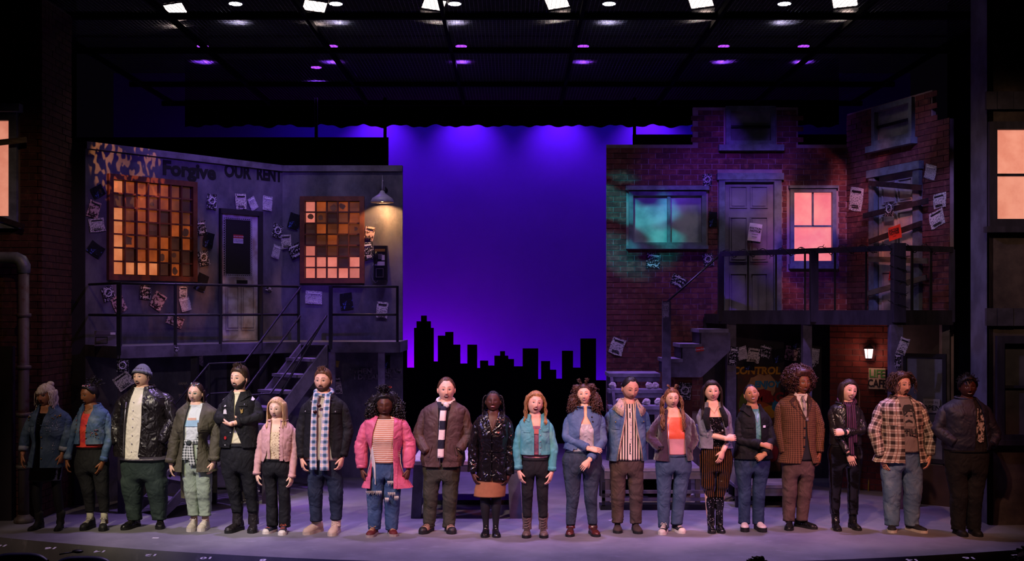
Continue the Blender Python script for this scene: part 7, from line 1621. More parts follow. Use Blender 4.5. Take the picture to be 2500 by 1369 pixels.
p.hair_done('back'); p.beard(mat('dark_beard', '#2e2018', .85, bump=.5, bs=200)); p.moustache(mat('dark_beard2', '#2e2018', .85, bump=0), .025, .006)

# 6 ---- blonde, pink jacket
p = Person('person with long blonde hair in a fitted pale pink jacket and black flared trousers', 610, (203, 284, 430, -10, 0, 0), (96, 495, 322, 482), [(74, 665, .01), (58, 835, .05), (66, 875, .06)], [(334, 665, .01), (320, 845, .05), (316, 880, .06)],
           (120, 285, 720), (96, 305, 800), 860, (162, 258, 985), (165, 255, 1215), (50, 42, 44), ((105, 1290), (236, 1300)), skin='#ecc2a6', bust=.018, seed=6)
p.body(dict(mouth=.011, lip='#9c4a48', brow='#8a6a4c', lash=.0022)); p.trousers(BLKP, 722, (1215, 1224), amp=.006)
FLO = mat('ditsy_floral_print', '#d8c4a0', .8, c2='#8a6a4a', vs=75, lo=.38, hi=.46); p.shirt(FLO, 726, 'camisole', .010, drop=.14, dropw=1.1, square=True, hemw=(128, 262))
PJ = mat('dusty_pink_cotton', '#c99a98', .75, var=.12, vs=8, bump=.25, bs=50, wr=.55); p.jacket(PJ, (100, 300, 742), [(440, 168, 236), (520, 166, 238), (600, 160, 244), (700, 132, 252), (742, 112, 276)], .020, amp=.004); p.sleeves(PJ, (.066, .054, .047, .046), end=(1, 1), extra=(.012, .03), cuff=.035); p.patch(238, 500, 262, 735, PJ, 'placket'); p.buttons([(236, 490+k*24) for k in range(10)], mat('plum_button', '#6a3440', .4, bump=0), .006)
p.patch(148, 460, 168, 720, PJ, 'placket'); p.collar(PJ, .018, .012, .004, 0)
p.shoes(mat('navy_canvas', '#23263a', .8), SKW, .235, .046, .075, .02, toe_m=SKW, lace_m=mat('rust_stripe', '#b05030', .8, bump=0), name='canvas_shoe', lace_n=3, toe_cap=.84)
HB = hairm('blonde', '#d8b48a', '#b98a5e'); p.cap(HB, 'std', .020, .004)
p.curtain(64, 296, .27, 52, fwd=-.35, gap=.022); longhair(p, .28, .011, .006, .16, azs=list(range(70, 291, 12)), rows=((50, 1.0),), out=.12, gap=.024)
for a in (-76, -72, -68, -64, 64, 68, 72, 76): p.lock(a, 56, .29, .0055, 16, .005, .2, .5, .1, dirx=(.15*(1 if a > 0 else -1), -.1, -.6), gap=.018)
HO = p.hair_done('side'); CL = mat('pale_claw_clip', '#d8c8b4', .3, bump=0)
for k in range(5): q = p.Hm @ (head_point(math.radians(-40+k*20), math.radians(24))*1.13); mb = MB(); mb.ell(q, (.013, .008, .011), 10, 6); p.O(mb, 'hair_clip', CL, HO)

# 7 ---- blue plaid scarf, black trucker jacket
p = Person('bearded person in a black trucker jacket with a long blue plaid scarf', 610, (547, 66, 232, -8, 2, 0), (418, 310, 692, 302), [(384, 515, .02), (396, 722, .08), (408, 798, .10)], [(730, 520, .02), (694, 715, .08), (676, 800, .10)],
           (430, 680, 640), (435, 680, 760), 880, (488, 640, 985), (490, 640, 1178), (68, 54, 42), ((402, 1296), (602, 1306)), depth=(.135, .125, .13), skin='#e2ae90', neck=.062, seed=7)
p.hpose = {'L': (.5, None), 'R': (.5, None)}; p.body(dict(mouth=.006, brow='#3a281c', bt=.0055)); p.trousers(denim('deep_navy_jeans', '#1b2436', '#3c4a62', .5), 660, (1180, 1170), amp=.009)
STR7 = stripes('fine_striped_shirt', '#cfc8bc', '#7d7a78', .012, .6, 0); p.shirt(STR7, 735, 'shirt', .014, .02, hemw=(420, 682))
p.jacket(BLKJ, (388, 712, 708), [(235, 495, 612), (400, 478, 606), (600, 462, 612), (708, 455, 625)], .030, amp=.006); p.sleeves(BLKJ, (.080, .074, .064, .055), end=(.99, .99), cuff=.05, amp=.008); p.collar(BLKJ, .045, .065, .02, .045); p.patch(398, 352, 466, 384, BLKJ, 'pocket_flap'); p.patch(616, 352, 686, 384, BLKJ, 'pocket_flap'); p.buttons([(425, 372), (650, 372), (470, 298)], BUTS, .009)
PL7 = plaid('blue_white_plaid', '#d8d2c8', '#3a72a8', '#22404e', .075, '#e2b8a4'); p.neckloop(PL7, 'scarf_loop', .030); p.strip([(510, 235, .02), (498, 320), (495, 500), (490, 650), (492, 795)], (.030, .042), PL7, 'scarf_end', .013, None, .065, .010); p.strip([(595, 240, .02), (588, 330), (580, 500), (572, 650), (574, 800)], (.034, .052), PL7, 'scarf_end', .013, None, .055, .012)
mb = MB()
for sg in (-1, 1): q = p.front(522+sg*14, 348-sg*22, .075); mb.ell(q, (.024, .010, .022))
p.O(mb, 'sunglasses', mat('dark_red_lens', '#2a0e0e', .15, 0, .7, bump=0))
BGE = mat('beige_suede_trainer', '#c0aa94', .8); p.shoes(BGE, mat('beige_sole', '#b8a894', .7, bump=0), .30, .054, .105, .026, lace_m=BGE, name='trainer', shaft=(.17, .055, .058))
HB = hairm('brown_crop', '#4a3020', '#6a462c'); p.cap(HB, 'short', .008, .003, top=.010)
for k in range(40): p.lock(p.rnd.uniform(-46, 46), p.rnd.uniform(16, 46), .045, .007, 5, grav=.02, out=1, dirx=(-.15, .1, .5), torso=False, tap=.3)
p.hair_done('back'); p.beard(mat('brown_beard', '#4a3020', .85, bump=.5, bs=200), th=.006); p.moustache(mat('brown_beard2', '#4a3020', .85, bump=0), .024, .004, .006)
# 8 ---- curly black hair, long pink jacket, striped tee, ripped jeans
p = Person('person with big black curls in a long pink jacket, striped tee and ripped jeans', 860, (244, 242, 408, 2, -6, 0), (108, 446, 372, 434), [(66, 625, .0), (74, 805, .03), (84, 858, .04)], [(424, 615, .0), (420, 805, .04), (408, 880, .05)],
           (165, 335, 700), (150, 348, 800), 890, (172, 296, 985), (162, 290, 1240), (72, 64, 46), ((120, 1316), (314, 1310)), depth=(.145, .14, .145), skin='#5a3524', bust=.03, fat=.3, seed=8)
p.body(dict(eye='closed', mouth=.005, lip='#6e3a34', brow='#140e0c', lash=.0026)); RJ = denim('ripped_blue_jeans', '#33496a', '#7488a4', .6); to = p.trousers(RJ, 735, (1240, 1245), amp=.008)
FRAY = mat('frayed_white_thread', '#c8bfb2', .9); TEAR = mat('dark_skin_in_tear', '#3a2218', .7)
for cu, cv, wu in ((150, 962, 70), (205, 962, 40), (300, 972, 50), (265, 1012, 26), (292, 888, 40), (335, 1000, 30)):
    k = 0 if cu < 240 else 1; lx, lz = p.X(cu), p.Z(cv); w_ = wu/2/p.U; kx = p.kn[k].x; R_ = p.legw[0]+.02; yy = -R_*math.sqrt(max(.1, 1-((lx-kx)/R_)**2))-.006; mb = MB(); mb.poly([(lx-w_, yy, lz), (lx-w_*.3, yy-.003, lz-.016), (lx+w_*.5, yy-.003, lz-.014), (lx+w_, yy, lz), (lx+w_*.4, yy-.003, lz+.010), (lx-w_*.5, yy-.003, lz+.010)], .004, (0, -1, 0)); p.O(mb, 'tear', TEAR, to, smooth=False, recalc=True)
    mb = MB()
    for q in range(8): x = lx-w_+2*w_*q/7; mb.tube([(x, yy-.006, lz+.012), (x+.004, yy-.012, lz-.005), (x-.003, yy-.010, lz-.02-.012*(q % 3))], [.004, .0035, .002], 5)
    p.O(mb, 'frayed_edge', FRAY, to)
ST8 = stripes('rust_white_stripe_tee', '#dcc8b4', '#b4623c', .022, .58, 2); p.shirt(ST8, 752, 'tee_shirt', .012, .03, hemw=(160, 325))
PK8 = mat('pink_quilted_nylon', '#d0607c', .5, 0, .4, .15, 10, .6, 24, .012, wr=.55); LIN = mat('cream_lining', '#cfc4bc', .8); p.jacket(PK8, (92, 430, 938), [(415, 196, 322), (520, 165, 320), (640, 150, 316), (780, 146, 318), (938, 140, 344)], .034, 'long_jacket', amp=.010, lining=LIN, ragged=.004); p.sleeves(PK8, (.090, .086, .078, .060), end=(.98, .98), cuff=.035, amp=.010); p.collar(PK8, .03, .045, .02, .02)
mb = MB(); q = [p.front(150, 600, .02), p.front(146, 760, .02), p.front(146, 905, .02), p.front(184, 908, .025), p.front(182, 760, .02), p.front(160, 620, .02)]; mb.poly(q, .004, (0, -1, 0)); p.O(mb, 'turned_lining', LIN, p.jo, smooth=False, recalc=True)
for u in (112, 388): p.tubepart([p.on_jacket(u, 690), p.on_jacket(u, 760), p.on_jacket(u+2, 840)], .004, LACEW, 'drawstring', p.jo)
p.patch(318, 560, 345, 935, PK8, 'placket'); p.shoes(mat('oxblood_canvas', '#5a1a1a', .7), mat('dirty_white_sole', '#9c8f84', .7), .25, .048, .085, .022, lace_m=mat('orange_lace', '#b08a68', .8, bump=0), name='trainer', lace_n=5)
HB = hairm('black_curls', '#17110f'); p.cap(HB, 'std', .022, .006, 40)
p.mass((0, .055, .0), (.155, .105, .13), curls=150, cl=.09, wave=.013, fall=.55); p.mass((-.125, .02, -.06), (.055, .06, .085), curls=90, cl=.08, wave=.012, fall=.7); p.mass((.125, .02, -.06), (.055, .06, .085), curls=90, cl=.08, wave=.012, fall=.7)
for k in range(26): p.lock(p.rnd.uniform(-70, 70), p.rnd.uniform(5, 26), .10, .007, 14, .012, .03, .05, 1, curl3=True, torso=False, n=4)
HO = p.hair_done(None); mb = MB(); mb.loft([[p.Hm @ (head_point(math.radians(a), math.radians(po))*1.10) for a in range(-80, 81, 8)] for po in (34, 40, 44)], False); p.O(mb, 'headband', mat('grey_headband', '#4a464c', .8), HO)
mb = MB(); q = p.Hm @ Vector((.05, -.0, .165)); mb.ell(q, (.022, .014, .018)); p.O(mb, 'red_scrunchie', mat('red_scrunchie', '#b02a24', .8), HO)

# 9 ---- brown bomber, striped scarf
p = Person('person with slicked brown hair in a brown zip jacket and navy and white striped scarf', 860, (700, 128, 302, 4, 2, 0), (546, 352, 826, 342), [(494, 560, .02), (566, 668, .14), None], [(862, 560, .02), (796, 655, .14), None],
           (545, 800, 700), (530, 798, 800), 905, (582, 726, 1010), (568, 718, 1220), (66, 56, 44), ((512, 1292), (748, 1292)), depth=(.135, .13, .135), skin='#e4b094', neck=.058, seed=9)
p.body(dict(mouth=.013, brow='#3a2418', lip='#a85a50', smile=.3)); p.trousers(mat('dark_olive_twill', '#333428', .8, var=.3, vs=6, wr=.55), 750, (1222, 1226), amp=.009)
BJ = mat('brown_suedette', '#4a3632', .65, var=.25, vs=7, bump=.3, bs=40, wr=.55); p.shirt(mat('navy_tee', '#20222e', .8, wr=.55), 760, 'tee_shirt', .012, .02); p.jacket(BJ, (530, 812, 776), [(300, 640, 745), (400, 648, 722), (550, 645, 700), (700, 645, 684), (776, 662, 672)], .040, amp=.010, tuck=.02); p.sleeves(BJ, (.088, .084, .076, .062), amp=.011, fz=13); p.collar(BJ, .045, .070, .02, .050)
p.patch(545, 742, 655, 776, BJ, 'hem_band'); p.patch(676, 742, 795, 776, BJ, 'hem_band'); p.tubepart([p.on_jacket(655, 420), p.on_jacket(650, 560), p.on_jacket(660, 770)], .004, BUTS, 'zip', p.jo); p.patch(0, 0, 0, 0, BJ, 'pocket_welt', .01, pts=[(566, 700), (592, 612), (602, 616), (578, 704)]); p.patch(0, 0, 0, 0, BJ, 'pocket_welt', .01, pts=[(790, 690), (770, 610), (762, 614), (780, 694)])
SC9 = stripes('navy_white_scarf', '#ded4cc', '#1d2030', .215, .52, 2); p.neckloop(mat('white_scarf_knit', '#ded4cc', .85, bump=.5), 'scarf_loop', .026); mb = MB(); mb.ell(p.front(705, 322, .075), (.034, .026, .034), 14, 10, disp=lambda q: .12*mnoise.noise(q*40)); p.O(mb, 'scarf_knot', mat('white_scarf_knit', '#ded4cc', .85, bump=.5)); p.strip([(688, 330, .01), (680, 400), (676, 500), (668, 600), (664, 705)], .036, SC9, 'scarf_end', .014, None, .066, .006); p.strip([(650, 300, .01), (662, 345, .0)], (.026, .020), mat('navy_scarf_knit', '#1d2030', .85), 'scarf_wrap', .014, None, .062, .004)
p.shoes(mat('tan_suede_boot', '#a08068', .8), SKB, .285, .053, .10, .03, lace_m=LACEB, toe_m=mat('black_toe', '#1e1a1a', .5), name='hiking_shoe', lace_n=4)
HB = hairm('brown_slick', '#3a2419', '#54361f'); p.cap(HB, 'high', .009, .003, streak=(3, .6, .6)); p.lock(176, 95, .10, .014, 8, 0, .1, .3, .6, gap=.01, torso=False); p.hair_done('back')

# 10 ---- black leather coat, tan skirt
p = Person('person with thin braids in a black leather coat and tan suede skirt', 1120, (256, 232, 378, -2, 10, 0), (142, 422, 368, 422), [(110, 640, .0), (106, 835, .04), (122, 880, .06)], [(384, 645, .0), (374, 850, .04), (356, 888, .06)],
           (165, 345, 650), (140, 350, 800), 890, (196, 278, 1065), (202, 274, 1235), (52, 40, 30), ((190, 1318), (284, 1318)), skin='#4a2b1e', bust=.018, seed=10)
p.body(dict(eye='closed', mouth=.012, lip='#8a3c3c', brow='#120c0a', lash=.003, smile=.4)); p.skirt(mat('tan_suede', '#94623f', .85, var=.2, vs=8), 860, 1006, (110, 345)); p.tights(mat('black_tights', '#131216', .7, bump=0), radii=(.075, .056, .052, .034))
CO = leather('glossy_black_leather', '#131114', .24, .35); p.jacket(CO, (148, 358, 878), [(372, 215, 298), (430, 222, 286), (480, 234, 268), (520, 244, 250), (878, 244, 250)], .028, 'coat', amp=.010, fz=8); p.sleeves(CO, (.074, .070, .066, .064), end=(.99, .99), amp=.009); p.collar(CO, .04, .065, .02, .045)
for sg in (-1, 1): p.patch(0, 0, 0, 0, CO, 'lapel', .012, pts=[(247+sg*2, 515), (247+sg*55, 440), (247+sg*72, 452), (247+sg*75, 478), (247+sg*30, 500)])
p.buttons([(249, 540), (249, 600), (248, 665), (247, 740), (246, 810)], BUTB, .010); p.patch(160, 660, 240, 668, CO, 'waist_seam'); p.patch(252, 660, 345, 668, CO, 'waist_seam')
p.shoes(BLKL, SKB, .25, .045, .08, .018, name='heeled_shoe', heel=.03, tongue=1)
HB = hairm('black_braids', '#14100f'); p.cap(HB, 'high', .008, .003, 90)
for a, ln in ((-70, .30), (72, .30), (-95, .28), (98, .28)): p.lock(a, 55, ln, .0075, 22, .003, .02, .35, .3, n=6, flat=1, tap=.8)
for k in range(16): p.lock(p.rnd.uniform(110, 250), p.rnd.uniform(40, 90), .25, .0075, 18, .003, .02, .3, .3, n=5, flat=1, tap=.8)
p.hair_done('back'); p.tubepart([p.front(225, 432, .012), p.front(250, 500, .014), p.front(272, 432, .012)], .002, BUTS, 'necklace')

# 11 ---- turquoise denim jacket, wavy blonde hair
p = Person('person with wavy honey-blonde hair in a turquoise denim jacket and black trousers', 1120, (566, 240, 396, 10, 8, 8), (458, 452, 672, 442), [(432, 632, .02), (446, 812, .07), (458, 862, .08)], [(702, 642, .02), (690, 822, .07), (680, 858, .08)],
           (478, 658, 720), (465, 672, 800), 870, (510, 622, 985), (508, 628, 1200), (54, 42, 34), ((500, 1322), (635, 1322)), skin='#e8b498', bust=.02, seed=11)
p.body(dict(mouth=.016, lip='#a83c3c', brow='#6a4a30', smile=.5)); p.trousers(BLK, 715, (1150, 1150), amp=.003); PT = mat('pale_pink_vest', '#c88c84', .7); p.shirt(PT, 728, 'long_vest', .010, drop=.16, dropw=.7); p.shirt(mat('plum_camisole', '#4a3048', .6, c2='#9a5a68', vs=8), 692, 'camisole', .015, drop=.12, dropw=.65, hemw=(480, 655)); p.patch(548, 500, 600, 535, mat('coral_lace', '#b86058', .7), 'lace_trim', .004, off=.02, parent=p.root)
TQ = denim('turquoise_denim', '#4f9a9c', '#9cccc8', .5); p.jacket(TQ, (460, 676, 690), [(425, 535, 612), (480, 550, 606), (560, 553, 600), (690, 556, 598)], .022, amp=.005); p.sleeves(TQ, (.064, .057, .051, .048), end=(.99, .99), cuff=.045); p.collar(TQ, .034, .045, .012, .035); p.patch(592, 500, 612, 688, TQ, 'placket'); p.patch(540, 500, 558, 690, TQ, 'placket'); p.buttons([(604, 500+k*45) for k in range(5)], BUTS); p.patch(465, 668, 540, 690, TQ, 'hem_band'); p.patch(612, 668, 675, 690, TQ, 'hem_band'); p.patch(478, 505, 530, 525, TQ, 'pocket_flap'); p.patch(620, 500, 668, 520, TQ, 'pocket_flap')
p.shoes(leather('grey_brown_boot', '#6a5850', .5), SKB, .26, .048, .085, .026, shaft=(p.Z(1135), .050, .060), lace_m=LACEB, name='lace_up_boot')
HB = hairm('honey', '#b0804e', '#7a5230'); p.cap(HB, 'std', .022, .005); p.curtain(66, 294, .30, 50, fwd=-.4, gap=.024, wavez=.008, amp=.012); longhair(p, .30, .012, .012, .10, azs=list(range(70, 292, 11)), rows=((48, 1.0),), out=.12, gap=.026)
for a in (-84, -80, -76, -72, -68, 68, 72, 76, 80, 84): p.lock(a, 58, .28, .0065, 18, .010, .09, .5, .1, dirx=(.2*(1 if a > 0 else -1), -.1, -.6), gap=.020)
p.hair_done('side')
mb = MB(); q = p.Hm @ Vector((-.078, -.0, -.06)); mb.tube([q+Vector((.018*math.cos(k*math.pi/8), 0, .018*math.sin(k*math.pi/8))) for k in range(17)], .0025, 6); p.O(mb, 'earring', BUT)

# 12 ---- dark curls, short denim jacket, hands clasped
p = Person('person with dark curly bunches in a blue denim bolero, hands crossed before dark jeans', 1350, (231, 184, 322, -6, 8, -4), (112, 402, 354, 392), [(98, 565, .04), (262, 640, .20), (335, 650, .20)], [(366, 590, .04), (258, 725, .21), (215, 772, .21)],
           (120, 330, 620), (74, 358, 740), 845, (148, 280, 1000), (132, 296, 1205), (72, 50, 34), ((122, 1312), (332, 1312)), depth=(.125, .12, .14), skin='#e6b496', bust=.03, seed=12)
p.hpose = {'L': (.22, (-.2, .7, -.6)), 'R': (.35, (.3, .9, 0))}; p.hthumb = {'L': (0, -.3, 1), 'R': (0.8, -.3, .2)}
p.body(dict(smile=1, mouth=.006, lip='#b0504c', brow='#2a1a14', lash=.0028)); p.trousers(DKJ, 655, (1208, 1204), amp=.005); WSAT = mat('silver_satin_bustier', '#b4b0b2', .35, 0, .5, .15, 8, .3, wr=.55); p.shirt(WSAT, 668, 'bustier', .010, drop=.20, dropw=1.25, square=True, hemw=(140, 322), amp=.006)
CH = denim('chambray_denim', '#4a6086', '#8498b8', .4); p.jacket(CH, (92, 370, 650), [(380, 225, 250), (405, 226, 248), (450, 205, 275), (500, 192, 298), (600, 186, 300), (650, 172, 300)], .022, 'bolero', amp=.005); p.sleeves(CH, (.070, .062, .054, .050), end=(.97, .97), cuff=.03, amp=.007); p.collar(CH, .014, .008, .004, 0); p.buttons([(284, 412), (290, 445)], BUTB, .010); p.patch(0, 0, 0, 0, CH, 'peplum', .012, pts=[(80, 640), (150, 640), (140, 662), (70, 648)])
p.shoes(leather('oxblood_boot', '#52221e', .3), SKB, .26, .048, .09, .02, shaft=(.16, .050, .052), lace_m=LACEB, name='lace_up_boot')
HB = hairm('brown_black_curls', '#2e1c17', '#4a2c20'); p.cap(HB, 'std', .014, .005, 50)
p.mass((0, .055, -.01), (.145, .10, .12), curls=140, cl=.10, wave=.012, wl=.04, fall=.65); p.mass((-.125, .015, -.075), (.058, .06, .10), curls=110, cl=.10, wave=.012, wl=.04, fall=.8); p.mass((.125, .015, -.075), (.058, .06, .10), curls=110, cl=.10, wave=.012, wl=.04, fall=.8); p.mass((-.08, .02, .085), (.05, .05, .04), curls=30); p.mass((.08, .02, .085), (.05, .05, .04), curls=30)
for sg in (-1, 1):
    for k in range(10): p.lock(sg*p.rnd.uniform(35, 60), p.rnd.uniform(14, 26), .075, .007, 12, .012, .03, .02, 1, curl3=True, torso=False, n=4)
p.hair_done(None)

# 13 ---- sherpa-collar denim jacket, striped shirt, hands behind back
p = Person('person looking down in a denim jacket with cream sherpa collar and striped shirt', 1350, (572, 124, 288, 14, -12, 2), (424, 372, 676, 362), [(396, 540, -.04), (440, 640, -.14), None], [(700, 530, -.04), (660, 640, -.14), None],
           (440, 665, 650), (425, 670, 760), 860, (482, 618, 1000), (482, 616, 1190), (64, 52, 42), ((482, 1286), (640, 1290)), depth=(.13, .12, .125), skin='#d8a284', neck=.058, seed=13)
p.body(dict(eye='half', smile=.5, brow='#1c1412', bt=.0055, lip='#9c5a50'), hands=False); p.trousers(mat('brown_corduroy', '#4a3a35', .8, c2='#3c2e2a', vs=9, wr=.55), 715, (1192, 1196), amp=.009)
ST13 = stripes('black_cream_stripe_shirt', '#e0cfbc', '#2a2426', .030, .52, 0); so = p.shirt(ST13, 732, 'shirt', .014, .02, hemw=(455, 662)); p.jf, p.joff, p.jo = p.prof, .02, so; p.buttons([(568, 360+k*52) for k in range(7)], WHT, .005, parent=so); p.patch(558, 350, 578, 728, mat('cream_placket', '#d8c8b8', .8), 'placket', .003, so, off=.017)
DJ13 = denim('stone_blue_denim', '#3f5a80', '#8ea2ba', .6); p.jacket(DJ13, (412, 680, 736), [(290, 535, 610), (400, 532, 598), (500, 512, 612), (620, 488, 640), (736, 468, 656)], .030, amp=.006); p.sleeves(DJ13, (.078, .072, .064, .058), amp=.008); SH = mat('cream_sherpa', '#c4a890', .95, var=.25, vs=40, bump=1.0, bs=70, bd=.012); p.collar(SH, .055, .11, .050, .06, 'sherpa_collar', noise_=.010, th=.016, lean=1.6)
p.patch(428, 428, 490, 452, DJ13, 'pocket_flap'); p.patch(645, 430, 690, 452, DJ13, 'pocket_flap'); p.patch(430, 452, 486, 500, DJ13, 'chest_pocket'); p.buttons([(458, 448), (666, 446)], BUT)
for a in (((535, 300), (532, 400), (512, 500), (488, 620), (468, 734)), ((606, 300), (600, 400), (614, 500), (642, 620), (658, 734))): p.tubepart([p.on_jacket(u, v, .004) for u, v in a], .008, SH, 'sherpa_edge', p.jo, disp=folds(.003, 3, 90, 90))
p.shoes(mat('brown_suede_shoe', '#3e2f2a', .85), SKB, .285, .052, .085, .024, lace_m=LACEB, name='suede_shoe')
HB = hairm('black_crop', '#171212'); p.cap(HB, 'high', .007, .002, 120); p.hair_done('back')
p.beard(mat('faint_stubble', '#9c705c', .8, bump=.4, bs=200), th=.0012, name='stubble')

# 14 ---- plum velvet jacket, coral and pink top, wavy pigtails
p = Person('person with long light-brown pigtails in a plum velvet jacket and coral and pink top', 1560, (242, 212, 348, 4, 2, 0), (142, 424, 378, 424), [(84, 570, .0), (152, 648, .10), None], [(408, 580, .0), (352, 655, .10), None],
           (190, 345, 640), (128, 385, 780), 840, (185, 305, 960), (185, 282, 1215), (66, 52, 42), ((166, 1296), (332, 1286)), depth=(.125, .125, .14), skin='#e4b498', bust=.025, seed=14)
p.body(dict(mouth=.004, smile=.5, lip='#a85a50', brow='#6a4a34')); p.trousers(denim('two_tone_jeans', '#3c4c66', '#6c809c', .5), 685, (1228, 1205), amp=.006)
s = N('coral_to_pink_satin'); v = s.sep(s.coord()); zz = p.Z(572); s.base(s.mix(s.ramp(v[2], zz-.01, zz+.01), srgb('#d09498'), srgb('#d8583c')), .38, 0, .45); s.bump(s.noise(s.coord(), 14, 3), .4, .012); p.shirt(s.m, 692, 'satin_top', .012, drop=.085, dropw=.8, hemw=(200, 340), amp=.006)
VEL = mat('plum_velvet', '#3a1e34', .85, 0, .3, .35, 9, .3, sheen=.6, wr=.55); p.jacket(VEL, (130, 382, 735), [(370, 205, 300), (450, 196, 326), (570, 196, 330), (690, 212, 340), (735, 205, 350)], .030, amp=.008); p.sleeves(VEL, (.076, .070, .062, .056), amp=.010); p.collar(VEL, .03, .03, .012, .02)
for a in ((206, 206, 210), (326, 332, 346)): p.tubepart([p.on_jacket(a[0], 460), p.on_jacket(a[1], 600), p.on_jacket(a[2], 730)], .004, BUTS, 'zip', p.jo)
p.tubepart([p.armL[1]+Vector((.03*math.cos(k*.6), -.045*math.sin(k*.6)-.02, .03)) for k in range(12)], .006, BLK, 'bracelet')
p.shoes(mat('black_canvas_shoe', '#22222a', .8), SKW, .255, .046, .08, .022, toe_m=SKW, lace_m=LACEW, name='canvas_shoe', lace_n=5, toe_cap=.82)
HB = hairm('light_brown', '#8a5c3c', '#5c3a26'); p.cap(HB, 'std', .014, .004)
for sg in (-1, 1):
    for k in range(44): p.lock(sg*p.rnd.uniform(76, 112), p.rnd.uniform(70, 95), p.rnd.uniform(.28, .40), .008, 20, .014, .10, .40, p.rnd.uniform(.3, 1.1), dirx=(sg*p.rnd.uniform(-.2, .5), -.6, 0), gap=p.rnd.uniform(.008, .035), n=4, toff=p.rnd.uniform(.03, .06))
    for k in range(7): p.lock(sg*p.rnd.uniform(38, 55), p.rnd.uniform(20, 30), .055, .008, 10, .012, .03, .02, 1, curl3=True, torso=False)
p.hair_done('back')

# 15 ---- black hair, grey cardigan, gold-striped trousers, sequin boots
p = Person('person with long black hair in a grey cardigan, gold-striped black trousers and sequin boots', 1560, (540, 156, 302, -2, 4, -2), (452, 374, 658, 364), [(478, 540, .05), (628, 566, .19), (690, 560, .17)], [(668, 580, .02), (605, 660, .16), (576, 742, .18)],
           (478, 662, 600), (452, 690, 740), 850, (510, 618, 930), (535, 598, 1190), (62, 46, 30), ((545, 1288), (620, 1286)), skin='#e6b69c', bust=.022, seed=15)
p.hpose = {'L': (.55, (.2, .9, -.3)), 'R': (.3, (-.5, .8, 0))}; p.hthumb = {'L': (0, -.2, 1), 'R': (-.6, -.5, .3)}
p.body(dict(mouth=.004, lip='#a01c20', brow='#140e0e', lash=.0032, smile=.7)); GS = stripes('gold_striped_lame', '#15100f', '#6a4422', .022, .74, 0, .22); p.trousers(GS, 632, (1000, 1000), amp=.004, legw=(56, 48, 34)); p.shirt(sequin('black_sequin_top', '#0e0c10', '#b8b4c0', 160), 650, 'tube_top', .012, drop=.165, dropw=1.3, square=True)
GC = mat('grey_knit_cardigan', '#7a7884', .9, bump=.5, bs=90, wr=.55); FUR = mat('black_fur_collar', '#121016', .95, bump=1, bs=80, bd=.02); p.jacket(GC, (456, 684, 645), [(330, 505, 590), (420, 500, 604), (520, 530, 628), (600, 538, 640), (645, 535, 648)], .022, 'cardigan', amp=.006); p.sleeves(GC, (.066, .060, .056, .054), end=(.66, .66), cuff=.03, amp=.007)
for a in (((500, 345), (486, 420), (500, 500)), ((598, 345), (626, 410), (632, 480))): p.tubepart([p.on_jacket(u, v, .006) for u, v in a], [.030, .036, .024], FUR, 'fur_trim', p.jo, 12, disp=folds(.012, 5, 60, 60))
p.buttons([(525, 508), (602, 508)], GEM, .010); p.tubepart([p.front(510, 335, .008), p.front(548, 385, .012), p.front(582, 332, .008)], .002, BUT, 'necklace', p.root)
SQ = sequin('black_sequin_boot', '#0c0b0d', '#d0ccd8', 130); p.shoes(SQ, SKB, .25, .043, .08, .02, shaft=(p.Z(985), .044, .062), name='sequin_boot', heel=.03)
HB = hairm('blue_black', '#15110f', '#2a1814'); p.cap(HB, 'std', .018, .004); p.curtain(64, 296, .40, 50, fwd=-.4, gap=.020, amp=.012); longhair(p, .40, .011, .008, .16, azs=list(range(68, 293, 12)), rows=((46, 1.0),), out=.12, gap=.022)
for a in (-78, -74, -70, -66, 66, 70, 74, 78): p.lock(a, 56, .42, .0060, 20, .006, .14, .5, .1, dirx=(.15*(1 if a > 0 else -1), -.1, -.6), gap=.018)
p.hair_done('side')

# 16 ---- slick dark hair, black denim jacket, platform shoes
p = Person('smiling person with slicked-back dark hair in a boxy black denim jacket and white platform shoes', 1770, (193, 184, 318, -4, 14, -10), (106, 402, 312, 396), [(100, 585, .06), (255, 612, .20), (340, 630, .19)], [(336, 585, .04), (262, 684, .20), (205, 716, .21)],
           (105, 310, 640), (76, 328, 760), 850, (146, 250, 990), (146, 250, 1195), (60, 46, 42), ((150, 1276), (292, 1278)), skin='#c08860', bust=.018, seed=16)
p.hpose = {'L': (.5, (.1, .8, -.5)), 'R': (1.15, (0, .9, -.3))}; p.hthumb = {'L': (0, -.2, 1), 'R': (0, -.3, 1)}
p.body(dict(eye='half', smile=1.2, mouth=.010, lip='#a85048', brow='#1c1210', lash=.0028)); p.trousers(INDIGO, 690, (1200, 1204), amp=.005); so = p.shirt(mat('teal_satin', '#7fb4b0', .5, c2='#4e8a88', vs=7, wr=.55), 700, 'teal_top', .012, .03)
p.jacket(BLKJ, (78, 336, 722), [(335, 180, 244), (400, 208, 250), (580, 210, 250), (600, 225, 235), (722, 225, 235)], .030, amp=.007); p.sleeves(BLKJ, (.072, .066, .060, .056), end=(.97, .97), cuff=.03, amp=.009); p.collar(BLKJ, .04, .065, .022, .05); p.patch(262, 462, 318, 482, BLKJ, 'pocket_flap'); p.patch(262, 472, 282, 488, WHT, 'pocket_tag', .012); p.patch(130, 468, 196, 490, BLKJ, 'pocket_flap'); p.patch(84, 695, 222, 722, BLKJ, 'hem_band'); p.patch(238, 695, 332, 722, BLKJ, 'hem_band')
p.tubepart([p.front(190, 372, .012), p.front(222, 450, .02), p.front(240, 372, .012)], .0025, BUTS, 'necklace', p.root)
p.shoes(mat('pale_pink_leather', '#d8c0c0', .4), SKB, .26, .048, .075, .045, name='platform_shoe', lace_m=LACEW, lace_n=2)
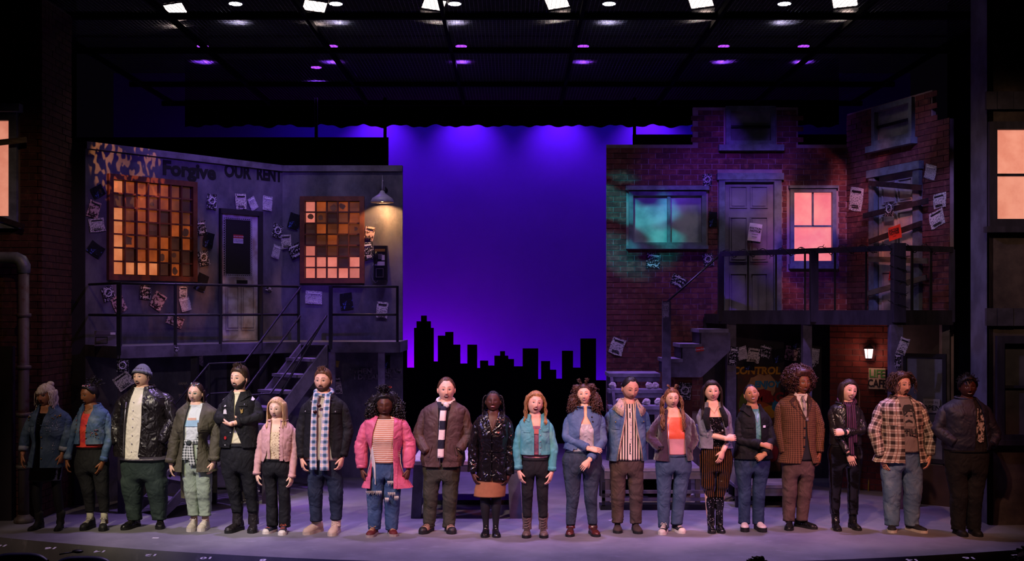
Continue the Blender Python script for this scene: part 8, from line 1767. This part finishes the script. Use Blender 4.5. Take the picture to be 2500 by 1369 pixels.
HB = hairm('slick_black', '#1a1210'); p.cap(HB, 'high', .006, .002, 140); p.hmb.ell(p.Hm @ Vector((0, .10, .03)), (.04, .04, .04), 12, 8); p.hair_done('back')

# 17 ---- afro, tweed blazer
p = Person('tall person with a large afro in a brown tweed blazer, shirt and paisley tie', 1770, (566, 86, 244, 14, 2, 2), (410, 300, 658, 292), [(400, 500, .0), (432, 688, .04), (470, 775, .08)], [(704, 492, .0), (696, 686, .04), (690, 765, .06)],
           (430, 655, 640), (428, 660, 760), 870, (480, 590, 965), (478, 575, 1180), (62, 52, 42), ((474, 1266), (682, 1254)), depth=(.135, .12, .125), skin='#7a4428', neck=.058, seed=17)
p.hpose = {'L': (.25, None), 'R': (.45, None)}; p.body(dict(mouth=.007, lip='#7a3a30', brow='#140c0a', bt=.0052)); p.trousers(mat('brown_wool_trousers', '#5a4440', .85, c2='#4a3632', vs=8, wr=.55), 700, (1180, 1178), amp=.006)
p.shirt(mat('ecru_shirt', '#c8b8a4', .8, var=.1, wr=.55), 700, 'dress_shirt', .010); p.shirt(mat('black_waistcoat', '#17171a', .7), 735, 'waistcoat', .016, drop=.19, dropw=.42)
TIE = mat('paisley_tie', '#4a4048', .5, c2='#9a8a80', vs=26, lo=.5, hi=.58); p.strip([(560, 275, .012), (565, 330), (573, 400), (578, 440)], (.018, .030), TIE, 'tie', .006, None, .026, 0); mb = MB(); mb.ell(p.front(560, 268, .03), (.020, .016, .018)); p.O(mb, 'tie_knot', TIE)
TW_ = plaid('brown_tweed_check', '#6a4632', '#4a2e20', '#33201a', .022, '#8a6040'); p.jacket(TW_, (408, 690, 752), [(240, 510, 600), (330, 538, 592), (430, 572, 580), (520, 574, 588), (640, 570, 606), (752, 540, 634)], .028, 'blazer', amp=.005); p.sleeves(TW_, (.078, .068, .058, .054), end=(.99, .99), amp=.006); p.collar(TW_, .035, .05, .014, .0)
p.patch(0, 0, 0, 0, TW_, 'lapel', .012, pts=[(505, 255), (462, 292), (470, 312), (480, 330), (572, 430), (574, 415), (528, 330)]); p.patch(0, 0, 0, 0, TW_, 'lapel', .012, pts=[(598, 255), (632, 290), (624, 312), (622, 330), (584, 420), (580, 405), (592, 330)])
p.buttons([(567, 490), (566, 560), (564, 628)], BUTB, .011); p.patch(440, 570, 478, 598, TW_, 'pocket_flap')
SHC = mat('ecru_shirt', '#c8b8a4', .8, var=.1, wr=.55)
for pts in ([(512, 232), (548, 268), (530, 300), (498, 250)], [(592, 238), (566, 270), (582, 298), (600, 252)]): p.patch(0, 0, 0, 0, SHC, 'shirt_collar', .012, p.root, pts, off=.022)
p.shoes(BLKL, SKB, .30, .050, .075, .022, name='loafer')
HB = hairm('brown_afro', '#2c1712', '#4a261a'); p.cap(HB, 'std', .03, .008, 40, top=.02); p.mass((0, .06, .035), (.178, .14, .155), .14, 26, 44, 28, curls=420, cr=.006, cl=.055, wave=.010, wl=.026, fall=.0)
p.hair_done(None)
mb = MB(); mb.tube([p.Hm @ Vector(q) for q in ((-.078, -.01, -.01), (-.066, -.055, -.035), (-.045, -.085, -.05))], .0015, 5); p.O(mb, 'headset_microphone', mat('flesh_wire', '#c8a890', .5, bump=0))

# 18 ---- black leather jacket, striped scarf, vinyl trousers
p = Person('person with long dark hair in a black leather jacket and plum striped scarf', 2000, (214, 150, 302, 10, 4, 12), (92, 342, 296, 344), [(108, 520, .05), (192, 678, .15), (222, 765, .17)], [(312, 512, .06), (150, 520, .21), (72, 520, .20)],
           (100, 290, 570), (70, 318, 690), 800, (120, 255, 930), (122, 255, 1130), (60, 44, 34), ((146, 1270), (302, 1266)), skin='#ecbca4', bust=.018, seed=18)
p.hpose = {'L': (.3, (.3, .9, 0)), 'R': (1.0, (0, .9, -.3))}; p.hthumb = {'L': (.6, -.4, .2), 'R': (0, -.3, 1)}
p.body(dict(smile=1.1, mouth=.010, lip='#8c2c34', brow='#2a1a16', lash=.003)); p.trousers(mat('black_vinyl_trousers', '#0f0e11', .16, 0, .65, 0, bump=.4, bs=10, bd=.02), 600, (1130, 1130), amp=.006); p.shirt(BLK, 640, 'black_top', .010)
LJ18 = leather('black_leather_soft', '#232022', .3); p.jacket(LJ18, (92, 300, 618), [(300, 165, 245), (400, 180, 240), (520, 190, 236), (618, 186, 238)], .024, amp=.005); p.sleeves(LJ18, (.068, .062, .054, .050), end=(.97, .93), cuff=.03, amp=.008); p.collar(LJ18, .03, .02, .008, .0)
SC18 = stripes('plum_black_scarf', '#5a3050', '#1e1626', .022, .5, 0); p.neckloop(SC18, 'scarf_loop', .032, tilt=.04); p.strip([(192, 318, .01), (190, 420), (196, 540), (214, 690)], (.026, .030), SC18, 'scarf_end', .014, None, .060, .006); p.strip([(228, 320, .01), (228, 420), (232, 520), (236, 600)], (.026, .030), SC18, 'scarf_end', .014, None, .050, .006)
for arm in (p.armL, p.armR): d = (arm[1]-arm[0]).normalized(); p.tubepart([arm[1]-d*.006, arm[1]+d*.018], .037, BLK, 'wristband', n=14)
for k in (0, 1): p.shoe(k, BLKL, SKB, .255, .043, .08, .018, shaft=(.22, .046, .050), name='ankle_boot', heel=.03)
HB = hairm('dark_brown_long', '#20140f', '#35211a'); p.cap(HB, 'std', .018, .004); p.curtain(64, 296, .25, 52, fwd=-.35, gap=.020); longhair(p, .25, .011, .004, .2, azs=list(range(68, 293, 10)), rows=((48, 1.0),), out=.12, gap=.022); p.hair_done('side')

# 19 ---- plaid flannel, print tee, jeans
p = Person('person with shaggy brown hair and goatee in an open plaid flannel shirt and washed jeans', 2000, (606, 98, 262, 18, 2, 0), (455, 318, 742, 306), [(402, 525, .02), (450, 710, .07), (470, 790, .10)], [(818, 560, .02), (806, 705, .07), (790, 770, .09)],
           (470, 755, 620), (458, 762, 700), 820, (540, 692, 960), (545, 695, 1200), (80, 66, 48), ((544, 1282), (798, 1284)), depth=(.155, .165, .15), skin='#dca084', fat=.4, neck=.064, seed=19)
p.hpose = {'L': (.25, None), 'R': (.4, None)}; p.body(dict(lip='#a05a4c', brow='#3a2418', bt=.005)); p.trousers(PALEJ, 660, (1214, 1216), amp=.010)
so = p.shirt(mat('taupe_tee', '#8a7a72', .8, var=.12, wr=.55), 672, 'print_tee', .012, .0, hemw=(520, 700), amp=.006); TP = mat('charcoal_tee_print', '#33302f', .8, bump=0); TL_ = mat('pale_tee_print', '#a39488', .8, bump=0)
p.patch(0, 0, 0, 0, TP, 'tee_print', .006, so, [(592, 400), (584, 350), (600, 322), (640, 318), (676, 332), (690, 380), (690, 440), (676, 440), (668, 380), (640, 360), (606, 372)], off=.016); p.patch(0, 0, 0, 0, TL_, 'tee_print', .003, so, [(600, 372), (668, 372), (676, 430), (664, 480), (606, 480), (596, 430)], off=.016); p.patch(0, 0, 0, 0, TP, 'tee_print', .007, so, [(602, 440), (628, 426), (656, 440), (656, 452), (628, 440), (602, 452)], off=.016)
for u in (612, 648): p.patch(u-9, 396, u+9, 402, TP, 'tee_print', .007, so, off=.016)
c_ = p.front(640, 515, .028); text('TILL', .085, TP, so, Matrix.Translation((c_.x, c_.y-.012, c_.z)) @ TXT, 'lettering', .001, 0, .003)
PL19 = plaid('brown_cream_flannel', '#d6c8b6', '#4a342e', '#241a1a', .085, '#7a3a24'); p.jacket(PL19, (415, 800, 745), [(255, 560, 650), (340, 575, 668), (500, 590, 690), (640, 596, 706), (745, 600, 714)], .030, 'flannel_shirt', amp=.008, ragged=.006); p.sleeves(PL19, (.088, .080, .070, .060), end=(.98, .98), cuff=.06, amp=.009); p.collar(PL19, .035, .06, .018, .045); p.patch(706, 400, 762, 470, PL19, 'chest_pocket'); p.patch(478, 400, 545, 470, PL19, 'chest_pocket')
p.shoes(mat('navy_skate_shoe', '#20222c', .7), SKW, .29, .052, .08, .024, name='skate_shoe', lace_m=LACEB)
HB = hairm('shaggy_brown', '#34211a', '#4e3222'); p.cap(HB, 'short', .024, .008); p.mass((0, .05, -.005), (.118, .085, .10), .2, 26)
for k in range(150):
    a = p.rnd.uniform(45, 315); a = a if a < 180 else a-360; p.lock(a, p.rnd.uniform(30, 82), p.rnd.uniform(.10, .16), .006, 12, .010, .07, .26, .7, gap=.030, torso=False, n=4, root=1.2)
for a in range(-40, 50, 5): p.lock(a, 26, .08, .007, 8, .006, .08, .14, .5, dirx=(.9, -.2, 0), torso=False, root=1.15)
p.hair_done('side'); p.moustache(mat('brown_goatee', '#4a2e1e', .85, bump=0), .025, .008); mb = MB(); p.fpoly(mb, [(.018*math.cos(k*math.pi/8), -.092+.018*math.sin(k*math.pi/8)) for k in range(16)], 0, .004); p.O(mb, 'goatee', mat('brown_goatee', '#4a2e1e', .85, bump=0))

# 20 ---- navy blouson, black printed tee
p = Person('person with short dark hair in a navy blouson and black printed tee', 2200, (490, 120, 276, -8, 2, 0), (318, 340, 624, 332), [(266, 510, .02), (368, 602, .13), None], [(690, 555, .02), (640, 618, .12), None],
           (335, 640, 620), (330, 640, 740), 840, (428, 538, 1000), (432, 545, 1240), (76, 64, 48), ((480, 1312), (590, 1312)), depth=(.15, .155, .15), skin='#4a2a1e', fat=.3, neck=.062, seed=20)
p.body(dict(smile=1, mouth=.008, lip='#6e3630', brow='#0e0a08')); p.trousers(BLK, 640, (1245, 1245), amp=.008); so = p.shirt(mat('black_print_tee', '#131216', .8, wr=.55), 675, 'print_tee', .012, hemw=(430, 640))
PR20 = print_mat('mono_photo_print', '#b0a49c', '#16141a', 26, .5, 0); p.patch(0, 0, 0, 0, PR20, 'tee_print', .006, so, [(520, 420), (530, 350), (545, 340), (560, 360), (575, 420), (580, 480), (570, 590), (545, 600), (520, 580), (514, 500)], off=.018)
NV = mat('navy_nylon', '#23253a', .6, var=.25, vs=6, bump=.3, bs=20, bd=.01, wr=.55); p.jacket(NV, (330, 652, 655), [(285, 505, 545), (340, 512, 565), (450, 508, 585), (560, 502, 600), (655, 500, 615)], .034, 'blouson', amp=.010, tuck=.02); p.sleeves(NV, (.088, .084, .076, .064), amp=.010); p.collar(NV, .04, .012, .004, 0, lean=.1)
p.shoes(mat('black_shoe', '#101012', .7), SKB, .28, .050, .085, .022, name='shoe')
HB = hairm('short_black_coils', '#100d0c'); p.cap(HB, 'short', .022, .008, 60)
for k in range(60): p.lock(p.rnd.uniform(-180, 180), p.rnd.uniform(2, 70), .04, .008, 8, .010, .025, .02, 1, curl3=True, torso=False, n=4) if True else 0
p.hair_done(None)

# ---- heads of two spectators at the bottom edge
def spectator(px, py, Yd, label, afro, wd):
    tp_ = at(px, py, Yd); o = empty('spectator', (tp_.x, Yd, -.95)); tag(o, label, 'person'); H = tp_.z+.95; mb = MB(); hz = H-.15
    rings = []
    for z, a, b_ in ((.45, .20, .16), (.7, .19, .13), (H-.55, .20, .13), (H-.42, .22, .12), (H-.36, .18, .10), (H-.32, .08, .07), (H-.28, .058, .06), (H-.2, .055, .06)): rings.append([(a*math.sin(t), b_*math.cos(t), z) for t in [2*math.pi*k/24 for k in range(24)]])
    mb.loft(rings, True, True, True, flip=True); mb.ell((0, 0, hz), (.075, .095, .112), 20, 14)
    for sg in (-1, 1): mb.tube([(sg*.19, 0, H-.42), (sg*.25, -.02, .75), (sg*.16, .25, .62)], [.06, .05, .035], 10)
    mb.build('body', [mat('dark_top', '#17161a', .9)], o, True); hb = MB(); rnd = random.Random(int(px))
    hb.ell((0, -.01, hz+.015), (.088+wd, .108+wd, .122+wd*.6), 22, 14, disp=lambda q: .10*mnoise.noise(q*30)); 
    for k in range(90):
        a, b_ = rnd.uniform(0, 6.28), rnd.uniform(.1, 1.9); n_ = Vector((math.sin(b_)*math.cos(a), math.sin(b_)*math.sin(a), math.cos(b_))); c = Vector((0, -.01, hz+.015))+Vector((n_.x*(.085+wd), n_.y*(.10+wd), n_.z*(.118+wd*.6))); hb.tube([c, c+n_*.02+Vector((rnd.uniform(-.02, .02), rnd.uniform(-.02, .02), 0)), c+n_*.03+Vector((rnd.uniform(-.03, .03), rnd.uniform(-.03, .03), 0))], [.011, .010, .006], 5)
    hb.build('hair', hairm('spectator', '#141012'), o, True)
spectator(1852, 1364, -3.6, 'dark curly top of a spectator head at the bottom edge', True, .012)
spectator(2512, 1338, -3.2, 'dark head of a spectator cut by the lower right corner', True, .02)
